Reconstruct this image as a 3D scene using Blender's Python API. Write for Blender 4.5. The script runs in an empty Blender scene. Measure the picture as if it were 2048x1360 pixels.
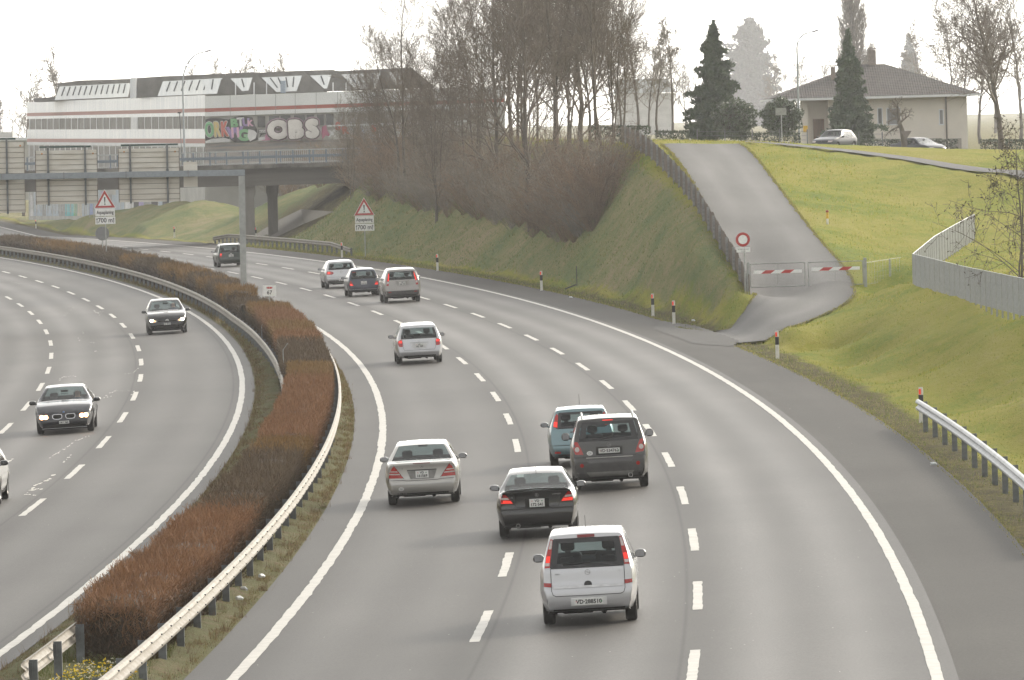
import bpy, bmesh, math, random
import numpy as np
from mathutils import Vector, Matrix
from mathutils.bvhtree import BVHTree
from mathutils.geometry import delaunay_2d_cdt
C = bpy.context.scene.collection
SC = bpy.context.scene
rad = math.radians
# ------------------------------------------------------------------ camera
CF, CY0, CH, CROLL = 14799.9, 242.39, 8.8627, -0.02798      # focal length in px of a 2048 px wide picture, horizon row, height, roll
_th = math.atan((680-CY0)/CF); _c, _s = math.cos(CROLL), math.sin(CROLL)
RGT = np.array([_c, _s*math.sin(_th), _s*math.cos(_th)])
UPV = np.array([-_s, _c*math.sin(_th), _c*math.cos(_th)])
FWD = np.array([0, math.cos(_th), -math.sin(_th)])
cam = bpy.data.objects.new("camera", bpy.data.cameras.new("camera")); C.objects.link(cam)
cam.data.sensor_width = 36; cam.data.lens = CF/2048*36; cam.data.clip_start = 1; cam.data.clip_end = 9000
cam.matrix_world = Matrix(((RGT[0],UPV[0],-FWD[0],0),(RGT[1],UPV[1],-FWD[1],0),(RGT[2],UPV[2],-FWD[2],CH),(0,0,0,1)))
SC.camera = cam
# ------------------------------------------------------------------ light: hazy low winter sun from the right, beyond the hill
SUN_EL, SUN_AZ = 24.0, 44.0            # azimuth measured from the viewing direction (+Y) towards the right (+X)
w = bpy.data.worlds.new("World"); SC.world = w; w.use_nodes = True
nt = w.node_tree; bg = nt.nodes['Background']
sky = nt.nodes.new('ShaderNodeTexSky'); sky.sky_type = 'NISHITA'; sky.sun_disc = False
sky.sun_elevation = rad(SUN_EL); sky.sun_rotation = rad(SUN_AZ); sky.altitude = 400; sky.air_density = 1.0; sky.dust_density = 2.0; sky.ozone_density = 1.0
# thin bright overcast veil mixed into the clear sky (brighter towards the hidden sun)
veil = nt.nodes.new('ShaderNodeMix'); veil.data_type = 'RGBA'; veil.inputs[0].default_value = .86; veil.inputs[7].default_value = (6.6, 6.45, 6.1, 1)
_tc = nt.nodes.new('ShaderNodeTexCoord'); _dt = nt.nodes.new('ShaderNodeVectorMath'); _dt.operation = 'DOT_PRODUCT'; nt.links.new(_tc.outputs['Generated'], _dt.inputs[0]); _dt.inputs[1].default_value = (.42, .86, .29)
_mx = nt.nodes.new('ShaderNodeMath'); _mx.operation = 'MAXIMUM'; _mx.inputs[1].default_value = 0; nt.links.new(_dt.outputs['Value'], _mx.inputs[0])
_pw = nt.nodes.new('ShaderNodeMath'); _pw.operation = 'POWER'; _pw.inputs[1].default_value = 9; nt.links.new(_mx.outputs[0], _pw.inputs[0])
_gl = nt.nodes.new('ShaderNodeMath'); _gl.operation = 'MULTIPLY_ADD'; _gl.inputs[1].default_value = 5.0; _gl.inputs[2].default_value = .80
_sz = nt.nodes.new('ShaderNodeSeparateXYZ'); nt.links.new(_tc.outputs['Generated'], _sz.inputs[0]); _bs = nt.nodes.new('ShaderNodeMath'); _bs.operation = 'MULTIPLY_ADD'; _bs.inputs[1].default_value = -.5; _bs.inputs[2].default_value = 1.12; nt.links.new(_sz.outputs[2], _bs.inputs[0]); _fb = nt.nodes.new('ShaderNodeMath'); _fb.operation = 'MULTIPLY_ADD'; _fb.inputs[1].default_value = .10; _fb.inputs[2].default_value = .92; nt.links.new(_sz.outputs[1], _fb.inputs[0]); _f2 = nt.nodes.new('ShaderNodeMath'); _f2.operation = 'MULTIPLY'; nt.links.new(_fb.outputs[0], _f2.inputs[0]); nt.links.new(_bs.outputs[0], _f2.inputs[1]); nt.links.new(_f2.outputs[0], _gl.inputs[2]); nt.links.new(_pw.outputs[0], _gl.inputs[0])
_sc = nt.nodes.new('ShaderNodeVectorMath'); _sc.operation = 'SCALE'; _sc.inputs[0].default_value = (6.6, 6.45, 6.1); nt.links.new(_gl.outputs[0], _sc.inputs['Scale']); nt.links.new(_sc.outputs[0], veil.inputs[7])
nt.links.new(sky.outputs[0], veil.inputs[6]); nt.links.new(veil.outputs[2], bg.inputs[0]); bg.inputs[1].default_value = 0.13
sl = bpy.data.lights.new("sun", 'SUN'); sl.energy = 2.3; sl.angle = rad(9); sl.color = (1.0, 0.90, 0.74)
so = bpy.data.objects.new("sun", sl); C.objects.link(so)
_d = Vector((math.sin(rad(SUN_AZ))*math.cos(rad(SUN_EL)), math.cos(rad(SUN_AZ))*math.cos(rad(SUN_EL)), math.sin(rad(SUN_EL))))
so.rotation_euler = _d.to_track_quat('Z', 'Y').to_euler()
SC.view_settings.view_transform = 'Standard'; SC.view_settings.look = 'None'; SC.view_settings.exposure = 0.66; SC.view_settings.gamma = 1
try:
    SC.cycles.use_denoising = True; SC.cycles.volume_bounces = 0; SC.cycles.max_bounces = 6; SC.cycles.transparent_max_bounces = 12
except Exception: pass

# ------------------------------------------------------------------ geometry of the road (curve along t, offset to the right of the inner edge line)
Q = dict(x0=-5.3945, h0=-.04381, k0=.52752, k1=-.01531, k2=-.00573, k3=-.03349, b0=.02877, bs=-.00371, b2=.03966, zL=.032, gap=4.47, g1=-.19167, g2=.38795, g3=-.14931)
W1, W2, W3, WA, WB = 3.69, 3.755, 3.74, 3.6375, 3.5715
TT = np.arange(-90., 1400., 1.0)
_u = np.clip(TT, -90, 700)/200
KAP = (Q['k0']+Q['k1']*_u+Q['k2']*_u**2+Q['k3']*_u**3)/1000; KAP = np.where(TT > 585, np.maximum(KAP, -.00012), KAP); KAP[TT > 640] = 0
HH = np.concatenate([[0], np.cumsum((KAP[1:]+KAP[:-1])/2)]); HH = HH-np.interp(0, TT, HH)+Q['h0']
XX = np.concatenate([[0], np.cumsum(-(np.sin(HH[1:])+np.sin(HH[:-1]))/2)]); YY = np.concatenate([[0], np.cumsum((np.cos(HH[1:])+np.cos(HH[:-1]))/2)])
XX = XX-np.interp(0, TT, XX)+Q['x0']; YY = YY-np.interp(0, TT, YY)+100
def zc(t):
    u = np.clip(np.asarray(t, float), -90, 640)/200
    return Q['g1']*u+Q['g2']*u*u+Q['g3']*u**3
def bankr(t, left): return (Q['b2'] if left else Q['b0'])+Q['bs']*np.clip(t, -90, 520)/200
def zr(t, o):
    t = np.asarray(t, float); o = np.asarray(o, float)
    a = zc(t)+bankr(t, 0)*o; b = zc(t)+Q['zL']+bankr(t, 1)*(o+Q['gap'])
    k = np.clip((o+3.6)/2.6, 0, 1)
    return a*k+b*(1-k)
def rp(t, o, dz=0.0):
    """road coordinates to world"""
    t = np.asarray(t, float); o = np.asarray(o, float)
    h = np.interp(t, TT, HH)
    return np.stack([np.interp(t, TT, XX)+o*np.cos(h), np.interp(t, TT, YY)+o*np.sin(h), zr(t, o)+dz], -1)
def hd(t): return float(np.interp(t, TT, HH))
def rc(x, y):
    x = np.asarray(x, float); y = np.asarray(y, float); t = y-100.0
    for _ in range(4):
        h = np.interp(t, TT, HH); dx = x-np.interp(t, TT, XX); dy = y-np.interp(t, TT, YY)
        t = t+(-np.sin(h)*dx+np.cos(h)*dy)
    return t, np.cos(h)*dx+np.sin(h)*dy
def ray(a, b, Y):
    """point at distance Y seen at a,b of the 2048x1360 photograph"""
    d = FWD+RGT*(a-1024)/CF+UPV*(680-b)/CF
    return np.array([0, 0, CH])+d*(Y/d[1])
PE = 13.75                                   # outer edge of the pavement
def pick_e(a, b, e):
    ys = np.linspace(100, 1100, 1500); P = np.array([ray(a, b, y) for y in ys]); t, o = rc(P[:,0], P[:,1])
    f = o-PE-e; i = np.where((f[:-1] > 0) & (f[1:] <= 0) | (f[:-1] < 0) & (f[1:] >= 0))[0]
    if len(i) == 0: return None
    i = i[0]; k = f[i]/(f[i]-f[i+1]); return P[i]*(1-k)+P[i+1]*k
# ------------------------------------------------------------------ terrain to the right of the road
ACC_L = [(1318,284,397),(1337,303,389),(1383,375,360),(1432,460,324),(1500,578,298),(1512,592,294),(1492,608,291),(1440,632,289),(1392,648,292),(1350,655,297.6)]
ACC_R = [(1482,284,397),(1508,310,389),(1557,375,360),(1630,460,324),(1698,545,303),(1716,582,294),(1700,606,287),(1630,640,279),(1540,668,274.5),(1460,688,274.2)]
def resample(P, n):
    P = np.asarray(P); s = np.concatenate([[0], np.cumsum(np.linalg.norm(np.diff(P, axis=0), axis=1))]); q = np.linspace(0, s[-1], n)
    return np.stack([np.interp(q, s, P[:, i]) for i in range(3)], -1)
def smooth_curve(P, it=2):
    P = [np.array(p) for p in P]
    for _ in range(it):
        Q_ = [P[0]]
        for a, b in zip(P[:-1], P[1:]): Q_ += [a*.75+b*.25, a*.25+b*.75]
        P = Q_+[P[-1]]
    return np.array(P)
PK = []
TF_PTS = [(1499,579,297.5),(1466,522,311),(1435,474,321),(1390,413,344),(1345,360,366),(1300,316,385),(1243,287,412)]
ACCL = smooth_curve([ray(*p) for p in ACC_L]); ACCR = smooth_curve([ray(*p) for p in ACC_R])
for q in (ACCL, ACCR):                                   # even longitudinal profile
    k = q[:, 1] > 296; c = np.polyfit(q[k][:, 1], q[k][:, 2], 2); q[k, 2] = np.polyval(c, q[k][:, 1])*.8+q[k, 2]*.2
PK += list(resample(ACCL, 34))+list(resample(ACCR, 34))+list(resample((resample(ACCL, 40)+resample(ACCR, 40))/2, 20))
PK += list(resample(smooth_curve([ray(*p) for p in TF_PTS]), 26)+np.array([-.35, 0, -.02]))
for a, b, y in [
    (2048,632,235),(1930,602,257),(1827,572,280),(1870,530,305),(1950,480,335),
    (1500,285,398),(1610,288,402),(1700,291,402),(1900,297,402),(2048,299,402),(2200,303,402),
    (1800,312,388),(2010,341,372),(2200,362,358),(1800,319,384),(2010,347,368),
    (1700,400,356),(1900,390,362),(2100,400,356),(1850,440,342),(1750,500,322),(1650,450,332),(1800,540,300),(1735,592,296),(1780,575,285),
    (1600,700,263),(1700,690,262),(1760,640,268),(1700,640,274),(1600,672,270),
    (2048,480,325),(2300,560,262),(2200,450,325)]: PK.append(ray(a, b, y))
def pe(t, e, dz): PK.append(rp(t, PE+e, 0)+np.array([0, 0, dz-float(bankr(t, 0))*e]))
for t in list(range(-70, 160, 23))+[157, 168]:
    for e, dz in ((0,-.03),(.9,-.05),(2.2,-.28),(3.1,-.30)): pe(t, e, dz)
for t in range(-70, 130, 33):
    pe(t, 6.2, 1.95); pe(t, 9, 2.25); pe(t, 20, 2.9); pe(t, 45, 4.2)
pe(150, 4.5, .7)
for t in range(203, 480, 22):
    for e, dz in ((0,-.03),(1.3,-.02)): pe(t, e, dz)
for t in range(226, 300, 18):
    ef = 1.5+(t-184)*.056; df = 1.77+(t-184)*.0456; pe(t, 1.3+(ef-1.3)*.5, df*.5)
for t in (330, 365, 400, 430): pe(t, 3.2, 1.2); pe(t, 6, 3.6); pe(t, 9.5, 6.6); pe(t, 14, 7.1); pe(t, 30, 7.2)
for t in (458, 475, 492): pe(t, 2.5, .0); pe(t, 5, .1); pe(t, 8, 1.9); pe(t, 12.5, 4.6); pe(t, 17, 6.3); pe(t, 30, 6.6)
for t in (512,): pe(t, 0, -.03); pe(t, 1.5, 0); pe(t, 5, 1.0); pe(t, 9.5, 3.2); pe(t, 14, 4.5); pe(t, 30, 5)
for t in (545, 580, 620, 680, 760): pe(t, 0, -.03); pe(t, 1.5, 0)
for a, b, e in [(395,402,8),(350,403,8.5),(300,408,8),(250,422,7.5),(200,434,7),(120,436,7),(60,440,6.5),(10,444,6)]:
    P = pick_e(a, b, e)
    if P is not None:
        PK.append(P); t, o = rc(P[0], P[1]); PK.append(rp(float(t), PE+e+7)*np.array([1,1,0])+np.array([0,0,P[2]-1.6])); PK.append(rp(float(t), PE+e+25)*np.array([1,1,0])+np.array([0,0,P[2]-2.0]))
for a, b, y in [(1250,285,428),(1330,280,418),(1400,280,414),(1480,283,410),(1620,286,412),(1750,291,410),(1900,297,407),(2048,299,407),(2200,302,407)]: PK.append(ray(a, b, y))
for px in (1330, 1450, 1570, 1690, 1810, 1930, 2050, 2200):
    for y, z in ((430, 7.05), (450, 6.8), (480, 6.4), (520, 5.9), (560, 5.45), (620, 5.4)): PK.append(np.array([ray(px, 250, y)[0], y, z]))
for x, y, z in [(0,500,7.1),(-5,560,7.0),(2,560,6.8),(5,620,6.0),(-5,640,6),(60,330,4.5),(70,240,4),(80,420,6),(90,520,5.5)]: PK.append(np.array([x, y, z]))
PK = np.array(PK); _S = np.array([1/20., 1/60.])
_A = PK[:, :2]*_S; _n = len(PK)
def _kern(d2): return np.where(d2 > 1e-14, .5*d2*np.log(np.maximum(d2, 1e-14)), 0)
_K = _kern(((_A[:, None]-_A[None])**2).sum(-1))+np.eye(_n)*2e-5
_P = np.concatenate([np.ones((_n, 1)), _A], 1)
_M = np.block([[_K, _P], [_P.T, np.zeros((3, 3))]])
_sol = np.linalg.solve(_M, np.concatenate([PK[:, 2], np.zeros(3)]))
def tz_raw(x, y):
    x = np.atleast_1d(np.asarray(x, float)); y = np.atleast_1d(np.asarray(y, float)); sh = x.shape
    A = np.stack([x.ravel(), y.ravel()], -1)*_S; out = np.empty(len(A))
    for i in range(0, len(A), 20000):
        B = A[i:i+20000]; d2 = ((B[:, None]-_A[None])**2).sum(-1)
        out[i:i+20000] = _kern(d2)@_sol[:_n]+_sol[_n]+B@_sol[_n+1:]
    return out.reshape(sh)
def tz(x, y):
    x = np.atleast_1d(np.asarray(x, float)); y = np.atleast_1d(np.asarray(y, float))
    t, o = rc(x, y); e = o-PE; k = np.clip((e-.8)/1.6, 0, 1); k = k*k*(3-2*k)
    px = 1024+x/np.maximum(y, 1)*CF; rw = np.interp(px, [1225,1330,1480,1620,1750,1900,2050], [288,282,284,288,293,298.5,301]); b_ = 680-rw; a_ = px-1024
    cap = CH+(FWD[2]+RGT[2]*a_/CF+UPV[2]*b_/CF)/(FWD[1]+RGT[1]*a_/CF+UPV[1]*b_/CF)*y
    raw = tz_raw(x, y); raw = np.where((y > 396) & (px > 1225) & (y < 640), np.minimum(raw, cap), raw)
    return raw*k+(zr(t, o)-.03-.03*np.clip(e, 0, 3)-bankr(t, 0)*np.clip(e, 0, 3))*(1-k)
def inpoly(x, y, poly):
    x = np.asarray(x); y = np.asarray(y); r = np.zeros(x.shape, bool); n = len(poly)
    for i in range(n):
        x1, y1 = poly[i][:2]; x2, y2 = poly[(i+1) % n][:2]
        c = ((y1 > y) != (y2 > y)) & (x < (x2-x1)*(y-y1)/((y2-y1) or 1e-9)+x1); r ^= c
    return r
ACC_POLY = [tuple(p) for p in ACCL]+[tuple(p) for p in ACCR[::-1]]
def gz(x, y):
    """ground height anywhere (scalar)"""
    t, o = rc(x, y); t = float(t); o = float(o)
    if o < PE: return float(zr(t, o))
    return float(tz(x, y)[0])
def hit(a, b, y0=110, y1=900):
    """ground point seen at a,b"""
    ys = np.arange(y0, y1, 1.0); d = FWD+RGT*(a-1024)/CF+UPV*(680-b)/CF
    P = np.array([0, 0, CH])+d[None]*(ys/d[1])[:, None]; t, o = rc(P[:,0], P[:,1])
    g = np.where(o < PE, zr(t, o), tz(P[:,0], P[:,1])); f = P[:,2]-g
    i = np.where((f[:-1] > 0) & (f[1:] <= 0))[0]
    if len(i) == 0: return None
    i = i[0]; k = f[i]/(f[i]-f[i+1]); return P[i]*(1-k)+P[i+1]*k
def at_off(a, off, b0=440, b1=1360):
    """road point in picture column a at the given offset"""
    best = None
    for b in np.arange(b0, b1, 2.0):
        P = hitroad(a, b)
        if P is None: continue
        t, o = rc(P[0], P[1]); e = abs(float(o)-off)
        if best is None or e < best[0]: best = (e, float(t), P)
    t = best[1]; return rp(t, off), t
def hitroad(a, b):
    ys = np.arange(90, 1000, 2.0); d = FWD+RGT*(a-1024)/CF+UPV*(680-b)/CF
    P = np.array([0, 0, CH])+d[None]*(ys/d[1])[:, None]; t, o = rc(P[:,0], P[:,1]); f = P[:,2]-zr(t, o)
    i = np.where((f[:-1] > 0) & (f[1:] <= 0))[0]
    if len(i) == 0: return None
    i = i[0]; k = f[i]/(f[i]-f[i+1]); return P[i]*(1-k)+P[i+1]*k

# ------------------------------------------------------------------ object helpers
def tag(o, label=None, cat=None, group=None, kind=None):
    if label: o['label'] = label
    if cat: o['category'] = cat
    if group: o['group'] = group
    if kind: o['kind'] = kind
    return o
def empty(name, loc, label, cat, group=None, rot=None):
    o = bpy.data.objects.new(name, None); C.objects.link(o); o.location = loc; o.empty_display_size = .2
    if rot is not None: o.rotation_euler = rot
    return tag(o, label, cat, group)
def mk(name, verts, faces, mat, parent=None, smooth=False, uv=None, mats=None, midx=None):
    me = bpy.data.meshes.new(name)
    if isinstance(faces, np.ndarray):
        nv, nf, k = len(verts), len(faces), faces.shape[1]
        me.vertices.add(nv); me.vertices.foreach_set('co', np.asarray(verts, np.float32).ravel())
        me.loops.add(nf*k); me.loops.foreach_set('vertex_index', faces.astype(np.int32).ravel())
        me.polygons.add(nf); me.polygons.foreach_set('loop_start', np.arange(0, nf*k, k, dtype=np.int32)); me.polygons.foreach_set('loop_total', np.full(nf, k, np.int32))
        me.update(calc_edges=True)
    else:
        me.from_pydata([tuple(v) for v in verts], [], faces)
    if smooth: me.polygons.foreach_set('use_smooth', np.ones(len(me.polygons), bool))
    for m in (mats or [mat]): me.materials.append(m)
    if midx is not None: me.polygons.foreach_set('material_index', np.asarray(midx, np.int32))
    if uv is not None:
        l = me.uv_layers.new(name='UVMap'); vi = np.empty(len(me.loops), np.int32); me.loops.foreach_get('vertex_index', vi)
        l.data.foreach_set('uv', np.asarray(uv, np.float32)[vi].ravel())
    me.update()
    o = bpy.data.objects.new(name, me); C.objects.link(o)
    if parent is not None: o.parent = parent
    return o
class MB:
    def __init__(s): s.v = []; s.f = []
    def add(s, v, f):
        n = len(s.v); s.v += [tuple(p) for p in v]; s.f += [tuple(i+n for i in q) for q in f]; return s
    def box(s, c, d, M=None, bev=0):
        x, y, z = d[0]/2, d[1]/2, d[2]/2
        if bev:
            b = bev; vs = []; 
            for zz, k in ((-z, 1), (-z+b, 0), (z-b, 0), (z, 1)):
                i = b if k else 0
                vs += [(-x+i, -y+i+b*(1-k)*0, zz), (x-i, -y+i, zz), (x-i, y-i, zz), (-x+i, y-i, zz)]
            fs = [(3,2,1,0),(12,13,14,15)]
            for r in range(3):
                for q in range(4): a = r*4+q; b2 = r*4+(q+1) % 4; fs.append((a, b2, b2+4, a+4))
        else:
            vs = [(-x,-y,-z),(x,-y,-z),(x,y,-z),(-x,y,-z),(-x,-y,z),(x,-y,z),(x,y,z),(-x,y,z)]
            fs = [(3,2,1,0),(4,5,6,7),(0,1,5,4),(1,2,6,5),(2,3,7,6),(3,0,4,7)]
        c = Vector(c)
        vs = [(M@Vector(p) if M else Vector(p))+c for p in vs]
        return s.add(vs, fs)
    def tube(s, pts, r, n=8, cap=True):
        pts = [Vector(p) for p in pts]; rs = r if isinstance(r, (list, tuple)) else [r]*len(pts); vs = []
        up = None
        for i, p in enumerate(pts):
            d = (pts[min(i+1, len(pts)-1)]-pts[max(i-1, 0)]).normalized()
            a = Vector((0,0,1)) if abs(d.z) < .9 else Vector((1,0,0))
            u = d.cross(a).normalized(); w_ = d.cross(u)
            for k in range(n):
                q = 2*math.pi*k/n+(math.pi/n if n == 4 else 0); vs.append(p+(u*math.cos(q)+w_*math.sin(q))*rs[i])
        fs = []
        for i in range(len(pts)-1):
            for k in range(n): a = i*n+k; b = i*n+(k+1) % n; fs.append((a, b, b+n, a+n))
        if cap: fs.append(tuple(range(n-1, -1, -1))); fs.append(tuple((len(pts)-1)*n+k for k in range(n)))
        return s.add(vs, fs)
    def prism(s, poly, z0, z1, f=lambda x, y, z: (x, y, z)):
        n = len(poly); vs = [f(p[0], p[1], z0) for p in poly]+[f(p[0], p[1], z1) for p in poly]
        fs = [tuple(range(n-1, -1, -1)), tuple(range(n, 2*n))]+[(i, (i+1) % n, n+(i+1) % n, n+i) for i in range(n)]
        return s.add(vs, fs)
    def lathe(s, prof, n=24, axis='z', c=(0,0,0)):
        vs = []; m = len(prof)
        for r, h in prof:
            for k in range(n):
                q = 2*math.pi*k/n; a, b = r*math.cos(q), r*math.sin(q)
                vs.append((a+c[0], b+c[1], h+c[2]) if axis == 'z' else (h+c[0], a+c[1], b+c[2]) if axis == 'x' else (a+c[0], h+c[1], b+c[2]))
        fs = [(i*n+k, i*n+(k+1) % n, (i+1)*n+(k+1) % n, (i+1)*n+k) for i in range(m-1) for k in range(n)]
        return s.add(vs, fs)
    def build(s, name, mat, parent=None, smooth=False):
        return mk(name, s.v, s.f, mat, parent, smooth)
def children(o): return [c for c in o.children]
def copy_tree(o, parent=None):
    c = o.copy(); C.objects.link(c); c.parent = parent
    for ch in children(o): copy_tree(ch, c)
    return c
_font_cache = {}
def text_mesh(s, size=1.0, depth=.004, sx=1.0, name='lettering', bold=0.0):
    cu = bpy.data.curves.new(name, 'FONT'); cu.body = s; cu.size = size; cu.align_x = 'CENTER'; cu.align_y = 'CENTER'; cu.extrude = depth; cu.offset = bold; cu.resolution_u = 3
    ob = bpy.data.objects.new(name, cu); C.objects.link(ob)
    dg = bpy.context.evaluated_depsgraph_get(); me = bpy.data.meshes.new_from_object(ob.evaluated_get(dg))
    v = [(p.co.x*sx, p.co.y, p.co.z) for p in me.vertices]; f = [tuple(p.vertices) for p in me.polygons]
    bpy.data.objects.remove(ob); bpy.data.curves.remove(cu); bpy.data.meshes.remove(me); return v, f

# ------------------------------------------------------------------ materials
def base_mat(name):
    m = bpy.data.materials.new(name); m.use_nodes = True; t = m.node_tree; return m, t, t.nodes['Principled BSDF']
def N(t, typ, **k):
    n = t.nodes.new(typ)
    for a, b in k.items():
        if isinstance(a, str) and hasattr(n, a): setattr(n, a, b)
    return n
def mat(name, col, rough=.6, metal=0., var=.12, scale=8., bump=0., bscale=40., coat=0., col2=None, emit=0., spec=None, coords='Object', stretch=None):
    m, t, p = base_mat(name); L = t.links.new
    tc = N(t, 'ShaderNodeTexCoord'); src = tc.outputs[coords]
    if stretch:
        mp = N(t, 'ShaderNodeMapping'); mp.inputs['Scale'].default_value = stretch; L(src, mp.inputs[0]); src = mp.outputs[0]
    n = N(t, 'ShaderNodeTexNoise'); n.inputs['Scale'].default_value = scale; n.inputs['Detail'].default_value = 5; L(src, n.inputs[0])
    mx = N(t, 'ShaderNodeMix', data_type='RGBA'); c2 = col2 or tuple(min(1, c*(1-var)) for c in col); c1 = col if col2 else tuple(min(1, c*(1+var)) for c in col)
    mx.inputs[6].default_value = (*c1, 1); mx.inputs[7].default_value = (*c2, 1)
    mr = N(t, 'ShaderNodeMapRange'); mr.inputs[1].default_value = .35; mr.inputs[2].default_value = .65; L(n.outputs[0], mr.inputs[0]); L(mr.outputs[0], mx.inputs[0])
    L(mx.outputs[2], p.inputs['Base Color'])
    p.inputs['Roughness'].default_value = rough; p.inputs['Metallic'].default_value = metal
    if coat: p.inputs['Coat Weight'].default_value = coat; p.inputs['Coat Roughness'].default_value = .06
    if spec is not None: p.inputs['Specular IOR Level'].default_value = spec
    if emit:
        L(mx.outputs[2], p.inputs['Emission Color']); p.inputs['Emission Strength'].default_value = emit
    if bump:
        n2 = N(t, 'ShaderNodeTexNoise'); n2.inputs['Scale'].default_value = bscale; n2.inputs['Detail'].default_value = 4; L(src, n2.inputs[0])
        b = N(t, 'ShaderNodeBump'); b.inputs['Strength'].default_value = bump; b.inputs['Distance'].default_value = .02; L(n2.outputs[0], b.inputs['Height']); L(b.outputs[0], p.inputs['Normal'])
    return m
# ------------------------------------------------------------------ materials of the ground
def ramp(t, stops, interp='LINEAR'):
    r = N(t, 'ShaderNodeValToRGB'); r.color_ramp.interpolation = interp; e = r.color_ramp.elements
    while len(e) < len(stops): e.new(.5)
    for i, (p, c) in enumerate(stops): e[i].position = p; e[i].color = (c[0], c[1], c[2], 1) if hasattr(c, '__len__') else (c, c, c, 1)
    return r
def asphalt(name, base=.11, lanes=None, tint=(1, .965, .93), rough=.55):
    """lanes: lane centre offsets (uv.x in metres): polished wheel tracks are lighter and smoother than the middle and edges"""
    m, t, p = base_mat(name); L = t.links.new
    uvn = N(t, 'ShaderNodeUVMap'); sep = N(t, 'ShaderNodeSeparateXYZ'); L(uvn.outputs[0], sep.inputs[0])
    geo = N(t, 'ShaderNodeTexCoord')
    fine = N(t, 'ShaderNodeTexNoise'); fine.inputs['Scale'].default_value = 22; fine.inputs['Detail'].default_value = 3; fine.inputs['Roughness'].default_value = .8; L(geo.outputs['Object'], fine.inputs[0])
    mp = N(t, 'ShaderNodeMapping'); mp.inputs['Scale'].default_value = (.55, .035, 1); L(uvn.outputs[0], mp.inputs[0])
    big = N(t, 'ShaderNodeTexNoise'); big.inputs['Scale'].default_value = 1; big.inputs['Detail'].default_value = 4; L(mp.outputs[0], big.inputs[0])
    big2 = N(t, 'ShaderNodeTexNoise'); big2.inputs['Scale'].default_value = .07; big2.inputs['Detail'].default_value = 5; L(geo.outputs['Object'], big2.inputs[0])
    def math_(op, a, b=None):
        n = N(t, 'ShaderNodeMath'); n.operation = op
        for i, v in enumerate((a, b)):
            if v is None: continue
            if isinstance(v, (int, float)): n.inputs[i].default_value = v
            else: L(v, n.inputs[i])
        return n.outputs[0]
    v = math_('MULTIPLY_ADD', fine.outputs[0], 1.6); t.nodes[-1].inputs[2].default_value = .2
    v = math_('MULTIPLY', v, math_('MULTIPLY_ADD', big.outputs[0], .8)); t.nodes[-2].inputs[2].default_value = .6
    v = math_('MULTIPLY', v, math_('MULTIPLY_ADD', big2.outputs[0], .7)); t.nodes[-2].inputs[2].default_value = .65
    rgh = None
    if lanes:
        tr = None
        for c, wdt, amp in lanes:
            d = math_('DIVIDE', math_('SUBTRACT', sep.outputs[0], c), wdt)
            g = math_('MULTIPLY', math_('POWER', 2.718, math_('MULTIPLY', math_('MULTIPLY', d, d), -1.0)), amp)
            tr = g if tr is None else math_('ADD', tr, g)
        v = math_('MULTIPLY', v, math_('ADD', tr, 1.0))
    v = math_('MULTIPLY', v, base)
    cmb = N(t, 'ShaderNodeCombineColor')
    for i in range(3): L(math_('MULTIPLY', v, tint[i]), cmb.inputs[i])
    L(cmb.outputs[0], p.inputs['Base Color']); p.inputs['Roughness'].default_value = rough+.12; p.inputs['Specular IOR Level'].default_value = .16
    if lanes: L(math_('SUBTRACT', rough+.10, math_('MULTIPLY', tr, .10)), p.inputs['Roughness'])
    b = N(t, 'ShaderNodeBump'); b.inputs['Strength'].default_value = .25; b.inputs['Distance'].default_value = .01; L(fine.outputs[0], b.inputs['Height']); L(b.outputs[0], p.inputs['Normal'])
    return m
def grassmat(name, cols, s1=.35, s2=2.5, s3=14, stretch=(1, 1, 1), bump=.8, ys=1.0):
    m, t, p = base_mat(name); L = t.links.new
    geo = N(t, 'ShaderNodeTexCoord'); mp = N(t, 'ShaderNodeMapping'); mp.inputs['Scale'].default_value = stretch; L(geo.outputs['Object'], mp.inputs[0])
    ns = []
    for s in (s1, s2, s3):
        n = N(t, 'ShaderNodeTexNoise'); n.inputs['Scale'].default_value = s; n.inputs['Detail'].default_value = 6; n.inputs['Roughness'].default_value = .65; L(mp.outputs[0], n.inputs[0]); ns.append(n)
    a = N(t, 'ShaderNodeMath'); a.operation = 'MULTIPLY_ADD'; L(ns[1].outputs[0], a.inputs[0]); a.inputs[1].default_value = .6; L(ns[0].outputs[0], a.inputs[2])
    b = N(t, 'ShaderNodeMath'); b.operation = 'MULTIPLY_ADD'; L(ns[2].outputs[0], b.inputs[0]); b.inputs[1].default_value = .7; L(a.outputs[0], b.inputs[2])
    mr = N(t, 'ShaderNodeMapRange'); mr.inputs[1].default_value = .85; mr.inputs[2].default_value = 1.45; L(b.outputs[0], mr.inputs[0])
    r = ramp(t, [(i/(len(cols)-1), c) for i, c in enumerate(cols)]); L(mr.outputs[0], r.inputs[0]); L(r.outputs[0], p.inputs['Base Color'])
    p.inputs['Roughness'].default_value = .9; p.inputs['Specular IOR Level'].default_value = .15
    bp = N(t, 'ShaderNodeBump'); bp.inputs['Strength'].default_value = bump; bp.inputs['Distance'].default_value = .12
    ad = N(t, 'ShaderNodeMath'); ad.operation = 'ADD'; L(ns[2].outputs[0], ad.inputs[0]); L(ns[1].outputs[0], ad.inputs[1]); L(ad.outputs[0], bp.inputs['Height']); L(bp.outputs[0], p.inputs['Normal'])
    return m
oLO = -Q['gap']; oA = oLO-WA; oB = oA-WB; oLL = oB-3.6
lc = [W1/2, W1+W2/2, W1+W2+W3/2, oLO-WA/2, oA-WB/2, oB-1.8]
LN = []
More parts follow.
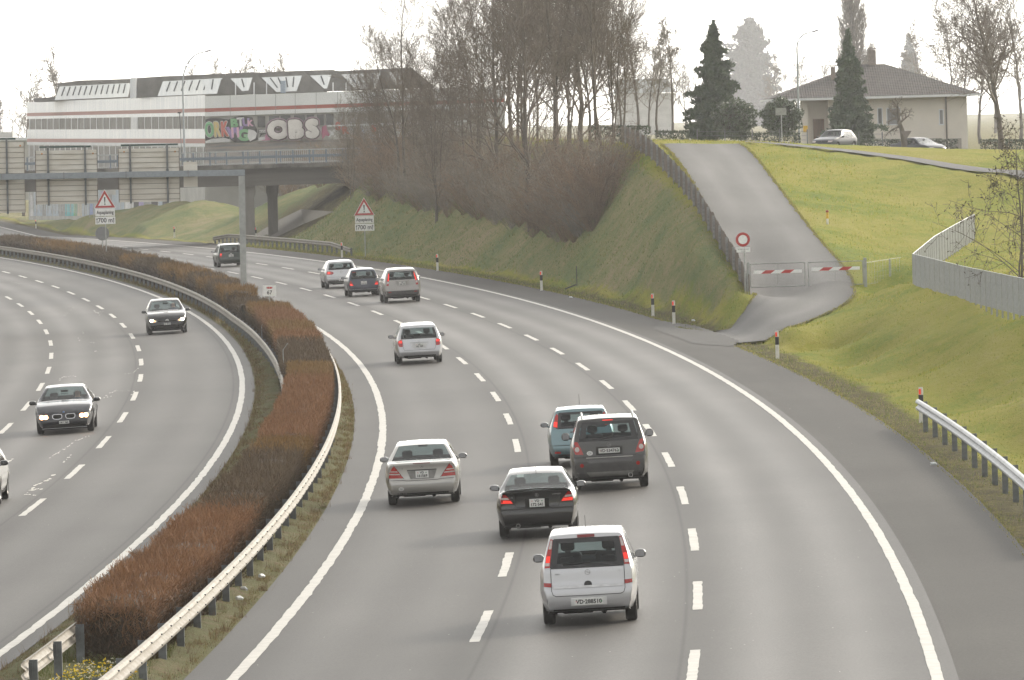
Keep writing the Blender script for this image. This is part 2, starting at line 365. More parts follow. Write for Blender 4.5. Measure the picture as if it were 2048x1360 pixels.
for c in lc:
    k = .62 if c in (lc[1], lc[2], lc[4], lc[5]) else .22
    LN += [(c-.75, .55, k), (c+.75, .55, k*.8)]
for c in (0, W1, W1+W2, oLO, oA): LN.append((c, .45, -.15))
for c in (W1+.22, W1+W2-.2, oA-.22, oLO-.3): LN.append((c, .035, -.28))
M_asph = asphalt('motorway asphalt', .060, LN, (1, .94, .875))
M_shoulder = asphalt('shoulder asphalt', .056, None, (1, .94, .87), .7)
M_access = asphalt('access road asphalt', .115, [(1.3,.4,.16),(3.3,.4,.16),(0,.35,-.35),(4.6,.35,-.35)], (1, .975, .94), .7)
M_patch = asphalt('dark asphalt', .08, None, (1, .98, .95), .75)
M_grassR = grassmat('meadow grass', [(.10,.13,.030),(.19,.20,.030),(.29,.27,.035),(.33,.28,.055),(.27,.22,.08)])
M_grassV = grassmat('rough verge grass', [(.05,.05,.022),(.11,.105,.03),(.15,.14,.035),(.20,.16,.07),(.13,.10,.06)], s1=.5, s2=3, s3=18)
M_median = grassmat('median weeds', [(.055,.05,.028),(.11,.095,.04),(.10,.11,.035),(.17,.13,.07),(.13,.09,.05)], s1=.6, s2=3.5, s3=18)
# ------------------------------------------------------------------ sheets in road coordinates
def sheet(name, ts, os, dz, m, uvs=True, zf=None):
    T_, O_ = np.meshgrid(ts, os, indexing='ij'); P = rp(T_, O_, dz)
    if zf is not None: P[..., 2] = zf(T_, O_, P)
    a, b = len(ts), len(os); idx = np.arange(a*b).reshape(a, b)
    F = np.stack([idx[:-1, :-1], idx[:-1, 1:], idx[1:, 1:], idx[1:, :-1]], -1).reshape(-1, 4)
    return mk(name, P.reshape(-1, 3), F, m, smooth=True, uv=np.stack([O_, T_], -1).reshape(-1, 2))
TS = np.arange(-80, 1201, 4.0)
tag(sheet('road', TS, [-.85, 0, 2, 4, 6, 8, 10, 11.5], 0, M_asph), kind='structure')
tag(sheet('road_opposite', TS, [-26, -19, -15.5, -13, -11, -9, -7, -5.5, -4.05], 0, M_asph), kind='structure')
tag(sheet('road_shoulder', TS, [11.5, 12.6, PE], 0, M_shoulder), kind='structure')
def med_z(T_, O_, P):
    k = np.clip(np.minimum(O_+4.05, -.85-O_)/.5, 0, 1); return P[..., 2]-.02+.12*k+.05*np.sin(T_*1.7+O_*3)*k+.04*np.sin(T_*.63-O_*5)*k
tag(sheet('median_ground', np.arange(-80, 1201, 1.0), np.linspace(-4.09, -.81, 12), 0, M_median, zf=med_z), kind='structure')
# kerb-less paint lines
M_paint = mat('road paint', (.40, .385, .35), .6, var=.10, scale=3, bump=.1)
M_glintfleck = mat('pale glint and paint flecks', (.50, .48, .43), .7, col2=(.62, .60, .55), scale=1.5)
def line_pts(o0, o1, t0, t1, step=2.0, dz=.006):
    n = max(2, int((t1-t0)/step)+1); ts = np.linspace(t0, t1, n); return rp(ts, np.full(n, o0), dz), rp(ts, np.full(n, o1), dz)
def add_strip(mb, o0, o1, t0, t1, step=2.0, dz=.006, jit=0):
    a, b = line_pts(o0, o1, t0, t1, step, dz); n = len(a)
    if jit:
        rg = np.random.RandomState(int(abs(t0*13+o0*7))); a[1:-1, 0] += rg.randn(n-2)*jit; b[1:-1, 0] += rg.randn(n-2)*jit
    vs = [tuple(p) for p in a]+[tuple(p) for p in b]; mb.add(vs, [(i, n+i, n+i+1, i+1) for i in range(n-1)])
mb = MB(); LW = .095
add_strip(mb, -LW-.02, LW, -80, 1100, .7, jit=.009)
add_strip(mb, W1+W2+W3-LW, W1+W2+W3+LW, -80, 1100, .7, jit=.006)
add_strip(mb, oLO-LW, oLO+LW, -80, 1100, .7, jit=.009)
tag(mb.build('edge_lines', M_paint), kind='structure')
mb = MB(); DH = 3.98; dw = .085
for o, ph, L_ in ((W1, 28.96, 17.849), (W1+W2, 16.32, 17.849), (oA, 78.22, 17.98), (oB, 129.31, 17.98)):
    # arc length along each offset line
    P = rp(TT, np.full(len(TT), o)); ss = np.concatenate([[0], np.cumsum(np.hypot(np.diff(P[:, 0]), np.diff(P[:, 1])))]); ss -= np.interp(0, TT, ss)
    for k in range(-9, 62):
        s_ = ph+k*L_
        if s_ < -70: continue
        t0, t1 = np.interp(s_-DH, ss, TT), np.interp(s_+DH, ss, TT); rg = random.Random(k*7+int(o*3)); j = rg.uniform(-.01, .01)
        add_strip(mb, o-dw+j, o+dw+j, t0, t1, .5, jit=.006)
tag(mb.build('lane_dashes', M_paint), kind='structure')
# bitumen repairs, their glint painted in pale, and flakes on the opposite carriageway
mb = MB(); rg = random.Random(5)
def blob(P, r, elong=1.6):
    n = 7; pts = []
    for k in range(n):
        q = 2*math.pi*k/n; rr = r*rg.uniform(.45, 1.2); pts.append((P[0]+math.cos(q)*rr*.55, P[1]+math.sin(q)*rr*elong*2.2))
    vs = []
    for x, y in pts:
        t, o = rc(x, y); vs.append((x, y, float(zr(float(t), float(o)))+.005))
    mb.add(vs, [tuple(range(n))])
def crack(pts, wd):
    for (a, b), (c, d) in zip(pts[:-1], pts[1:]):
        n = max(2, int(math.hypot(c-a, d-b)/3))
        for i in range(n):
            k = (i+rg.random())/n; P = hitroad(a+(c-a)*k+rg.uniform(-1.5, 1.5), b+(d-b)*k+rg.uniform(-.8, .8))
            if P is not None and rg.random() < .85: blob(P, wd*rg.uniform(.5, 1.3))
crack([(108,946),(100,958),(78,968),(68,972),(62,980),(84,978)], .11); crack([(62,980),(50,989),(72,991)], .05)
crack([(178,872),(150,882),(136,894),(122,902),(98,916)], .07); crack([(142,910),(126,926)], .06)
crack([(236,778),(222,785),(206,797),(226,792)], .06); crack([(268,780),(264,790)], .07); crack([(282,733),(268,745),(250,748)], .05)
crack([(155,752),(126,754),(116,763)], .06); crack([(26,916),(10,930)], .10); crack([(228,782),(262,781)], .03)
crack([(20,563),(36,567),(50,571)], .05); crack([(2,570),(12,575)], .05); crack([(186,620),(198,630),(206,622),(192,626)], .07); crack([(112,595),(136,596)], .04)
crack([(138,613),(146,616),(126,634)], .06); crack([(164,662),(168,668)], .07); crack([(155,675),(160,681)], .08); crack([(178,684),(190,687)], .05); crack([(192,700),(193,702)], .09)
for i in range(230):
    P = hitroad(rg.uniform(0, 460), rg.uniform(640, 1350)) if i < 60 else hitroad(rg.uniform(500, 1750), rg.uniform(760, 1355))
    if P is not None:
        t, o = rc(P[0], P[1])
        if not -4.4 < o < -.1: blob(P, rg.uniform(.012, .03), .5)
tag(mb.build('repair_glints_and_flecks', M_glintfleck), kind='structure')
# ------------------------------------------------------------------ terrain right of the road, one grid
te = np.concatenate([np.arange(-80, 150, 2.5), np.arange(150, 330, 1.2), np.arange(330, 720, 3.0), np.arange(720, 1200, 20)])
ee = np.concatenate([[-.15], np.arange(.12, 12, .35), np.arange(12, 30, .8), np.arange(30, 70, 2.5), [75, 85, 100, 130, 180, 260]])
T_, E_ = np.meshgrid(te, ee, indexing='ij'); P = rp(T_, PE+np.minimum(E_, 70)); hN = np.interp(T_, TT, HH)
P[..., 0] += np.maximum(E_-70, 0); Z = tz(P[..., 0], P[..., 1])
far = np.clip((P[..., 1]-640)/120, 0, 1)*np.clip((E_-12)/20, 0, 1); Z = Z*(1-far)+(-.4)*far
far2 = np.clip((E_-45)/30, 0, 1); Z = Z*(1-far2)+np.where(P[..., 1] > 640, -.4, np.minimum(np.maximum(Z, 2), 7.2))*far2
rs = np.random.RandomState(3)
bumpz = .05*np.sin(P[..., 0]*1.9+np.sin(P[..., 1]*.31)*2)*np.sin(P[..., 1]*.43)+.035*rs.randn(*Z.shape)*np.clip(E_, 0, 1)
ins = inpoly(P[..., 0], P[..., 1], ACC_POLY)
Z = Z+np.where((E_ > .2) & ~ins, bumpz*.7, 0); Z = np.where(E_ < .2, zr(T_, PE+np.minimum(E_, 1))-.03, Z); pth = [tuple(ray(*p)[:2]) for p in ((1490,284,400),(1625,290,397),(1800,312,388),(2010,342,372),(2200,364,358),(2200,374,352),(2010,349,368),(1800,319,384),(1625,295,394),(1490,287,398))]; Z = np.where(ins, Z-.07, Z); Z = np.where(inpoly(P[..., 0], P[..., 1], pth), Z-.12, Z)
a, b = Z.shape; idx = np.arange(a*b).reshape(a, b); P[..., 2] = Z
F = np.stack([idx[:-1, :-1], idx[:-1, 1:], idx[1:, 1:], idx[1:, :-1]], -1).reshape(-1, 4)
# terrain material: verge (uv.x small), meadow, darker bank
def terrain_mat():
    m, t, p = base_mat('bank and meadow'); L = t.links.new
    uvn = N(t, 'ShaderNodeUVMap'); sep = N(t, 'ShaderNodeSeparateXYZ'); L(uvn.outputs[0], sep.inputs[0]); tc = N(t, 'ShaderNodeTexCoord')
    def noise(s, st=(1, 1, 1), det=6, rgh=.65, src=None):
        mp = N(t, 'ShaderNodeMapping'); mp.inputs['Scale'].default_value = st; L(src or tc.outputs['Object'], mp.inputs[0])
        n = N(t, 'ShaderNodeTexNoise'); n.inputs['Scale'].default_value = s; n.inputs['Detail'].default_value = det; n.inputs['Roughness'].default_value = rgh; L(mp.outputs[0], n.inputs[0]); return n.outputs[0]
    def M(op, a, b=0., c=0.):
        n = N(t, 'ShaderNodeMath'); n.operation = op; n.use_clamp = False
        for i, v in enumerate((a, b, c)):
            if isinstance(v, (int, float)): n.inputs[i].default_value = v
            else: L(v, n.inputs[i])
        return n.outputs[0]
    def R(x, a, b):
        n = N(t, 'ShaderNodeMapRange'); L(x, n.inputs[0]); n.inputs[1].default_value = a; n.inputs[2].default_value = b; return n.outputs[0]
    def MX(f, a, b):
        n = N(t, 'ShaderNodeMix', data_type='RGBA'); L(f, n.inputs[0]); L(a, n.inputs[6]); L(b, n.inputs[7]); return n.outputs[2]
    big = noise(.16, (1, .45, 1)); mid = noise(1.1, (1, .5, 1)); fine = noise(7, (1, .6, 1)); vf = noise(26, (1, .7, 1))
    det = M('ADD', M('MULTIPLY', mid, .45), M('ADD', M('MULTIPLY', fine, .45), M('MULTIPLY', vf, .35)))
    f1 = R(det, .48, .80)
    mead = ramp(t, [(0, (.095,.150,.022)), (.30, (.190,.225,.022)), (.55, (.275,.262,.040)), (.8, (.32,.285,.070)), (1, (.28,.225,.10))]); L(M('ADD', M('MULTIPLY', f1, .45), M('MULTIPLY', R(big, .33, .67), .55)), mead.inputs[0])
    bank = ramp(t, [(0, (.075,.105,.038)), (.32, (.135,.170,.055)), (.55, (.21,.205,.08)), (.75, (.29,.235,.13)), (1, (.24,.185,.12))]); L(M('ADD', M('MULTIPLY', f1, .5), M('MULTIPLY', R(big, .3, .7), .5)), bank.inputs[0])
    verge = ramp(t, [(0, (.035,.030,.018)), (.4, (.085,.075,.03)), (.7, (.14,.12,.04)), (1, (.20,.15,.08))]); L(f1, verge.inputs[0])
    # bank zone : u (metres from the pavement) between 1.5 and ~6, t > 190 ; mask stored in second uv
    uv2 = N(t, 'ShaderNodeUVMap'); uv2.uv_map = 'zone'; s2 = N(t, 'ShaderNodeSeparateXYZ'); L(uv2.outputs[0], s2.inputs[0])
    wob = M('MULTIPLY', M('SUBTRACT', mid, .5), .9)
    c = MX(R(M('ADD', s2.outputs[0], wob), .35, .65), mead.outputs[0], bank.outputs[0])
    c = MX(R(M('ADD', s2.outputs[1], wob), .35, .65), c, verge.outputs[0])
    L(c, p.inputs['Base Color']); p.inputs['Roughness'].default_value = .95; p.inputs['Specular IOR Level'].default_value = .1
    bp = N(t, 'ShaderNodeBump'); bp.inputs['Strength'].default_value = 1; bp.inputs['Distance'].default_value = .16; L(M('ADD', fine, M('ADD', mid, M('MULTIPLY', vf, .5))), bp.inputs['Height']); L(bp.outputs[0], p.inputs['Normal'])
    return m
bk = np.clip((T_-185)/25, 0, 1)*np.clip((E_-1.2)/.8, 0, 1)*np.clip(1-(E_-(2.2+np.clip((T_-205)/75, 0, 1.8)*3.6))/1.2, 0, 1)
bk = np.maximum(bk, np.clip((T_-330)/40, 0, 1)*np.clip((E_-1.2)/.8, 0, 1)*.8)
bk = np.maximum(bk, .55*np.clip(1-abs(T_-60)/120, 0, 1)*np.clip((E_-2.6)/1, 0, 1)*np.clip((6.8-E_)/1.5, 0, 1))
vg = np.clip((2.0-E_)/1.2, 0, 1)*.75+np.clip((.7-E_)/.5, 0, 1)*.4
vg = np.maximum(vg, np.clip(1-abs(T_-478)/26, 0, 1)**.5*np.clip((E_-1)/2, 0, 1)*.95)
ter = mk('grass_bank', P.reshape(-1, 3), F, terrain_mat(), smooth=True, uv=np.stack([E_, T_], -1).reshape(-1, 2))
l2 = ter.data.uv_layers.new(name='zone'); vi = np.empty(len(ter.data.loops), np.int32); ter.data.loops.foreach_get('vertex_index', vi)
l2.data.foreach_set('uv', np.stack([bk, vg], -1).reshape(-1, 2).astype(np.float32)[vi].ravel()); tag(ter, kind='structure')
# ground reaching the horizon all round, under everything
gl = MB(); gl.add([(-6000,-500,-2.6),(6000,-500,-2.6),(6000,7000,-2.6),(-6000,7000,-2.6)], [(0,1,2,3)]); tag(gl.build('ground', M_grassV), kind='structure')
gl = MB(); gl.add([(8,640,4.6),(1700,640,4.2),(1700,5500,4.2),(-60,5500,4.2),(-20,1300,4.4)], [(0,1,2,3,4)]); tag(gl.build('far_fields', M_grassV), kind='structure')
gl = MB(); gl.add([(-4000,-80,-1.2),(-22,-80,-1.2),(-60,500,-1.2),(-110,1200,-1.6),(-4000,1200,-1.6)], [(0,1,2,3,4)]); tag(gl.build('ground_left', M_grassV), kind='structure')
# access road: strip between its edges, finely cut, resting on the terrain
AL = resample(ACCL, 80); AR = resample(ACCR, 80); nk = 9
Pg = np.stack([AL*(1-k)+AR*k for k in np.linspace(0, 1, nk)], 1)
za = tz(Pg[..., 0], Pg[..., 1])+.03; _t, _o = rc(Pg[..., 0], Pg[..., 1]); kk = np.clip(_o-PE, 0, .8)/.8; Pg[..., 2] = za*kk+(zr(_t, _o)+.014)*(1-kk)
idx = np.arange(80*nk).reshape(80, nk); F = np.stack([idx[:-1, :-1], idx[:-1, 1:], idx[1:, 1:], idx[1:, :-1]], -1).reshape(-1, 4)
tag(mk('access_road', Pg.reshape(-1, 3), F, M_access, smooth=True, uv=np.stack([np.tile(np.linspace(0, 4.6, nk), 80), np.repeat(np.arange(80)*1.6, nk)], -1)), kind='structure')
# dark patch where the access road meets the shoulder
ts = np.arange(171, 206, .5); nn = len(ts); V = []
for i, t in enumerate(ts):
    k = min(1, (t-171)/5, (205.5-t)/9); k = max(k, .02); a_ = PE-.25-1.0*k+.06*math.sin(t*2.3); b_ = PE-.1+.6*k+.05*math.sin(t*3.1)
    V += [rp(t, a_, .012), rp(t, (a_+b_)/2, .018), rp(t, b_, .030)]
idx = np.arange(nn*3).reshape(nn, 3); F = np.stack([idx[:-1, :-1], idx[:-1, 1:], idx[1:, 1:], idx[1:, :-1]], -1).reshape(-1, 4)
tag(mk('junction_patch', np.array(V), F, M_patch, smooth=True, uv=np.zeros((nn*3, 2))), kind='structure')
# footpath across the meadow crest
pa = [(1490,284,400),(1560,285,399),(1625,290,397),(1690,297,394),(1800,312,388),(1900,326,380),(2010,342,372),(2200,364,358),(2600,408,330)]
pb = [(1490,287,398),(1560,289,396),(1625,295,394),(1690,302,391),(1800,319,384),(1900,333,376),(2010,349,368),(2200,374,352),(2600,425,320)]
A1 = resample(smooth_curve([ray(*p) for p in pa]), 60); B1 = resample(smooth_curve([ray(*p) for p in pb]), 60)
for q in (A1, B1):
    q[:, 2] = tz(q[:, 0], q[:, 1])+.045
Pg = np.stack([A1, (A1+B1)/2+np.array([0,0,.03]), B1], 1); idx = np.arange(180).reshape(60, 3); F = np.stack([idx[:-1, :-1], idx[:-1, 1:], idx[1:, 1:], idx[1:, :-1]], -1).reshape(-1, 4)
tag(mk('footpath', Pg.reshape(-1, 3), F, M_access, smooth=True, uv=np.full((180, 2), 2.3)), kind='structure')

# ------------------------------------------------------------------ grass blades over the banks, verge and median
def blades(name, n, sampler, cols, hgt, wid, seed, lean=.5):
    rs = np.random.RandomState(seed); P, zone, sc = sampler(rs, n); n = len(P); a = rs.rand(n)*2*math.pi; D = np.stack([np.cos(a)*lean*rs.rand(n), np.sin(a)*lean*rs.rand(n), np.ones(n)], -1); D /= np.linalg.norm(D, axis=1, keepdims=True)
    h = hgt*(.4+.9*rs.rand(n)**1.5)*sc; wv = np.stack([np.cos(a+1.57), np.sin(a+1.57), np.zeros(n)], -1)*(wid*(.6+.8*rs.rand(n))*sc)[:, None]
    V = np.stack([P-wv, P+wv, P+D*h[:, None]], 1).reshape(-1, 3); F = np.arange(n*3).reshape(-1, 3)
    m, t, p = base_mat(name+' blades'); uvn = N(t, 'ShaderNodeUVMap'); sp_ = N(t, 'ShaderNodeSeparateXYZ'); t.links.new(uvn.outputs[0], sp_.inputs[0]); out = None
    for q, cl in enumerate(cols):
        r = ramp(t, [(i/(len(cl)-1), c) for i, c in enumerate(cl)]); t.links.new(sp_.outputs[0], r.inputs[0])
        if out is None: out = r.outputs[0]
        else:
            mx = N(t, 'ShaderNodeMix', data_type='RGBA'); t.links.new(sp_.outputs[1], mx.inputs[0]); t.links.new(out, mx.inputs[6]); t.links.new(r.outputs[0], mx.inputs[7]); out = mx.outputs[2]
    t.links.new(out, p.inputs['Base Color']); p.inputs['Roughness'].default_value = .9; p.inputs['Specular IOR Level'].default_value = .1
    tl = N(t, 'ShaderNodeBsdfTranslucent'); t.links.new(out, tl.inputs[0]); ms_ = N(t, 'ShaderNodeMixShader'); ms_.inputs[0].default_value = .45; t.links.new(p.outputs[0], ms_.inputs[1]); t.links.new(tl.outputs[0], ms_.inputs[2]); t.links.new(ms_.outputs[0], t.nodes['Material Output'].inputs[0])
    uv = np.repeat(np.stack([rs.rand(n), zone], -1), 3, axis=0); o = mk(name, V, F, m, uv=uv); return tag(o, kind='stuff')
def noise2(x, y, s):
    return np.sin(x*s+1.3*np.sin(y*s*.7))*np.sin(y*s*.8+1.7*np.sin(x*s*.6))
def smp_bank(rs, n):
    t = 35+rs.rand(n)**1.25*430; e = rs.rand(n)**1.5*17+.02; P = rp(t, PE+e); z = tz(P[:, 0], P[:, 1]); P[:, 2] = z+.0
    k = ~inpoly(P[:, 0], P[:, 1], ACC_POLY); dn = .5+.5*noise2(P[:, 0], P[:, 1]*.5, 1.1); k &= rs.rand(n) < .35+.65*dn; bkz = np.clip((t-185)/25, 0, 1)*np.clip((e-1.2)/.8, 0, 1)*np.clip(1-(e-(2.2+np.clip((t-205)/75, 0, 1.8)*3.6))/1.2, 0, 1)
    bkz = np.maximum(bkz, .45*np.clip(1-abs(t-60)/120, 0, 1)*np.clip((6.5-e)/2, 0, 1)); bkz = np.maximum(bkz, np.clip((2-e)/1.2, 0, 1)*.9); sc = np.clip(t+100, 150, 600)/230.
    return P[k], np.clip(bkz+.15*rs.randn(n), 0, 1)[k], sc[k]
blades('grass', 170000, smp_bank, [[(.14,.20,.025), (.28,.30,.03), (.38,.35,.07), (.38,.32,.13)], [(.07,.105,.03), (.14,.18,.05), (.23,.22,.08), (.30,.24,.14)]], .085, .011, 3, .9)
def smp_med(rs, n):
    t = 5+rs.rand(n)**1.4*330; o = -4.0+rs.rand(n)*3.1; h_ = (o > -1.5) | (o < -2.85); k = h_ | (t < 22.5); o = np.where(k, o, np.where(rs.rand(n) < .5, -1.45+rs.rand(n)*.6, -2.85-rs.rand(n)*1.15)); P = rp(t, o, .03)
    dn = .5+.5*noise2(t, o*3, 1.3); k = rs.rand(n) < .15+.85*dn; sc = np.clip(t+100, 105, 450)/150.; return P[k], np.clip(dn*.8+.3*rs.randn(n), 0, 1)[k], sc[k]
blades('median_weeds', 150000, smp_med, [[(.07,.075,.025), (.14,.135,.04), (.19,.165,.06), (.16,.115,.06)], [(.09,.06,.035), (.15,.10,.055), (.22,.16,.09), (.28,.22,.13)]], .07, .0065, 4, 1.5)
def smp_tall(rs, n):
    t = 6+rs.rand(n)*190; c_ = np.round(t*1.7)/1.7+rs.randn(n)*.05; o = np.where(np.sin(c_*5.1) > 0, -1.15+.25*np.sin(c_*3.3), -3.75+.25*np.sin(c_*2.2))+rs.randn(n)*.06; P = rp(c_, o, .0); return P, rs.rand(n), np.full(n, 1.)
blades('dry_weeds', 9000, smp_tall, [[(.10,.075,.04), (.16,.12,.07)], [(.13,.07,.04), (.22,.17,.10)]], .24, .005, 5, .9)
def smp_fl(rs, n):
    t = 7+rs.rand(n)**1.3*14; o = -2.7+rs.rand(n)*1.2; P = rp(t, o, 0); P[:, 2] += .12+.14*rs.rand(n); k = rs.rand(n) < .4+.6*np.sin(t*1.1)**2; return P[k], (rs.rand(n) > .55).astype(float)[k], np.ones(k.sum())
blades('flowers', 2600, smp_fl, [[(.62,.42,.03), (.70,.55,.05)], [(.55,.50,.36), (.62,.60,.50)]], .035, .024, 6, 1.)
def smp_gr(rs, n):
    t = 6+rs.rand(n)*20; o = -3.3+rs.rand(n)*1.9; return rp(t, o, 0), rs.rand(n), np.ones(n)
blades('tall_grass', 12000, smp_gr, [[(.05,.08,.02), (.10,.13,.03)], [(.09,.10,.03), (.17,.14,.06)]], .22, .007, 7, .6)

def smp_edge(rs, n):
    # ragged grass creeping over the pavement edges, the access road and the footpath
    k = n//2; t = 20+rs.rand(k)*420; e = -.02+rs.rand(k)*.22*(.5+.5*np.sin(t*2.1+np.sin(t*5.3)))-.10*(rs.rand(k) < .3); A = rp(t, PE+e); A[:, 2] = np.where(e > 0, tz(A[:, 0], A[:, 1]), A[:, 2]); ok = ~inpoly(A[:, 0], A[:, 1], ACC_POLY) & ~((t > 171) & (t < 206)); A = A[ok]
    Bs = []
    for c_, sg in ((ACCL, -1), (ACCR, 1)):
        q = resample(c_, 400); i = rs.randint(0, 399, n//4); f = rs.rand(n//4, 1); p = q[i]*(1-f)+q[i+1]*f; w_ = .16*np.sin(i*.35)+.1*np.sin(i*1.1); p[:, 0] += sg*(.12*rs.rand(n//4)-.10)+sg*-.5*np.maximum(w_, 0)*rs.rand(n//4); p[:, 2] = tz(p[:, 0], p[:, 1])+.02; Bs.append(p)
    P = np.concatenate([A]+Bs); return P, rs.rand(len(P)), np.clip(P[:, 1], 150, 600)/230.
blades('edge_grass', 26000, smp_edge, [[(.16,.20,.03), (.28,.28,.05), (.36,.31,.09)], [(.11,.10,.04), (.20,.18,.07), (.30,.24,.13)]], .06, .011, 9, 1.1)
# ------------------------------------------------------------------ plants
def nrm(v): return v/np.maximum(np.linalg.norm(v, axis=-1, keepdims=True), 1e-9)
def prisms(A, B, ra, rb, n=3):
    """many tapered n-sided sticks from A to B"""
    A = np.asarray(A); B = np.asarray(B); ra = np.asarray(ra)[:, None, None]; rb = np.asarray(rb)[:, None, None]
    d = nrm(B-A); ref = np.where(np.abs(d[:, 2:3]) < .9, np.array([[0, 0, 1.]]), np.array([[1., 0, 0]])); u = nrm(np.cross(d, ref)); v = np.cross(d, u)
    q = np.arange(n)*2*math.pi/n; ring = u[:, None]*np.cos(q)[None, :, None]+v[:, None]*np.sin(q)[None, :, None]
    V = np.concatenate([A[:, None]+ring*ra, B[:, None]+ring*rb], 1).reshape(-1, 3); m = len(A)
    k = np.arange(n); f = np.stack([k, (k+1) % n, n+(k+1) % n, n+k], -1)
    F = (f[None]+(np.arange(m)*2*n)[:, None, None]).reshape(-1, 4); return V, F
def bare_tree(seed, h=12, spread=.35, trunk_r=.16, first=.2, nb=(18, 10, 8), up=.5, lean=0, stems=1, minr=.0065, droop=0, lens=(.45, .5, .5), wob=.12):
    """returns (trunk sticks, branch sticks) as lists of A,B,ra,rb"""
    rs = np.random.RandomState(seed); TR = []; BR = []
    def grow(p, d, L, r, lvl, out):
        ns = {0: 9, 1: 6, 2: 4, 3: 3}[lvl]; pts = [p]; rr = [r]
        for i in range(ns):
            d = d+rs.randn(3)*wob*(.55 if lvl == 0 else 1+.3*lvl)+np.array([0, 0, (.10 if lvl else .03)*up-droop*lvl*.1]); d = d/np.linalg.norm(d)
            p = p+d*L/ns; pts.append(p); rr.append(max(minr, r*(1-(i+1)/ns*(.85 if lvl else .88))))
        for i in range(ns): out.append((pts[i], pts[i+1], rr[i], rr[i+1]))
        if lvl >= len(nb): return
        nbr = nb[lvl]; f0 = first if lvl == 0 else .15
        for k in range(nbr):
            f = f0+(1-f0)*(k+rs.rand())/nbr; x = f*ns; i = min(int(x), ns-1); q = pts[i]+(pts[i+1]-pts[i])*(x-i)
            a = rs.rand()*2*math.pi; dd = pts[i+1]-pts[i]; dd = dd/np.linalg.norm(dd)
            side = np.cross(dd, [math.cos(a), math.sin(a), .3]); side /= np.linalg.norm(side)+1e-9
            nd = dd*(1-spread)+side*spread*(1.15 if lvl == 0 else 1.3)+np.array([0, 0, up*.25]); nd /= np.linalg.norm(nd)
            grow(q, nd, L*lens[lvl]*(1.15-f*.75)*(.75+.5*rs.rand()), max(minr, rr[i]*(.5 if lvl == 0 else .6)), lvl+1, BR)
    for s in range(stems):
        a = rs.rand()*6.28; o = np.array([math.cos(a), math.sin(a), 0])*(.25 if stems > 1 else 0)*rs.rand()
        d = np.array([math.cos(a)*(.05 if stems > 1 else 0)+lean, math.sin(a)*(.05 if stems > 1 else 0), 1.0]); d /= np.linalg.norm(d)
        grow(o+np.array([0, 0, -.3]), d, h*(1 if s == 0 else rs.uniform(.75, 1)), trunk_r*(1 if s == 0 else .8), 0, TR)
    return TR, BR
def sticks(name, S, mat_, parent, n=3):
    A = np.array([s[0] for s in S]); B = np.array([s[1] for s in S]); V, F = prisms(A, B, [s[2] for s in S], [s[3] for s in S], n)
    return mk(name, V, F, mat_, parent)
M_bark = mat('grey brown bark', (.12, .10, .08), .9, var=.35, scale=3, bump=.5, bscale=20, stretch=(1, 1, .3))
M_twig = mat('winter twigs', (.17, .138, .105), .9, var=.25, scale=2)
M_twigr = mat('reddish winter twigs', (.21, .145, .095), .9, var=.25, scale=2)
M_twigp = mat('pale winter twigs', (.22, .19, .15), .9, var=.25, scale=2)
M_ivy = mat('ivy', (.035, .055, .02), .6, var=.4, scale=6)
def make_tree(name, label, cat, TR, BR, loc, group=None, m1=None, m2=None, rotz=0, sc=1.0):
    e = empty(name, loc, label, cat, group, (0, 0, rotz)); e.scale = sc if hasattr(sc, '__len__') else (sc, sc, sc)
    sticks('trunk', TR, m1 or M_bark, e, 7); sticks('crown', BR, m2 or M_twig, e, 3); return e
def tree_copy(src, loc, label, group, rotz=0, sc=1.0, name=None):
    c = copy_tree(src); c.location = loc; c.rotation_euler = (0, 0, rotz); c.scale = (sc,)*3 if not hasattr(sc, '__len__') else sc
    c['label'] = label
    if group: c['group'] = group
    return c
def leaf_cloud(P, size, rs, up=.3, elong=1.6):
    """one small bent leaf quad at every point"""
    n = len(P); a = nrm(rs.randn(n, 3)+np.array([0, 0, up])); b = nrm(np.cross(a, rs.randn(n, 3))); s = size*(.6+.8*rs.rand(n, 1))
    c = np.cross(a, b); V = np.stack([P-b*s*elong, P+c*s*.5, P+b*s*elong+a*s*.25, P-c*s*.5], 1).reshape(-1, 3)
    return V, (np.arange(n)[:, None]*4+np.arange(4)[None])
def conifer(seed, h, r, n_whorl, per, dense=26, size=.12, droop=.25, shape=1.0, top=.02, ragged=.2):
    rs = np.random.RandomState(seed); TR = [(np.array([0, 0, -.3]), np.array([0, 0, h*.98]), h*.014+.08, .02)]; BR = []; LP = []
    for i in range(n_whorl):
        f = (i+.5)/n_whorl; z = h*(.05+.95*f); rad_ = r*((1-f)**shape+top)*(1+ragged*(rs.rand()-.5))
        for k in range(per):
            a = rs.rand()*6.283; L = rad_*(1+ragged*rs.randn()*.6); L = max(L, .05); d = np.array([math.cos(a), math.sin(a), 0]); p0 = np.array([0, 0, z+rs.randn()*.12])
            p1 = p0+d*L*.6+np.array([0, 0, -droop*L*.35]); p2 = p0+d*L+np.array([0, 0, -droop*L*.45+.06*L])
            BR += [(p0, p1, .03, .015), (p1, p2, .015, .006)]
            m = max(4, int(dense*L/r*1.6)); u = rs.rand(m)**.7; q = p0*(1-u[:, None])+p2*u[:, None]+np.array([0, 0, -droop*L*.1]); w_ = (1-u)*.15*L+.045*r*.5
            q = q+np.stack([-d[1]*rs.randn(m)*w_, d[0]*rs.randn(m)*w_, rs.randn(m)*.07*r*.5-abs(rs.randn(m))*.10], -1); LP.append(q)
    LP = np.concatenate(LP); V, F = leaf_cloud(LP, size, rs, up=.1, elong=1.9); return TR, BR, V, F
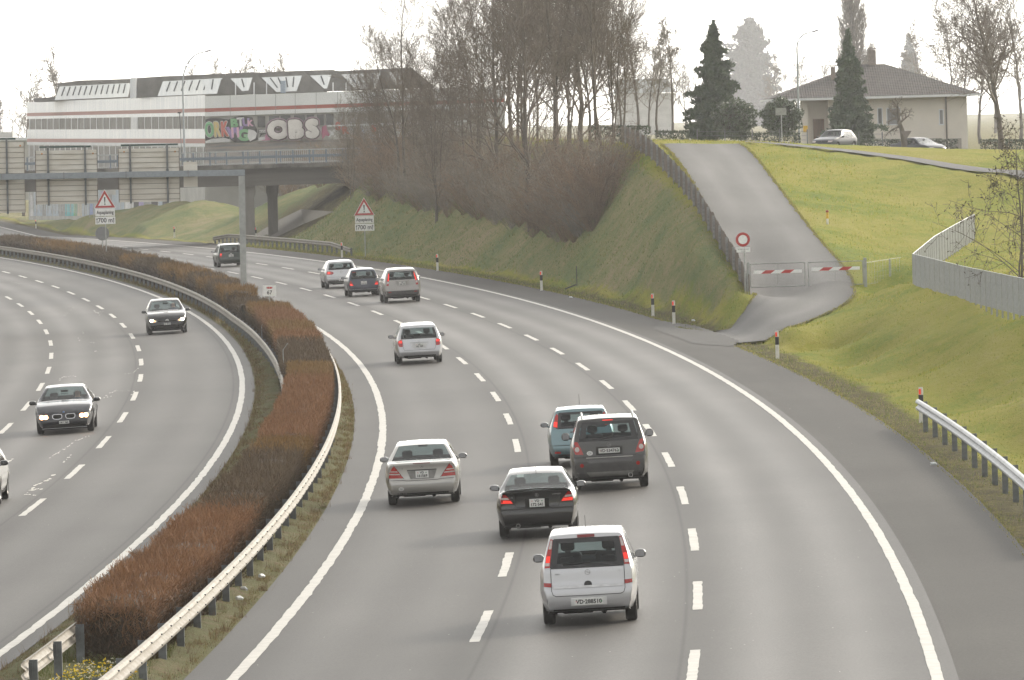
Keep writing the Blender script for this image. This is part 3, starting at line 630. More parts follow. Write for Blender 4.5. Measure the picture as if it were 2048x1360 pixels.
# ------------------------------------------------------------------ median hedges: thousands of clipped twigs round a dense core
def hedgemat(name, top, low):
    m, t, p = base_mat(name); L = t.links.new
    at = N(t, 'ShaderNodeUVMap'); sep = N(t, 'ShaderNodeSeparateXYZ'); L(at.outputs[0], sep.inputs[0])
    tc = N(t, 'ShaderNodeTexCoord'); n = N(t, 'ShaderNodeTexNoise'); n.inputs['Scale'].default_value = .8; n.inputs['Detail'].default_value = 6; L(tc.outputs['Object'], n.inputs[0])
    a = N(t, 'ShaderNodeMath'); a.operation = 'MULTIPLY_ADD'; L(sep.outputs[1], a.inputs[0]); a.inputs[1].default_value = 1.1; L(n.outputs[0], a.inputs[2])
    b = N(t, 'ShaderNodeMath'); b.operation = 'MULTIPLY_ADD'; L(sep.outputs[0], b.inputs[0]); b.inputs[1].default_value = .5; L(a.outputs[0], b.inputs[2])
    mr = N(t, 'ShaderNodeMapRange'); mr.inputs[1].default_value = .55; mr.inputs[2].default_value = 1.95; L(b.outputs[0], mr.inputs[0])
    r = ramp(t, [(0, tuple(c*.55 for c in low)), (.45, low), (.72, top), (1, tuple(min(1, c*1.35) for c in top))]); L(mr.outputs[0], r.inputs[0]); L(r.outputs[0], p.inputs['Base Color'])  # sunlit hedge top is put into the colour: twigs lighten with height
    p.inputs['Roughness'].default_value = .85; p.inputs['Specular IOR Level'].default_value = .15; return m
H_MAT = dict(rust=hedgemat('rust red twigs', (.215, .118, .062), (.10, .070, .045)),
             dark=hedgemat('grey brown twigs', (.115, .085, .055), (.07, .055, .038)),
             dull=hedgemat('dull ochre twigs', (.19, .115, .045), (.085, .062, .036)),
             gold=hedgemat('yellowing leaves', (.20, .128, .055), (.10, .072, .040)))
M_core = mat('hedge core', (.045, .033, .022), .95, var=.4, scale=5)
def hedge(t0, t1, h, kinds, label, oc=-2.33, wd=1.62, dens=1.0, seed=0, leafy=0):
    loc = rp((t0+t1)/2, oc, 0); e = empty('hedge', loc, label, 'hedge', 'clipped hedges along the central reservation')
    rs = np.random.RandomState(seed); Y = float(loc[1]); L = t1-t0
    # core
    ts = np.arange(t0+1.1, t1-.5, .8); prof = [(-.5, 0), (-.5, .6), (-.42, .86), (-.2, .92), (.2, .92), (.42, .86), (.5, .6), (.5, 0)]
    V = []; n = len(prof)
    for t in ts:
        hh = h*(1+.04*math.sin(t*1.3)+.03*math.sin(t*.41+2)); ww = (wd-.3)*(1+.05*math.sin(t*2.1)); ec = min(1, (t-t0)/.6+.3, (t1-t)/.6+.3)
        for a, b in prof: V.append(rp(t, oc+a*ww*ec, b*hh*(.8+.2*ec)-.05))
    V = np.array(V)-loc; m = len(ts); idx = np.arange(m*n).reshape(m, n)
    F = [tuple(int(q) for q in f) for f in np.stack([idx[:-1, :-1], idx[1:, :-1], idx[1:, 1:], idx[:-1, 1:]], -1).reshape(-1, 4)]+[tuple(range(n)), tuple(range((m-1)*n, m*n))[::-1]]
    mk('branches', V, F, M_core, e)
    sc = max(1.0, Y/190.); cnt = int(L*(wd+2.1*h)*230*dens/sc**1.7); kk = len(kinds); tt = t0+rs.rand(cnt)*L
    zone = np.clip(((tt-t0)/L*kk+rs.randn(cnt)*.22).astype(int), 0, kk-1)
    per = wd+2*h; s = rs.rand(cnt)*per; left = s < h; right = s > h+wd; top = ~(left | right)
    o = np.where(left, -wd/2, np.where(right, wd/2, s-h-wd/2)); z = np.where(left, s, np.where(right, per-s, h))
    env = 1+.05*np.sin(tt*1.3)+.05*np.sin(tt*.41+2)+.05*np.sin(tt*3.7); z = z*env
    end = rs.rand(cnt) < min(.2, 3.2/L); tt = np.where(end, np.where(rs.rand(cnt) < .5, t0, t1), tt); o = np.where(end, (rs.rand(cnt)-.5)*wd, o); z = np.where(end, rs.rand(cnt)*h, z)
    inn = rs.rand(cnt)**2*.22; o = o*(1-inn*.9/wd*1.3); P = rp(tt, o+oc, 0); P[:, 2] += np.maximum(z-inn*.6, .02); hdn = np.interp(tt, TT, HH)
    out = np.where(left, -1., np.where(right, 1., 0)); D = np.stack([out*np.cos(hdn)*.5, out*np.sin(hdn)*.5, np.where(top, 1., .75)], -1)+rs.randn(cnt, 3)*.38; D = nrm(D)
    ln = (.10+.13*rs.rand(cnt))*sc**.5; wv = nrm(np.cross(D, rs.randn(cnt, 3)))*(.0065*sc*(.7+.6*rs.rand(cnt)))[:, None]
    A = P-D*(ln*.6)[:, None]-loc; B = P+D*(ln*.55)[:, None]-loc
    V = np.stack([A-wv, A+wv, B+wv*.5, B-wv*.5], 1).reshape(-1, 3); F = np.arange(cnt*4).reshape(-1, 4)
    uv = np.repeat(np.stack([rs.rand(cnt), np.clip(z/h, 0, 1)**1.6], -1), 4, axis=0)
    ms = [H_MAT[k] for k in kinds]
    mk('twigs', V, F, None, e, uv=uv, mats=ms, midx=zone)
    return e
hedge(22.3, 61, 1.14, ['rust', 'rust', 'rust', 'rust', 'dark'], 'nearest hedge, broad rust-red twigs ending in a brown face beside the bottom left verge', seed=1, oc=-2.17, wd=1.30)
hedge(61.3, 86, 1.14, ['dark', 'dark', 'dull'], 'grey-brown hedge stretch between two rust-red ones, left of the silver saloon car', seed=2, oc=-2.17, wd=1.30)
hedge(86.3, 141, 1.16, ['rust', 'rust', 'rust', 'rust', 'gold'], 'rust-red hedge with a yellow far end, where the left guard rail disappears', seed=3, oc=-2.2, wd=1.4)
hedge(141.5, 166, 1.15, ['dark', 'dark'], 'short dull brown hedge stretch on the bend, just behind the yellow-leaved edge', seed=4)
hedge(166.4, 222, 1.22, ['rust', 'gold', 'rust', 'rust', 'dull'], 'hedge around the small white kilometre sign, rust-red with yellow sprigs', seed=5)
hedge(226.5, 233, 1.1, ['dark'], 'short dark hedge just before the gantry post, behind the kilometre sign', seed=6, oc=-2.6)
hedge(240.5, 291.5, 1.35, ['dull', 'dark', 'dull', 'dark', 'dull'], 'ochre-brown hedge between the gantry post and the left warning sign', seed=7, oc=-2.7)
hedge(296, 345, 1.35, ['dull', 'dark', 'dark', 'dull'], 'dark brown hedge directly left of the grey round sign back', seed=8, oc=-2.7)
hedge(345.5, 462, 1.35, ['dark', 'dull', 'dark'], 'farthest hedge, its blunt end near the left edge of the view', seed=9, oc=-2.7)
# ------------------------------------------------------------------ street furniture
M_galv = mat('galvanised steel', (.36, .37, .36), .45, .55, var=.15, scale=4)
M_galvd = mat('dull galvanised posts', (.15, .16, .165), .6, .2, var=.25, scale=6)
M_rail = mat('weathered guard rail steel', (.29, .27, .235), .7, .1, col2=(.20, .175, .14), scale=2.5, stretch=(1, 1, 5))
M_rail2 = mat('clean guard rail steel', (.42, .43, .44), .5, .4, var=.12, scale=2)
M_dark = mat('dark steel', (.05, .05, .05), .6)
M_white = mat('white sign face', (.86, .86, .84), .5, var=.04)
M_red = mat('sign red', (.46, .035, .03), .45, var=.08)
M_black = mat('sign black', (.02, .02, .022), .5)
M_conc = mat('stained concrete', (.24, .225, .20), .85, col2=(.15, .14, .125), scale=1.2, bump=.3, stretch=(1, 1, .25))
M_beige = mat('sign back plates', (.70, .67, .61), .6, col2=(.60, .56, .49), scale=2, stretch=(.4, 1, 2))
M_grey = mat('grey sign back', (.22, .225, .225), .6, .2, var=.1)
PROF = [(0, .44), (.045, .455), (.075, .50), (.075, .53), (.02, .575), (0, .595), (.02, .615), (.075, .66), (.075, .69), (.045, .735), (0, .75)]
def rail(label, t0, t1, off, spacing, face, m, postm, flare=0, shown=100, sink=0.0, dz=0.0, bolts=None):
    tm = (t0+t1)/2; loc = rp(tm, off, 0); e = empty('guard_rail', loc, label, 'guard rail')
    off_ = lambda t: (float(np.interp(t, [14, 60, 130, 150, 180, 220, 400], [-2.72, -2.82, -2.95, -3.15, -3.45, -3.78, -3.8])) if off == -3.42 else off)+(flare*max(0, 1-(t-t0)/1.2)**2 if flare else 0)
    ts = np.arange(t0, t1+.01, 2.0); V = []
    if flare: ts = np.concatenate([t0+np.array([0, .3, .7, 1.2]), ts[1:]])
    # straight 4 m elements joined with slight kinks
    for t in ts:
        dzz = -sink*max(0, 1-(t-t0)/12.) - sink*max(0, 1-(t1-t)/12.)
        for s_, k in ((0, 1), (-.006, -1)):
            for a, z in PROF[::k]: V.append(rp(t, off_(t)+face*(a+.05+s_), z+dz+dzz))
    V = np.array(V)-loc; n = 2*len(PROF); m_ = len(ts); F = []
    for i in range(m_-1):
        for k in range(n): F.append((i*n+k, i*n+(k+1) % n, (i+1)*n+(k+1) % n, (i+1)*n+k))
    F += [tuple(range(n)), tuple(range((m_-1)*n, m_*n))[::-1]]
    mk('rail', V, F, m, e)
    pts = np.arange(t0+.4, t1, spacing); rest = MB()
    pm = MB(); pm.box((0, 0, .28), (.13, .012, .92)); pm.box((.06, .028, .28), (.012, .06, .92)); pm.box((-.06, .028, .28), (.012, .06, .92)); pm.box((face*.04, .01, .6), (.06, .10, .2))
    first = None
    for i, t in enumerate(pts):
        dzz = -sink*max(0, 1-(t-t0)/12.)-sink*max(0, 1-(t1-t)/12.)
        P = rp(t, off_(t)-face*.03, dz+dzz)-loc; h = hd(t)
        if i < shown:
            if first is None: first = pm.build('post', postm, e); o = first
            else: o = first.copy(); C.objects.link(o); o.parent = e
            o.location = P; o.rotation_euler = (0, 0, h)
        else:
            M = Matrix.Rotation(h, 3, 'Z'); rest.add([M@Vector(v)+Vector(P) for v in pm.v], pm.f)
    if rest.v: tag(rest.build('post', postm, e), kind='stuff')
    if bolts:
        bm = MB(); 
        for t in np.arange(t0+.4, min(t1, bolts), 2.0):
            for z in (.525, .70):
                bm = MB(); bm.box(rp(t, off_(t)+face*.128, z+dz)-loc, (.03, .07, .022)); bm.build('bolt', M_dark, e)
    return e
rail('pale cream guard rail between the rust-red hedge and the right carriageway', 6, 176, -1.36, 4.0, 1, M_rail, M_galvd, dz=.0, bolts=88)
rail('long weathered guard rail on the left side of the central reservation, left of the hedges', 13.5, 560, -3.42, 4.0, -1, M_rail, M_galvd, shown=100)
rail('far length of guard rail along the right carriageway, past the last hedge', 462, 560, -1.3, 4.0, 1, M_rail2, M_galvd)
rail('clean bent-ended guard rail at the right edge, in front of the striped post', 40, 98.5, PE+.75, 4.0, -1, M_rail2, M_galvd)
rail('grey guard rail in front of the bridge pillars, on the far outer verge', 388, 482, PE+1.15, 3.0, -1, M_rail, M_galvd, sink=.30)

M_refl = mat('red reflector', (.75, .05, .02), .3, emit=.25)
M_pw = mat('post plastic white', (.68, .67, .62), .6, var=.08, scale=6)
def delin(a, b, label, first=[None], h=.98):
    P = hit(a, b) if not isinstance(a, float) else None
    if first[0] is None:
        e = empty('delineator_post', P, label, 'marker post', 'striped marker posts beside the outer shoulder')
        m = MB(); pr = [(-.065, -.03), (.05, -.045), (.065, -.02), (.03, .045), (-.045, .045)]
        m.prism(pr, -.3, .50); m.prism(pr, .77, h-.03); m.prism([(x*.9, y*.8) for x, y in pr], h-.031, h); m.build('post', M_pw, e)
        m = MB(); m.prism([(x*1.03, y*1.04) for x, y in pr], .498, .772); m.build('band', M_black, e)
        m = MB(); m.box((-.028, -.044, .86), (.06, .012, .15)); m.build('reflector', M_refl, e); first[0] = e
    else:
        e = copy_tree(first[0]); e.location = P; e['label'] = label
    e.rotation_euler = (0, 0, hd(P[1]-100)); return e
for a, b, l in [(1555,718,'striped white post on the grass right of the access road mouth'),(1348,649,'striped post nearest the corner of the access road, right one of a close pair'),
    (1306,633,'left one of the close pair of striped posts before the access road'),(1083,581,'striped post left of the thin dark pole on the bank'),(875,542,'striped post between the warning sign and the thin dark pole'),
    (684,515,'striped post at the end of the far guard rail, left of the warning sign'),(512,479,'small striped post between the two bridge pillars'),(349,476,'tiny striped post on the far verge left of the gantry post'),
    (72,457,'farthest striped post, under the left gantry sign'),(1843,846,'striped post standing behind the bent end of the clean guard rail')]:
    delin(a, b, l)
# ---- triangular warning signs
def tri(s, r=.0): return [(-s/2, 0), (s/2, 0), (0, s*.866)]
def warning_sign(P, label, rot, base_h, disc=False):
    e = empty('warning_sign', P, label, 'road sign', None, (0, 0, rot))
    m = MB(); m.tube([(0, .04, -.4), (0, .04, base_h+1.9)], .04, 10); m.build('pole', M_galv, e)
    z1 = base_h; W = 1.25
    f = lambda x, y, z: (x, z, y)
    # lower board
    b = MB(); b.box((0, 0, z1+.24), (W, .03, .46)); bd = b.build('distance_board', M_white, e)
    v, fc = text_mesh('700 m', .40, .003, .92, bold=.006); mk('lettering', [(x, -.018-z, y+z1+.235) for x, y, z in v], fc, M_black, bd)
    m = MB()
    for sx in (-1, 1): m.prism([(sx*.52-.018, z1+.06), (sx*.52+.018, z1+.06), (sx*.52+.018, z1+.31), (sx*.52+.055, z1+.29), (sx*.52, z1+.42), (sx*.52-.055, z1+.29), (sx*.52-.018, z1+.31)][::1], -.016, -.022, f)
    m.build('arrows', M_black, bd)
    b = MB(); b.box((0, 0, z1+.75), (W-.03, .03, .47)); b2 = b.build('text_board', M_white, e)
    v, fc = text_mesh('Aquaplaning', .30, .003, .72, bold=.007); mk('lettering', [(x, -.018-z, y+z1+.735) for x, y, z in v], fc, M_black, b2)
    z2 = z1+1.03; S = 1.28
    def T(s, zc_): return [(-s/2, zc_-s*.2887), (s/2, zc_-s*.2887), (0, zc_+s*.577)]
    zc_ = z2+S*.2887
    m = MB(); m.prism(T(S+.08, zc_), -.012, .012, f); tb = m.build('triangle_plate', M_white, e)
    m = MB(); m.prism(T(S, zc_), -.018, -.0125, f); m.build('red_border', M_red, tb)
    m = MB(); m.prism(T(S*.66, zc_), -.024, -.0185, f); m.build('white_field', M_white, tb)
    m = MB(); m.prism([(-.045, zc_+.30), (.045, zc_+.30), (.022, zc_-.06), (-.022, zc_-.06)], -.03, -.0245, f); m.lathe([(0, -.03), (.045, -.03), (.045, -.0245), (0, -.0245)], 16, 'y', (0, 0, zc_-.14)); m.build('exclamation_mark', M_black, tb)
    return e
# left one stands in the central reservation
P, t = at_off(218, -3.05, 520, 640); s_ = CF/P[1]
warning_sign(P, 'triangular exclamation warning sign with Aquaplaning board in the central reservation, between two hedges', .02, 3.05)
P, t = at_off(208, -2.4, 520, 640)
e = empty('round_sign', P+np.array([0,0,0]), 'round grey sign back partly behind the post of the left warning sign', 'road sign', None, (0, 0, .05))
m = MB(); m.lathe([(0, -.015), (.44, -.015), (.45, 0), (.44, .015), (0, .015)], 40, 'y', (0, 0, 2.35)); m.build('disc', M_grey, e)
m = MB(); m.tube([(0, .05, -.3), (0, .05, 2.6)], .035, 8); m.build('pole', M_galv, e)
warning_sign(hit(731, 516), 'triangular exclamation warning sign with Aquaplaning board on the grass bank beside the right carriageway', -.03, 1.75)
# ---- kilometre sign
P, t = at_off(539, -2.2, 600, 760)
e = empty('kilometre_sign', P, 'small white kilometre sign reading 67 rising from the hedge', 'road sign', None, (0, rad(1.2), .05))
hz = (P[2]) ; sc_ = CF/P[1]; zt = CH+(242.4+(1024-537)*.028-571)/sc_-P[2]
m = MB(); m.tube([(0, .03, -.3), (0, .03, zt-.05)], .03, 8); m.build('pole', M_galv, e)
m = MB(); m.box((0, 0, zt-.23), (.56, .02, .47)); b = m.build('plate', M_white, e)
v, f = text_mesh('67', .24, .002, .95, bold=.004); mk('lettering', [(x, -.014-z, y+zt-.31) for x, y, z in v], f, M_black, b)
m = MB(); m.box((0, -.013, zt-.10), (.17, .006, .085)); m.box((0, -.013, zt-.10), (.26, .005, .05)); rb = m.build('route_badge', M_red, b)
v, f = text_mesh('1', .09, .002, 1); mk('lettering', [(x, -.0185-z, y+zt-.10) for x, y, z in v], f, M_white, rb)
# little bent reflector stalks on the rail
for a, b_, lab in ((523, 652, 'bent thin metal stalk on the left guard rail below the kilometre sign'), (566, 700, 'short metal stalk at the hedge side, lower down than the bent one')):
    P = ray(a, b_, float(at_off(a, -3.2, 600, 800)[0][1])); m = MB(); m.tube([(0, 0, -.75), (0, 0, 0), (.16, 0, .22)], .018, 6); o = m.build('reflector_stalk', M_galv); o.location = P; tag(o, lab, 'marker')
# ---- sign gantry
P, t = at_off(488, -2.3, 560, 700); GS = CF/P[1]; G = P
e = empty('sign_gantry', P, 'grey steel sign gantry over the left carriageway, seen from behind', 'gantry', None, (0, rad(.6), rad(3)))
vb = 242.4+(1024-488)*.028+(CH-P[2])*GS
def gx(px): return (px-488)/GS
def gz_(px, py): return ((vb+(488-px)*.028)-py)/GS
m = MB(); m.box((0, 0, (gz_(475, 340)-.3)/2-.15), (.29, .29, gz_(475, 340)+.02), bev=.01); m.build('post', M_galv, e)
zt = gz_(479, 339.5)
m = MB(); m.box((-8.9, 0, zt-.14), (18.1, .34, .28), bev=.01); m.build('beam', mat('grey painted beam', (.27, .30, .33), .5, .3, var=.08), e)
m = MB()
for x in np.arange(-17, 0, 2.9): m.box((x, -.001, zt-.14), (.05, .37, .31))
m.build('beam_flange', M_grey, e)
def panel(x0, x1, y0, y1, brs, lampx):
    xc = gx((x0+x1)/2); W = (x1-x0)/GS; pm_ = (x0+x1)/2; zt_, zb_ = gz_(pm_, y0), gz_(pm_, y1)
    m = MB(); m.box((xc, .42, (zt_+zb_)/2), (W, .05, zt_-zb_)); p_ = m.build('sign_panel', M_beige, e)
    m = MB(); z = zb_+.12
    while z < zt_: m.box((xc, .385, z), (W, .022, .02)); z += .245
    for s in (-1, 1): m.box((xc+s*W/2, .40, (zt_+zb_)/2), (.025, .07, zt_-zb_+.01))
    m.build('stiffener', mat('brownish ribs', (.16, .13, .10), .7), p_)
    for bx in brs: m = MB(); m.box((gx(bx), .33, (zt_+zb_)/2+.06), (.09, .085, zt_-zb_+.25)); m.box((gx(bx), .25, zt-.14), (.12, .2, .46)); m.build('bracket', M_galvd, p_)
    if lampx:
        m = MB(); m.box(((gx(lampx[0])+gx(lampx[1]))/2, .62, zt_+.16), (gx(lampx[1])-gx(lampx[0]), .16, .09)); m.build('lamp_bar', mat('dark green lamp housing', (.05, .085, .075), .5), p_)
    for bx, by in ((brs[0]-12, y0+8), (x1-8, y0+6)): m = MB(); m.box((gx(bx), .388, gz_(bx, by)), (.07, .006, .07)); m.build('sticker', mat('orange sticker', (.6, .25, .04), .5), p_)
panel(-60, 55, 290, 431, (-20, 20), (-30, 38)); panel(77, 200, 304, 411.5, (102, 176), (85, 188)); panel(242.5, 364, 298.5, 405.5, (266, 340), (248, 362))
m = MB(); m.box((gx(386), .30, gz_(386, 350)), (28/GS, .04, 50/GS)); m.build('sign_panel', M_beige, e)
# ---- access road gate
ga, gb = ray(1497, 578, 298), ray(1731, 571, 298); gl_ = math.hypot(*(gb-ga)[:2]); ang = math.atan2(gb[1]-ga[1], gb[0]-ga[0])
e = empty('gate', ga, 'low double steel gate with red and white striped boards across the access road', 'gate', None, (0, 0, ang)); H = 1.0
dzg = gb[2]-ga[2]
for x, hh, w_ in ((0, H+.08, .10), (gl_, H+.12, .13)):
    m = MB(); m.box((x, 0, hh/2-.15+dzg*x/gl_), (w_, .1, hh+.3), bev=.008); m.build('post', M_galv, e)
for k in (0, 1):
    x0 = .09+k*(gl_/2-.02); x1 = x0+gl_/2-.16; m = MB(); r = .02
    zs = lambda x: dzg*x/gl_
    for a, b_ in (((x0, .06), (x1, .06)), ((x0, H), (x1, H)), ((x0, .06), (x0, H)), ((x1, .06), (x1, H)), (((x0+x1)/2, .06), ((x0+x1)/2, H))): m.tube([(a[0], 0, a[1]+zs(a[0])), (b_[0], 0, b_[1]+zs(b_[0]))], r if a[0] != (x0+x1)/2 or a[1] == b_[1] else .011, 6)
    lf = m.build('gate_leaf', M_galv, e)
    wires = MB()
    for q in np.arange(x0, x1, .055): wires.box((q, .0, .53+zs(q)), (.0035, .0035, .93))
    for q in np.arange(.08, H, .055): wires.tube([(x0, 0, q+zs(x0)), (x1, 0, q+zs(x1))], .0018, 3)
    wires.build('wire_mesh', M_galv, lf)
    bx0, bx1, zb_ = x0+.13, x1-.12, .60+(.05 if k else 0); bd = MB(); rd = MB(); n = 5; w_ = (bx1-bx0)/n
    for i in range(n):
        t_ = rd if i % 2 else bd; a, b_ = bx0+i*w_, bx0+(i+1)*w_; sl_ = .09
        t_.prism([(a-(sl_ if i else 0), zb_+zs(a)), (b_-(sl_ if i < n-1 else 0), zb_+zs(b_)), (b_+(0 if i == n-1 else 0)+(sl_ if i < n-1 else 0), zb_+.13+zs(b_)), (a+(sl_ if i else 0), zb_+.13+zs(a))], -.045, -.03, lambda x, y, z: (x, z, y))
    b1 = bd.build('warning_board', M_white, lf); rd.build('red_stripes', M_red, b1)
# no-vehicles sign by the gate
sg = ray(1491, 585, 297.5); e = empty('no_vehicles_sign', sg, 'round red-rimmed white no-vehicles sign on a pole left of the gate', 'road sign')
m = MB(); m.tube([(0, .02, -.3), (0, .02, 2.15)], .03, 8); m.build('pole', M_galv, e); zc_ = (585-479)/49.7
f = lambda z0, r: [(0, z0), (r, z0), (r, z0+.006), (0, z0+.006)]
m = MB(); m.lathe([(0, -.012), (.285, -.012), (.285, .01), (0, .01)], 40, 'y', (-.05, 0, zc_)); d_ = m.build('disc', M_red, e); m = MB(); m.lathe([(0, -.018), (.185, -.018), (.185, -.013), (0, -.013)], 40, 'y', (-.05, 0, zc_)); m.build('white_field', M_white, d_)
m = MB(); m.box((-.04, 0, zc_-.42), (.55, .015, .19), bev=.005); b = m.build('supplementary_plate', M_white, e)
for s, dz in (('exploitation autorisée', .035), ('véhicules', -.045)):
    v, ff = text_mesh(s, .065, .002, .8); mk('lettering', [(x-.04, -.0105-z, y+zc_-.42+dz) for x, y, z in v], ff, M_black, b)
# ---- weathered timber fence left of the access road
M_board = mat('weathered fence boards', (.115, .082, .056), .95, col2=(.17, .15, .125), scale=3, stretch=(6, 6, .6), bump=.3)
tf = resample(smooth_curve([ray(*p) for p in TF_PTS]), 400); loc = tf[0].copy(); e = empty('board_fence', loc, 'dark weathered board fence along the left edge of the access road', 'fence')
L = np.concatenate([[0], np.cumsum(np.linalg.norm(np.diff(tf[:, :2], axis=0), axis=1))]); rg = random.Random(9); mb = MB(); x = 0
while x < L[-1]-.1:
    p = [float(np.interp(x, L, tf[:, i])) for i in range(3)]; q = [float(np.interp(x+.1, L, tf[:, i])) for i in range(3)]; p[2] = gz(p[0], p[1]); a = math.atan2(q[1]-p[1], q[0]-p[0]); hh = .92+rg.uniform(-.05, .05)
    mb.box((p[0]-loc[0], p[1]-loc[1], p[2]-loc[2]+hh/2-.08), (.135, .022, hh+.1), Matrix.Rotation(a, 3, 'Z')@Matrix.Rotation(rg.uniform(-.02, .02), 3, 'Y')); x += .15
mb.build('boards', M_board, e)
x = 1.0; first = None
while x < L[-1]-1:
    p = [float(np.interp(x, L, tf[:, i])) for i in range(3)]; p[2] = gz(p[0], p[1])
    if first is None: m = MB(); m.box((0, 0, .42), (.11, .11, 1.25), bev=.01); first = m.build('post', mat('grey concrete posts', (.26, .26, .25), .8, var=.2), e); o = first
    else: o = first.copy(); C.objects.link(o); o.parent = e
    o.location = (p[0]-loc[0]-.09, p[1]-loc[1], p[2]-loc[2]); x += 4.9
# ---- chain-link fence on the right
M_link = mat('chain-link wire', (.40, .41, .42), .5, .4, var=.1)
def chain_fence(pts, label, H=1.2, tr=.014, spacing=2.2, wire=.10, wr=.0062, postr=.022, name='chain_link_fence'):
    P = resample(np.array([ray(*p) for p in pts]), 200); loc = P[0].copy(); e = empty(name, loc, label, 'fence')
    L = np.concatenate([[0], np.cumsum(np.linalg.norm(np.diff(P[:, :2], axis=0), axis=1))])
    at = lambda x: np.array([np.interp(x, L, P[:, i]) for i in range(3)])-loc
    A, B, R_ = [], [], []
    for i, x in enumerate(np.arange(0, L[-1], wire)):
        a = at(x); b_ = a.copy(); a[2] += .03; b_[2] += H; A.append(a); B.append(b_); R_.append(wr*(2.2 if i % 3 == 0 else 1))
    for z in np.arange(.1, H, .2):
        for x in np.arange(0, L[-1]-1, 1.): a = at(x); b_ = at(x+1.); a[2] += z; b_[2] += z; A.append(a); B.append(b_); R_.append(wr*.6)
    V, F = prisms(A, B, R_, R_, 4); mk('wire_mesh', V, F, M_link, e)
    m = MB(); m.tube([at(x)+np.array([0, 0, H+.02]) for x in np.linspace(0, L[-1], 40)], tr, 6); m.tube([at(x)+np.array([0, 0, .05]) for x in np.linspace(0, L[-1], 40)], .006, 4); m.build('top_rail', M_link, e)
    first = None
    for i, x in enumerate(np.arange(0, L[-1], spacing)):
        if first is None: mm = MB(); mm.box((0, 0, H/2-.1), (.06, .05, H+.24)); first = mm.build('post', M_galv, e); o = first
        else: o = first.copy(); C.objects.link(o); o.parent = e
        o.location = at(x)
    return e
chain_fence([(2120,655,218),(2048,634,234),(1930,603,258),(1827,572,281)], 'silvery chain-link fence running from the bend to the right edge of the view')
chain_fence([(1827,572,281),(1870,532,304),(1912,505,321),(1950,482,336)], 'silvery chain-link fence climbing away from the bend up the meadow')
chain_fence([(1733,571,298),(1803,560,300)], 'low thin wire fence between the gate and a single post', H=.9, tr=.006, spacing=1.7, wire=.2, wr=.002)
# ---- small single things on the grass
P = hit(1655, 447); e = empty('marker_post', P, 'stubby yellow post with a red cap on the meadow', 'marker post')
m = MB(); m.lathe([(.055, -.2), (.055, .22), (.0, .22)], 12); m.build('foot', M_pw, e); m = MB(); m.lathe([(.062, .22), (.062, .50), (0, .50)], 12); m.build('shaft', mat('signal yellow', (.65, .42, .03), .5), e)
m = MB(); m.lathe([(.066, .50), (.07, .58), (.03, .61), (0, .61)], 12); m.build('cap', mat('rust red cap', (.32, .06, .03), .6), e)
P = hit(1154, 574); e = empty('thin_pole', P, 'thin dark pole standing alone low on the bank', 'pole'); m = MB(); m.tube([(0, 0, -.3), (0, 0, 1.05)], .022, 6); m.build('pole', M_dark, e); m = MB(); m.box((-.32, -.05, .02), (.6, .07, .07), Matrix.Rotation(rad(-20), 3, 'Y')); m.build('fallen_bar', M_dark, e)
M_lit = mat('litter', (.7, .72, .74), .5)
for i, (a, b_, l) in enumerate([(478, 1212, 'crumpled white cup with blue print in the weeds beside the cream guard rail'), (487, 1193, 'small slanting scrap of packaging just above the white cup'), (523, 1167, 'tiny round white scrap on the median grass, highest of the litter there'), (1141, 598, 'small white scrap on the far verge beside a striped post'), (1386, 645, 'white scrap at the edge of the access road mouth'), (1866, 935, 'pale bit of litter under the clean guard rail')]):
    P = hitroad(a, b_) if i < 3 else hit(a, b_)
    m = MB(); r = random.Random(i); m.tube([(-.07, 0, .08), (.02, .01, .10), (.08, 0, .09)], [.035, .04, .025], 7); o = m.build('litter', M_lit); o.location = P+np.array([0, 0, .06 if i < 3 else 0]); o.rotation_euler = (0, .2, r.uniform(-1, 1)); tag(o, l, 'litter')
# ---- street lamps
def lamp(a, btop, bbase, Y, reach, label, curve):
    B = ray(a, bbase, Y); s = CF/Y; h = (bbase-btop)/s
    e = empty('street_lamp', B, label, 'street lamp'); m = MB(); pts = [(0, 0, -2), (0, 0, h*curve)]; n = 10
    for i in range(1, n+1):
        q = math.pi/2*i/n; pts.append((reach*(1-math.cos(q)), 0, h*curve+(h*(1-curve))*math.sin(q)))
    m.tube(pts, [.09, .06]+[.055-.002*i for i in range(n)], 8); m.build('pole', mat('lamp pole', (.33, .36, .38), .5, .3), e)
    m = MB(); M = Matrix.Rotation(rad(-14), 3, 'Y'); x0 = reach
    for k in range(1): 
        vs = []; prof = [(0, .02), (.12, .09), (.35, .14), (.6, .12), (.72, .03)]
        for px, r_ in prof:
            for q in range(8): an = 2*math.pi*q/8; vs.append(M@Vector((px, r_*math.cos(an), r_*.45*math.sin(an)))+Vector((x0-.05, 0, h)))
        fs = [(i*8+q, i*8+(q+1) % 8, (i+1)*8+(q+1) % 8, (i+1)*8+q) for i in range(4) for q in range(8)]+[tuple(range(7, -1, -1)), tuple(range(32, 40))]; m.add(vs, fs)
    m.build('lamp_head', mat('lamp head', (.12, .12, .17), .4), e); return e
lamp(369, 106, 300, 590, 1.75, 'curved-arm street lamp rising in front of the long factory', .66)
lamp(1599, 66, 285, 540, 1.0, 'straight tall street lamp beside the bungalow', .86)
m = MB(); e = empty('floodlight_mast', ray(364, 300, 585), 'thin dark mast beside the left street lamp, in front of the factory', 'mast'); m.tube([(0,0,-2),(-.1,0,2.9)], .035, 6); m.build('pole', M_galvd, e); m = MB(); m.box((-.12,0,2.95),(.28,.1,.1)); m.build('floodlight', M_dark, e)
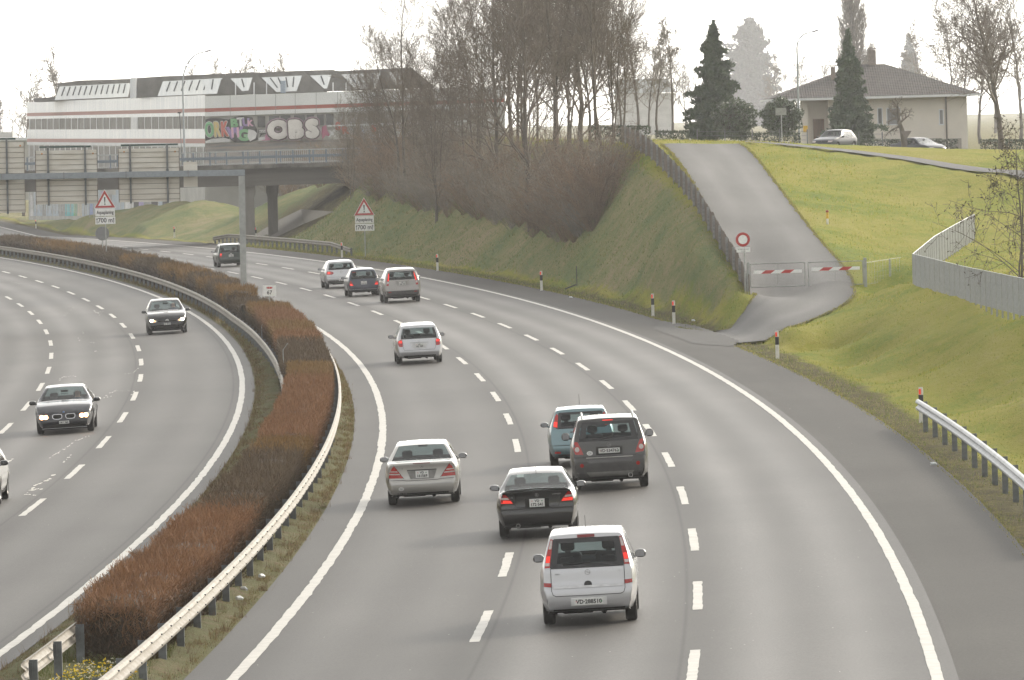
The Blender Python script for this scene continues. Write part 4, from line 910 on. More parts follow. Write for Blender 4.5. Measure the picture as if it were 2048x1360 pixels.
# back of a rectangular sign, give-way sign back, yellow box
e = empty('sign', ray(1564, 284, 490), 'blank grey rectangular sign back on a post before the round bush', 'road sign'); s = CF/490
m = MB(); m.tube([(0, 0, -.3), (0, 0, 66/s)], .035, 8); m.build('pole', M_galv, e); m = MB(); m.box((-.02, -.05, 61/s), (22/s, .02, 14.5/s)); m.build('plate', mat('greyish plate', (.33, .34, .31), .6), e)
e = empty('sign', ray(1813, 298, 500), 'inverted triangular sign back in front of the pollarded tree', 'road sign'); s = CF/500
m = MB(); m.tube([(0, 0, -.3), (0, 0, 34/s)], .05, 8); m.build('pole', mat('brown pole', (.12, .10, .09), .8), e)
m = MB(); m.prism([(-11/s, 36/s), (0, 19/s), (11/s, 36/s)], -.08, -.06, lambda x, y, z: (x, z, y)); m.build('plate', mat('brownish plate', (.20, .17, .16), .7), e)
o = MB().box((0, 0, .2), (.34, .2, .5), bev=.02).build('letter_box', mat('yellow box', (.70, .42, .02), .5)); o.location = ray(1611, 263, 575); tag(o, 'small yellow box by the bungalow porch', 'box')
# ------------------------------------------------------------------ road bridge
BY = 575.0; bs = CF/BY
def bp_(a, b, Y=BY): return ray(a, b, Y)
def lvl(px, b_at_403): return b_at_403-(px-403)*.028
zdeck = ray(403, 332.5, BY)[2]; zgb = ray(403, 374.5, BY)[2]; zrt = ray(403, 305.3, BY)[2]
xL, xR = -62., ray(770, 330, BY)[0]+9; W_ = 11.0
e = empty('road_bridge', (ray(600, 480, BY)[0], BY, 0), 'concrete road bridge with blue-grey railings crossing above the motorway', 'bridge'); L0 = np.array(e.location)
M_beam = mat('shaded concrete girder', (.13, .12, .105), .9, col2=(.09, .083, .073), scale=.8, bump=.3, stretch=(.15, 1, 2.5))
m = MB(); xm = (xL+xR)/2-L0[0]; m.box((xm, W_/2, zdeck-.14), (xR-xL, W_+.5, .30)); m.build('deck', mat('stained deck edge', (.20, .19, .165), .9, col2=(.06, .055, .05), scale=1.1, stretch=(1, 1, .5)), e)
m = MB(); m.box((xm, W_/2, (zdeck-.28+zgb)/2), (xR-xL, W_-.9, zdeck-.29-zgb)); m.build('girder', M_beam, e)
m = MB(); m.box((xm, W_/2, zdeck+.03), (xR-xL, W_-1, .04)); m.build('roadway', M_patch, e)
M_brail = mat('blue-grey railing paint', (.16, .20, .24), .5, .2, var=.1)
for yy, nm in ((.0, 'railing'), (W_, 'railing')):
    m = MB(); 
    for z, th in ((zrt, .06),): m.box((xm, yy, z), (xR-xL, .06, th))
    m.box((xm, yy, zdeck+.12), (xR-xL, .03, .03))
    x = xL
    while x < xR: m.box((x-L0[0], yy, (zdeck+zrt)/2), (.018, .018, zrt-zdeck)); x += .16
    rl = m.build(nm, mat('pale railing bars', (.40, .41, .41), .5, .3), e)
    m = MB(); m.box((xm, yy-.07, (zdeck+zrt)/2+.03), (xR-xL, .05, .18)); m.box((xm, yy-.10, (zdeck+zrt)/2+.06), (xR-xL, .02, .05)); m.build('crash_rail', M_brail, rl)
    x = ray(420, 320, BY)[0]-1.29*42; k = 0; first = None
    while x < xR:
        if x > xL and (yy == 0 or k % 2 == 0):
            if first is None: mm = MB(); mm.box((0, -.03, (zrt-zdeck)/2), (.12, .12, zrt-zdeck), bev=.01); first = mm.build('railing_post', M_brail, rl); o = first
            else: o = first.copy(); C.objects.link(o); o.parent = rl
            o.location = (x-L0[0], yy, zdeck)
        x += 1.29; k += 1
for px, w_, d_ in ((497, 22, 1.5), (541, 20, 6.5), (-330, 22, 1.5), (-290, 22, 6.5)):
    x = ray(px, 440, BY)[0]-L0[0]; m = MB(); w2 = w_/bs; m.box((x, d_, (zgb-.9)/2-.7), (w2, .9, zgb-.9+2.4), bev=.03); m.prism([(x-w2/2, zgb-.95), (x+w2/2, zgb-.95), (x+w2*.62, zgb-.6), (x+w2*.62, zgb-.005), (x-w2*.62, zgb-.005), (x-w2*.62, zgb-.6)], d_-.5, d_+.5, lambda x, y, z: (x, z, y)); m.build('pillar', M_conc, e)
# abutment wall with wing
m = MB(); xa = ray(742, 380, BY)[0]-L0[0]; m.box((xa+4.5, W_/2, zgb/2+1.2), (7, W_+1, zgb+1.5)); m.build('abutment', M_conc, e)
m = MB(); vs = []
for a, b in [(507,474),(550,478),(608,450),(668,426),(602,421),(552,445)]: P_ = hit(a, b); vs.append((P_[0], P_[1], P_[2]+.10))
m.add(vs, [(0,1,2,5),(2,3,4,5)]); tag(m.build('slope_path', mat('earthy concrete slabs', (.15, .135, .11), .9, var=.2)), kind='structure')
# ------------------------------------------------------------------ long factory
def lerp(a, b, k): return a+(b-a)*k
def WL(px, rows, dY=0.0):
    """rows: (row at x=55, row at x=410); the facade runs from 840 m to 690 m"""
    k = (px-55)/355.; iy = lerp(1/840., 1/690., k); Y = 1/iy
    return ray(px, lerp(rows[0], rows[1], k), Y)+np.array([0, dY, 0])
def WR(px, row410, dY=0.0, sl=-.0335): return ray(px, row410+(px-410)*sl, 690)+np.array([0, dY, 0])
F0 = WL(230, (360, 360)); F0[2] = -.6
fe = empty('factory', F0, 'long low factory with red-striped pale cladding, sawtooth skylights and graffiti behind the bridge', 'factory')
def quad(mb, P4, th=.15):
    P4 = [np.array(p)-F0 for p in P4]; b = [p+np.array([0, th, 0]) for p in P4]; mb.add([tuple(p) for p in P4+b], [(0,1,2,3),(7,6,5,4),(0,4,5,1),(1,5,6,2),(2,6,7,3),(3,7,4,0)])
def bandL(x0, x1, r0, r1, th=.2, d=0): m = MB(); quad(m, [WL(x0, r1, d), WL(x1, r1, d), WL(x1, r0, d), WL(x0, r0, d)], th); return m
def bandR(x0, x1, r0, r1, th=.2, d=0): m = MB(); quad(m, [WR(x0, r1, d), WR(x1, r1, d), WR(x1, r0, d), WR(x0, r0, d)], th); return m
M_alu = mat('corrugated aluminium', (.60, .63, .67), .35, .5, col2=(.76, .77, .78), scale=1.2, stretch=(1.5, 1, .08))
M_clad = mat('pale cladding', (.70, .71, .72), .6, var=.05, scale=.3)
M_fred = mat('faded red stripe', (.42, .22, .19), .7, var=.08); M_fred2 = mat('red stripe', (.36, .085, .06), .6, var=.08)
M_fwall = mat('factory wall', (.42, .415, .39), .85, var=.12, scale=.5); M_blind = mat('brown-grey blinds', (.13, .12, .105), .8, col2=(.36, .35, .33), scale=6, stretch=(5, 1, .02))
M_fdark = mat('dark glass', (.06, .062, .065), .3, var=.2)
# core volume
m = bandL(57, 410, (206, 191.5), (440, 440), 14, .35); m.build('wall', M_fwall, fe)
m = bandR(410, 1010, 193, 430, 14, .35); m.build('wall', M_fwall, fe)
A = ((204.5, 190), (226, 216.5)); bandL(54, 410, *A).build('cladding', M_alu, fe)
bandL(54, 410, (226.1, 216.6), (232.5, 224.2), .22).build('red_stripe', M_fred, fe); bandL(54, 410, (232.6, 224.3), (238, 232)).build('cladding', M_alu, fe)
bandL(54, 410, (259, 257.8), (277.4, 277.4)).build('cladding', M_alu, fe); bandL(54, 410, (277.5, 277.5), (283.8, 286.8), .22).build('red_stripe', M_fred, fe); bandL(54, 410, (283.9, 286.9), (289.5, 293.8)).build('cladding', M_clad, fe)
# window bays: each bay a window with its pale fin
x = 59.; i = 0; wprev = None
while x < 408:
    wd = lerp(11.5, 15.2, (x-55)/355.)
    if 259 < x+wd/2 < 274: x = 275.; continue
    wn = bandL(x+1.2, min(x+wd, 409), (238.3, 232.4), (258.2, 257.2), .1, .12).build('window', M_blind, fe)
    m = MB()
    quad(m, [WL(x, (259, 257.8), -.15), WL(x+1.3, (259, 257.8), -.15), WL(x+1.3, (238, 232), -.15), WL(x, (238, 232), -.15)], .4); m.build('fin', M_clad, wn); x += wd
bandL(262, 274, (238, 232), (259, 257.8), .2, .0).build('cladding', M_clad, fe)
# lower storey: pale pilasters and shutters
x = 58.; i = 0
while x < 412:
    wd = lerp(10, 13.5, (x-55)/355.)
    wn = bandL(x+1, min(x+wd-1, 411), (292, 296), (342, 352), .1, .15).build('window', M_blind, fe)
    m = MB(); quad(m, [WL(x-.5, (360, 372), -.1), WL(x+1, (360, 372), -.1), WL(x+1, (290, 294), -.1), WL(x-.5, (290, 294), -.1)], .3); m.build('fin', M_clad, wn); x += wd
GC = {}
def gcol(n, c):
    if n not in GC: GC[n] = mat('spray paint '+n, c, .7, var=.1, scale=1)
    return GC[n]
cols = [('pale blue', (.38, .44, .50)), ('white', (.6, .6, .6)), ('lilac', (.36, .30, .50)), ('turquoise', (.12, .45, .48)), ('black', (.03, .03, .03)), ('grey', (.28, .28, .28)), ('cream', (.55, .50, .38)), ('blue', (.14, .22, .50)), ('green', (.18, .40, .20))]
rg = random.Random(4); x = 60.
while x < 330:
    w_ = rg.uniform(4, 13); c = cols[rg.choice([0, 1, 5, 0, 1, 5, 6, 2, 3, 4, 7, 8])]; bandL(x, x+w_, (rg.uniform(378, 395),)*2, (432, 432), .1, .22).build('painted_panel', gcol(*c), fe); x += w_+rg.uniform(0, 1.5)
# right part
bandR(410, 1010, 192.3, 216.8).build('cladding', M_clad, fe); bandR(410, 1010, 216.9, 224.2, .23).build('red_stripe', M_fred2, fe); bandR(410, 1010, 224.3, 233).build('cladding', M_clad, fe)
for x in (460, 511, 551, 590, 632, 675, 720, 765, 810): m = MB(); quad(m, [WR(x, 233, -.03), WR(x+.7, 233, -.03), WR(x+.7, 192.5, -.03), WR(x, 192.5, -.03)], .05); m.build('panel_joint', M_grey, fe)
for x0, x1 in [(515,530),(538,558),(561,581),(588,610),(614,628),(634,648),(652,667),(676,690),(696,712),(716,732),(736,754),(762,800),(806,830),(836,870),(880,905),(912,940)]:
    bandR(x0, x1, 236.5, 258, .1, .20).build('window', M_fdark if x0 < 670 else M_blind, fe)
bandR(655, 1005, 258.5, 261.5, .5, -.05).build('window_sill', M_clad, fe)
# graffiti
def gtext(s, px, py, hpx, c, sx=1., bold=0., d=-.02, rot=0):
    P = WR(px, py, d)-F0; v, f = text_mesh(s, hpx/21.45*1.35, .004, sx, bold=bold/21.45)
    cr, sr = math.cos(rad(1.9+rot)), math.sin(rad(1.9+rot))
    mk('graffiti', [(P[0]+x*cr-y*sr, P[1]-z, P[2]+x*sr+y*cr) for x, y, z in v], f, c, fe)
def gfat(s, px, py, hpx, c, sx, r, d):
    # thick spray outline: the letter repeated round a small circle, each copy a few millimetres behind the last
    P = WR(px, py, d)-F0; v, f = text_mesh(s, hpx/21.45*1.35, .001, sx); V_ = []; F_ = []; cr, sr = math.cos(rad(1.9)), math.sin(rad(1.9)); rr = r/21.45; q = 0
    for ring, cnt_ in ((1., 18), (.55, 10), (0, 1)):
        for k in range(cnt_):
            a = 2*math.pi*k/cnt_; ox, oz = rr*ring*math.cos(a), rr*ring*math.sin(a); n0 = len(V_); V_ += [(P[0]+(x+ox)*cr-(y+oz)*sr, P[1]-z+q*.004, P[2]+(x+ox)*sr+(y+oz)*cr) for x, y, z in v]; F_ += [tuple(i+n0 for i in g) for g in f]; q += 1
    mk('graffiti', V_, F_, c, fe)
def gblob(pts, c, d=-.01):
    m = MB(); P = [WR(a, b, d)-F0 for a, b in pts]; n = len(P); m.add([tuple(p) for p in P]+[tuple(p+np.array([0, .02, 0])) for p in P], [tuple(range(n))]+[(i, (i+1) % n, n+(i+1) % n, n+i) for i in range(n)]); m.build('graffiti', c, fe)
Kb, Kw = gcol('black', (.03, .03, .03)), gcol('white', (.62, .62, .62))
gblob([(411,239),(420,237),(440,238),(460,241),(459,283),(411,282)], Kb, .0); gblob([(411,282),(425,278),(450,277),(461,281),(461,285),(411,286)], Kw, -.006)
for s, x, c in (('O', 419, gcol('mint', (.22,.50,.27))), ('R', 434, gcol('sand', (.62,.50,.22))), ('K', 449, gcol('coral', (.55,.14,.11)))):
    gfat(s, x, 261, 31, Kw, .50, 2.4, -.13); gfat(s, x, 261, 31, c, .50, 1.2, -.27)
gblob([(458,240),(470,236),(485,234),(505,238),(508,250),(514,262),(516,283),(500,288),(470,287),(460,280),(462,262),(457,255)], Kb, -.004)
Gg, Gp, Gk = gcol('green', (.20,.46,.10)), gcol('violet', (.28,.20,.42)), gcol('rose', (.60,.36,.47))
gtext('B', 468, 249, 17, Gg, 1.1, 1.3, -.02); gtext('T', 481, 247, 17, Kw, 1, 1., -.022); gtext('U', 492, 248, 15, Gp, 1, 1.2, -.024); gtext('K', 500, 250, 12, Gk, 1, .8, -.026)
gtext('W', 470, 268, 22, Gp, 1., 1.8, -.02); gtext('I', 465, 268, 20, Gk, 1, 1, -.028); gtext('I', 476, 268, 20, Gk, 1, 1, -.028); gtext('G', 487, 274, 22, Gg, 1.05, 1.8, -.024)
gblob([(497,261),(508,264),(514,270),(511,280),(500,286),(495,276)], Kw, -.03)
gblob([(517,262),(533,262),(533,271),(524,273),(519,279),(521,271),(517,270)], Kb, -.006); gblob([(518,263),(532,263),(532,270),(518,270)], Kw, -.012); gtext('TS-Crd', 525, 268, 5, Kb, .8, 0, -.02)
gblob([(516,285),(527,280),(534,270),(538,276),(541,285)], gcol('pink', (.60,.25,.40)), -.006); gblob([(517,286),(530,283),(530,277),(517,279)], Kw, -.012)
di = 0.
for s, x in (('O', 557), ('B', 592), ('S', 625)):
    gfat(s, x, 266, 33, gcol('mauve', (.42,.27,.36)), 1.12, 7.8, -.30-di); gfat(s, x, 266, 33, gcol('brownblack', (.10,.075,.075)), 1.12, 6.6, -.45-di); gfat(s, x, 266, 33, gcol('chalk', (.66,.63,.61)), 1.12, 4.2, -.60-di); di += .5
gblob([(644,262),(652,258),(655,270),(662,282),(651,279),(645,287),(643,275)], gcol('raspberry', (.42,.12,.20)), -.006); gtext('X', 664, 276, 14, Kw, 1, .8, -.02)
for x, y, c in ((676,262,'coral'),(690,270,'coral'),(705,262,'grey'),(722,270,'pale blue'),(748,268,'coral'),(770,272,'grey')): gtext(rg.choice('SEAR'), x, y, 16, gcol(c, (.4,.3,.3)), 1, 1.0, -.02)
# lean-to roof under the graffiti
m = MB(); quad(m, [WR(414, 330, -7), WR(1000, 330, -7), WR(1000, 287.5, -.1), WR(412, 287.5, -.1)], .2); m.build('lean_to_roof', mat('mossy corrugated roof', (.10, .10, .10), .8, col2=(.19, .16, .12), scale=1.5, stretch=(.3, 1, 1)), fe)
# sawtooth roof: dark sheds (8 m deep) with glazed slopes
M_rdark = mat('dark roofing felt', (.15, .145, .135), .85, var=.15, scale=1.0); M_glz = mat('skylight glazing', (.80, .84, .88), .15, .5, col2=(.90, .92, .94), scale=2.2, stretch=(2.5, 1, .15))  # glazing whitened: bright sky reflection is put into its base colour
def rpx(a, b, Y): return ray(a, b, Y)-F0
def shed(pts, Y, dep=9, name='roof', m_=None):
    mb_ = MB(); P = [rpx(a, b, Y) for a, b in pts]; n = len(P); B = [p+np.array([0, dep, 0]) for p in P]; mb_.add([tuple(p) for p in P+B], [tuple(range(n)), tuple(range(2*n-1, n-1, -1))]+[(i, (i+1) % n, n+(i+1) % n, n+i) for i in range(n)]); return mb_.build(name, m_ or M_rdark, fe)
YL = 800
shed([(68,204),(68,197),(80,196),(112,193.5),(116,167),(120,166),(158,161),(262,157.5),(262,196)], 805)
shed([(272,195.5),(272,156),(325,152.5),(365,151),(448,147),(488,187),(488,190)], 735)
for ia, a in enumerate([[(410,190),(452,150),(447,147),(508,144),(552,187)],[(500,188),(505,146),(520,145),(606,141),(650,182),(650,184)],[(600,184),(608,141),(667,139.5),(716,180)],[(650,182),(672,141),(680,142),(822,135),(870,174),(700,181)]]):
    shed(a, 698+ia*.8)
def glaze(P4, Y, n, name='skylight'):
    mb_ = MB(); Q4 = [rpx(a, b, Y) for a, b in P4]; mb_.add([tuple(p) for p in Q4]+[tuple(p+np.array([0,.1,0])) for p in Q4], [(0,1,2,3),(7,6,5,4),(0,4,5,1),(1,5,6,2),(2,6,7,3),(3,7,4,0)]); g = mb_.build(name, M_glz, fe)
    if n:
        mb_ = MB()
        for i in range(1, n):
            k = i/n; a = Q4[0]*(1-k)+Q4[1]*k; b = Q4[3]*(1-k)+Q4[2]*k
            p = [a+(b-a)*.28, b-(b-a)*.05]; mb_.tube([tuple(p[0]+np.array([0,-.08,0])), tuple(p[1]+np.array([0,-.08,0]))], .085, 4)
        mb_.build('glazing_bar', mat('dark vents', (.07, .075, .085), .6) if 'dark vents' not in bpy.data.materials else bpy.data.materials['dark vents'], g)
glaze([(109,200),(256,193.5),(262,166),(119,173)], 804, 13); glaze([(315,192),(434,187.5),(445,156.5),(326,162.5)], 734, 8)
glaze([(410,188),(434,187),(443,156),(410,158)], 697, 2); glaze([(484,182),(497,181),(505,155),(461,157)], 697, 2); glaze([(553,184),(593,182),(604,151),(523,155)], 697, 5); glaze([(648,177),(654,177),(663,149),(620,151)], 697, 2); glaze([(711,178),(752,176.5),(761,145.5),(683,149)], 697, 5); glaze([(790,170),(806,168),(812,143),(778,145)], 697, 2)
shed([(260,197),(260,156),(272,155.5),(272,196)], 733, 3, 'duct', M_alu); shed([(561,186),(561,162),(571,161),(571,185.5)], 695, 1.5, 'duct', mat('blue-grey duct', (.25, .30, .36), .5))
for a, b in ((470,472),(507,509),(532,534),(665,667),(691,693)): shed([(a,190),(a,165),(b,165),(b,190)], 696.5, .3, 'downpipe', M_clad)
# low neighbour left of the factory
e2 = empty('low_building', ray(0, 430, 860), 'low flat-roofed grey building at the left edge beside the factory', 'building'); O = np.array(e2.location)
def blk(mb, x0, x1, y0, y1, Y, dep): P = [ray(x0, y1, Y)-O, ray(x1, y1, Y)-O, ray(x1, y0, Y)-O, ray(x0, y0, Y)-O]; B = [p+np.array([0, dep, 0]) for p in P]; mb.add([tuple(p) for p in P+B], [(0,1,2,3),(7,6,5,4),(0,4,5,1),(1,5,6,2),(2,6,7,3),(3,7,4,0)])
m = MB(); blk(m, -90, 60, 281, 400, 861, 12); m.build('wall', M_fwall, e2); m = MB(); blk(m, -92, 57, 275, 281, 860, 13); m.build('roof', M_clad, e2); m = MB(); blk(m, -90, 25, 264, 275, 866, 6); m.build('rooftop_unit', M_fwall, e2)
# pale building far behind the trees
e2 = empty('far_building', ray(1290, 260, 1900), 'pale hazy gabled building far behind the bare trees on the crest', 'building'); O = np.array(e2.location)
m = MB(); blk(m, 1232, 1348, 186, 285, 1900, 25); m.build('wall', M_fwall, e2)
m = MB(); P = [ray(a, b, 1898)-O for a, b in [(1226,187),(1352,184),(1334,157),(1240,159)]]; B = [p+np.array([0, 14, 0]) for p in P]; m.add([tuple(p) for p in P+B], [(0,1,2,3),(7,6,5,4),(0,4,5,1),(1,5,6,2),(2,6,7,3),(3,7,4,0)]); m.build('roof', mat('pale sheet roof', (.40, .43, .45), .5, .2), e2)
# mesh fence before the factory yard
pts = [(60,418,640),(130,424,632),(200,432,626)]
try: chain_fence(pts, 'grey wire fence on the far grass bank in front of the painted factory wall', H=2.0, spacing=.9, wire=.25, wr=.01)
except Exception as ex: print('fence', ex)
# ------------------------------------------------------------------ bungalow
HY = 590.; hs = CF/HY
def hx(px, Y=HY): return ray(px, 250, Y)[0]
hg = 5.6; hz = ray(1741, 193, HY)[2]; ha = ray(1755, 128, HY+8)[2]; H0 = np.array([hx(1770), HY, hg])
he = empty('bungalow', H0, 'pale single-storey bungalow with a dark hipped tile roof on the crest', 'house')
M_hw = mat('cream render', (.70, .65, .575), .85, var=.05, scale=.6); M_tile = mat('dark brown roof tiles', (.036, .031, .028), .9, col2=(.062, .053, .047), scale=2.2, stretch=(1, 1, 1))
_nt = M_tile.node_tree; _p = _nt.nodes['Principled BSDF']; _tc = _nt.nodes.new('ShaderNodeTexCoord'); _wv = _nt.nodes.new('ShaderNodeTexWave'); _wv.bands_direction = 'X'; _wv.inputs['Scale'].default_value = 1.6; _nt.links.new(_tc.outputs['Object'], _wv.inputs[0])
_w2 = _nt.nodes.new('ShaderNodeTexWave'); _w2.bands_direction = 'Z'; _w2.inputs['Scale'].default_value = 2.4; _nt.links.new(_tc.outputs['Object'], _w2.inputs[0]); _ad = _nt.nodes.new('ShaderNodeMath'); _nt.links.new(_wv.outputs[1], _ad.inputs[0]); _nt.links.new(_w2.outputs[1], _ad.inputs[1])
_bp = _nt.nodes.new('ShaderNodeBump'); _bp.inputs['Distance'].default_value = .025; _nt.links.new(_ad.outputs[0], _bp.inputs['Height']); _nt.links.new(_bp.outputs[0], _p.inputs['Normal'])
def hb(mb, x0, x1, z0, z1, y, dep): mb.box(((x0+x1)/2-H0[0], y+dep/2-HY, (z0+z1)/2-H0[2]), (x1-x0, dep, z1-z0))
m = MB(); hb(m, hx(1657), hx(1935), hg-1.5, hz-.02, HY, 15.5); m.build('wall', M_hw, he)
m = MB(); hb(m, hx(1617), hx(1657)-.004, hg-1.5, hz-.02, HY+1.6, 13.9); hb(m, hx(1604), hx(1616), hg-1.5, hz-.02, HY, 1.2); m.build('porch', M_hw, he)
m = MB(); x0, x1, y0, y1 = hx(1538)-H0[0], hx(1962)-H0[0], -1.3, 17.5; za, zb = hz-H0[2], ha-H0[2]; r0, r1 = hx(1742)-H0[0]-.6, hx(1768)-H0[0]+.6; ym = 8.
m.add([(x0,y0,za),(x1,y0,za),(x1,y1,za),(x0,y1,za),(r0,ym,zb),(r1,ym,zb),(x0,y0,za-.16),(x1,y0,za-.16),(x1,y1,za-.16),(x0,y1,za-.16)], [(0,1,5,4),(1,2,5),(2,3,4,5),(3,0,4),(6,9,8,7)]); rf = m.build('roof', M_tile, he)
m = MB(); m.box(((x0+x1)/2, y0-.03, za-.09), (x1-x0+.1, .08, .17)); m.box((x0-.03, (y0+y1)/2, za-.09), (.08, y1-y0, .17)); m.box((x1+.03, (y0+y1)/2, za-.09), (.08, y1-y0, .17)); m.build('fascia', M_clad, rf)
def ch(px0, px1, ytop, dy): m = MB(); a, b = ray(px0, 130, HY+dy)[0]-H0[0], ray(px1, 130, HY+dy)[0]-H0[0]; zt = ray(px0, ytop, HY+dy)[2]-H0[2]; m.box(((a+b)/2, dy, zt-1.2), (b-a, .6, 2.4)); m.box(((a+b)/2, dy, zt+.08), (b-a+.14, .75, .1)); m.build('chimney', mat('chimney render', (.25, .21, .18), .85), rf)
ch(1737, 1752, 100, 8); ch(1661, 1670, 134, 4)
def win(px0, px1, r0, r1, glass, y=HY):
    xa, xb = hx(px0), hx(px1); zt, zb_ = ray((px0+px1)/2, r0, HY)[2], ray((px0+px1)/2, r1, HY)[2]
    m = MB(); hb(m, xa, xb, zb_, zt, y-.03, .03); w_ = m.build('window', glass, he); m = MB(); t_ = .07
    hb(m, xa-t_, xa, zb_-t_, zt+t_, y-.07, .07); hb(m, xb, xb+t_, zb_-t_, zt+t_, y-.07, .07); hb(m, xa, xb, zt, zt+t_, y-.07, .07); hb(m, xa-.1, xb+.1, zb_-t_-.03, zb_, y-.13, .13); m.build('frame', M_clad, w_)
M_blind2 = mat('lowered shutters', (.22, .22, .22), .7, var=.1, scale=12, stretch=(.2, 1, 4))
win(1757, 1764, 217, 247, M_fdark); win(1775, 1800, 217, 248, M_blind2); win(1880, 1886, 220, 248, M_blind2)
m = MB(); hb(m, hx(1628), hx(1650), ray(1640, 290, HY)[2], ray(1640, 238, HY)[2], HY+1.52, .08); m.build('door', mat('brown wood door', (.15, .085, .045), .6, var=.2, stretch=(1,1,.1)), he)
m = MB(); hb(m, hx(1891.5), hx(1894.5), hg-1, hz-.2, HY-.09, .09); m.build('downpipe', mat('brown downpipe', (.09, .07, .06), .5), he)
for a, b in ((1850, 1883), (1899, 1922)):
    m = MB(); hb(m, hx(a), hx(b), hg-1.5, ray(a, 277, HY)[2], HY-.05, .05); m.build('garage_door', mat('beige garage door', (.33, .30, .26), .7), he)
# low hedges and fences by the house
def lowhedge(x0, x1, ytop, Y, label, seed):
    a, b = ray(x0, ytop, Y), ray(x1, ytop, Y); rs = np.random.RandomState(seed); n = int(abs(b[0]-a[0])*420); k = rs.rand(n, 1); P = a*(1-k)+b*k; P[:, 1] += (rs.rand(n)-.5)*.9; P[:, 2] -= rs.rand(n)**1.6*1.4; loc = (a+b)/2-np.array([0, 0, 1.4])
    V, F = leaf_cloud(P-loc, .07, rs); o = mk('low_hedge', V, F, M_ivy); o.location = loc; tag(o, label, 'hedge'); return o
lowhedge(1748, 1915, 279, 572, 'low dark clipped hedge at the foot of the bungalow wall, behind the dark saloon', 5); lowhedge(1480, 1600, 266, 500, 'low dark hedge under the two round bushes, left of the tall lamp', 6); lowhedge(1310, 1378, 262, 470, 'long low evergreen hedge left of the tall spruce', 7)
lowhedge(1178, 1300, 252, 450, 'dark low hedge behind the top end of the board fence', 8); lowhedge(1960, 2060, 279, 560, 'dark low hedge beyond the bungalow at the right edge', 9)
def wirefence(x0, x1, y, Y, label, H=.9, sp=1.5):
    a, b = ray(x0, y, Y), ray(x1, y, Y); L_ = np.linalg.norm((b-a)[:2]); e = empty('post_fence', a, label, 'fence'); first = None; n = max(2, int(L_/sp)+1)
    for i in range(n):
        if first is None: mm = MB(); mm.box((0, 0, H/2-.3), (.07, .07, H+.6)); first = mm.build('post', M_galvd, e); o = first
        else: o = first.copy(); C.objects.link(o); o.parent = e
        o.location = (b-a)*i/(n-1)
    m = MB(); d = Vector(b-a)
    for z in (.25, .55, .85): m.tube([(0, 0, z*H), (d.x, d.y, d.z+z*H)], .012, 4)
    m.build('wire', M_galvd, e)
wirefence(1395, 1615, 287, 470, 'thin grey post-and-wire fence along the crest, left of the parked hatchback'); wirefence(1718, 1765, 292, 475, 'short sagging wire fence between the parked hatchback and the dark saloon', sp=1.2)
# ------------------------------------------------------------------ trees
def base(px, row=None, Y=None): 
    if row is not None: return hit(px, row)
    P = ray(px, 300, Y); P[2] = gz(P[0], P[1]); return P
# protos for the copse on the bank
cop = []
cop.append(bare_tree(19, h=12.5, trunk_r=.12, first=.26, nb=(26, 12, 9), spread=.46, up=.6, stems=2, minr=.0058))
cop.append(bare_tree(8, h=12, trunk_r=.13, first=.12, nb=(27, 12, 9), spread=.44, up=.6, stems=1))
cop.append(bare_tree(51, h=11, trunk_r=.085, first=.2, nb=(22, 11, 8), spread=.40, up=.7, stems=1))
cop.append(bare_tree(4, h=10, trunk_r=.065, first=.15, nb=(18, 10, 7), spread=.38, up=.6, stems=3))
GT = 'bare trees of the copse on the bank'
specs = [ # px, row/Y, height, proto, label
 (805,385,None,13.6,0,'leftmost big bare tree of the copse, twin trunks before the factory roof'),
 (1062,458,None,17.0,1,'tall dark trunk standing lowest on the bank, tallest tree in the copse'),
 (1110,None,425,17.0,0,'tall bare tree just right of the dark lowest trunk, reaching the upper edge'),
 (1205,None,418,13.2,2,'bare tree with open forked crown at the right end of the copse'),
 (1165,None,432,15.5,1,'bare tree between the forked one and the dense middle of the copse'),
 (990,None,455,14.2,1,'bushy-crowned bare tree left of the dark lowest trunk'),
 (955,None,470,12.2,3,'many-stemmed bare tree left of centre in the copse'),
 (925,None,480,10.8,2,'slim bare tree above the middle of the undergrowth'),
 (880,None,490,8.3,2,'ivy-clad short slender tree right of the twin trunks'),
 (835,None,510,8.8,3,'small spreading bare tree directly behind the twin trunks'),
 (1030,None,470,15.0,0,'bare tree crossing behind the dark lowest trunk'),
 (1140,None,460,14.5,3,'many-stemmed bare tree deep in the right half of the copse'),
 (765,382,None,7.6,3,'crooked low tree leaning over the end of the bridge'),
 (700,None,530,6.5,3,'low spreading tree in front of the bridge railing'),
 (1228,None,428,10.5,3,'bushy bare tree between the forked one and the board fence'),
 (1188,None,450,13.5,0,'tall bare tree just left of the forked one'),
 (1045,None,440,14.8,2,'slim straight tree between the lowest trunk and the middle'),
 (870,None,470,10.0,3,'many-stemmed low tree right of the twin trunks'),
 (1245,None,440,9.5,2,'thin bare tree behind the top of the board fence'),
 (1075,None,500,13.0,2,'slender background tree in the middle of the copse'),
 (905,None,520,10.5,3,'background tree between the factory end and the copse'),
]
protos = {}
for i, (px, row, Y, h, k, lab) in enumerate(specs):
    P = base(px, row, Y)
    hh = {0: 12.5, 1: 12, 2: 11, 3: 10}[k]
    if k not in protos: protos[k] = make_tree('bare_tree', lab, 'tree', cop[k][0], cop[k][1], P, GT, rotz=i*1.3, sc=h/hh)
    else: tree_copy(protos[k], P, lab, GT, rotz=i*2.1, sc=h/hh)
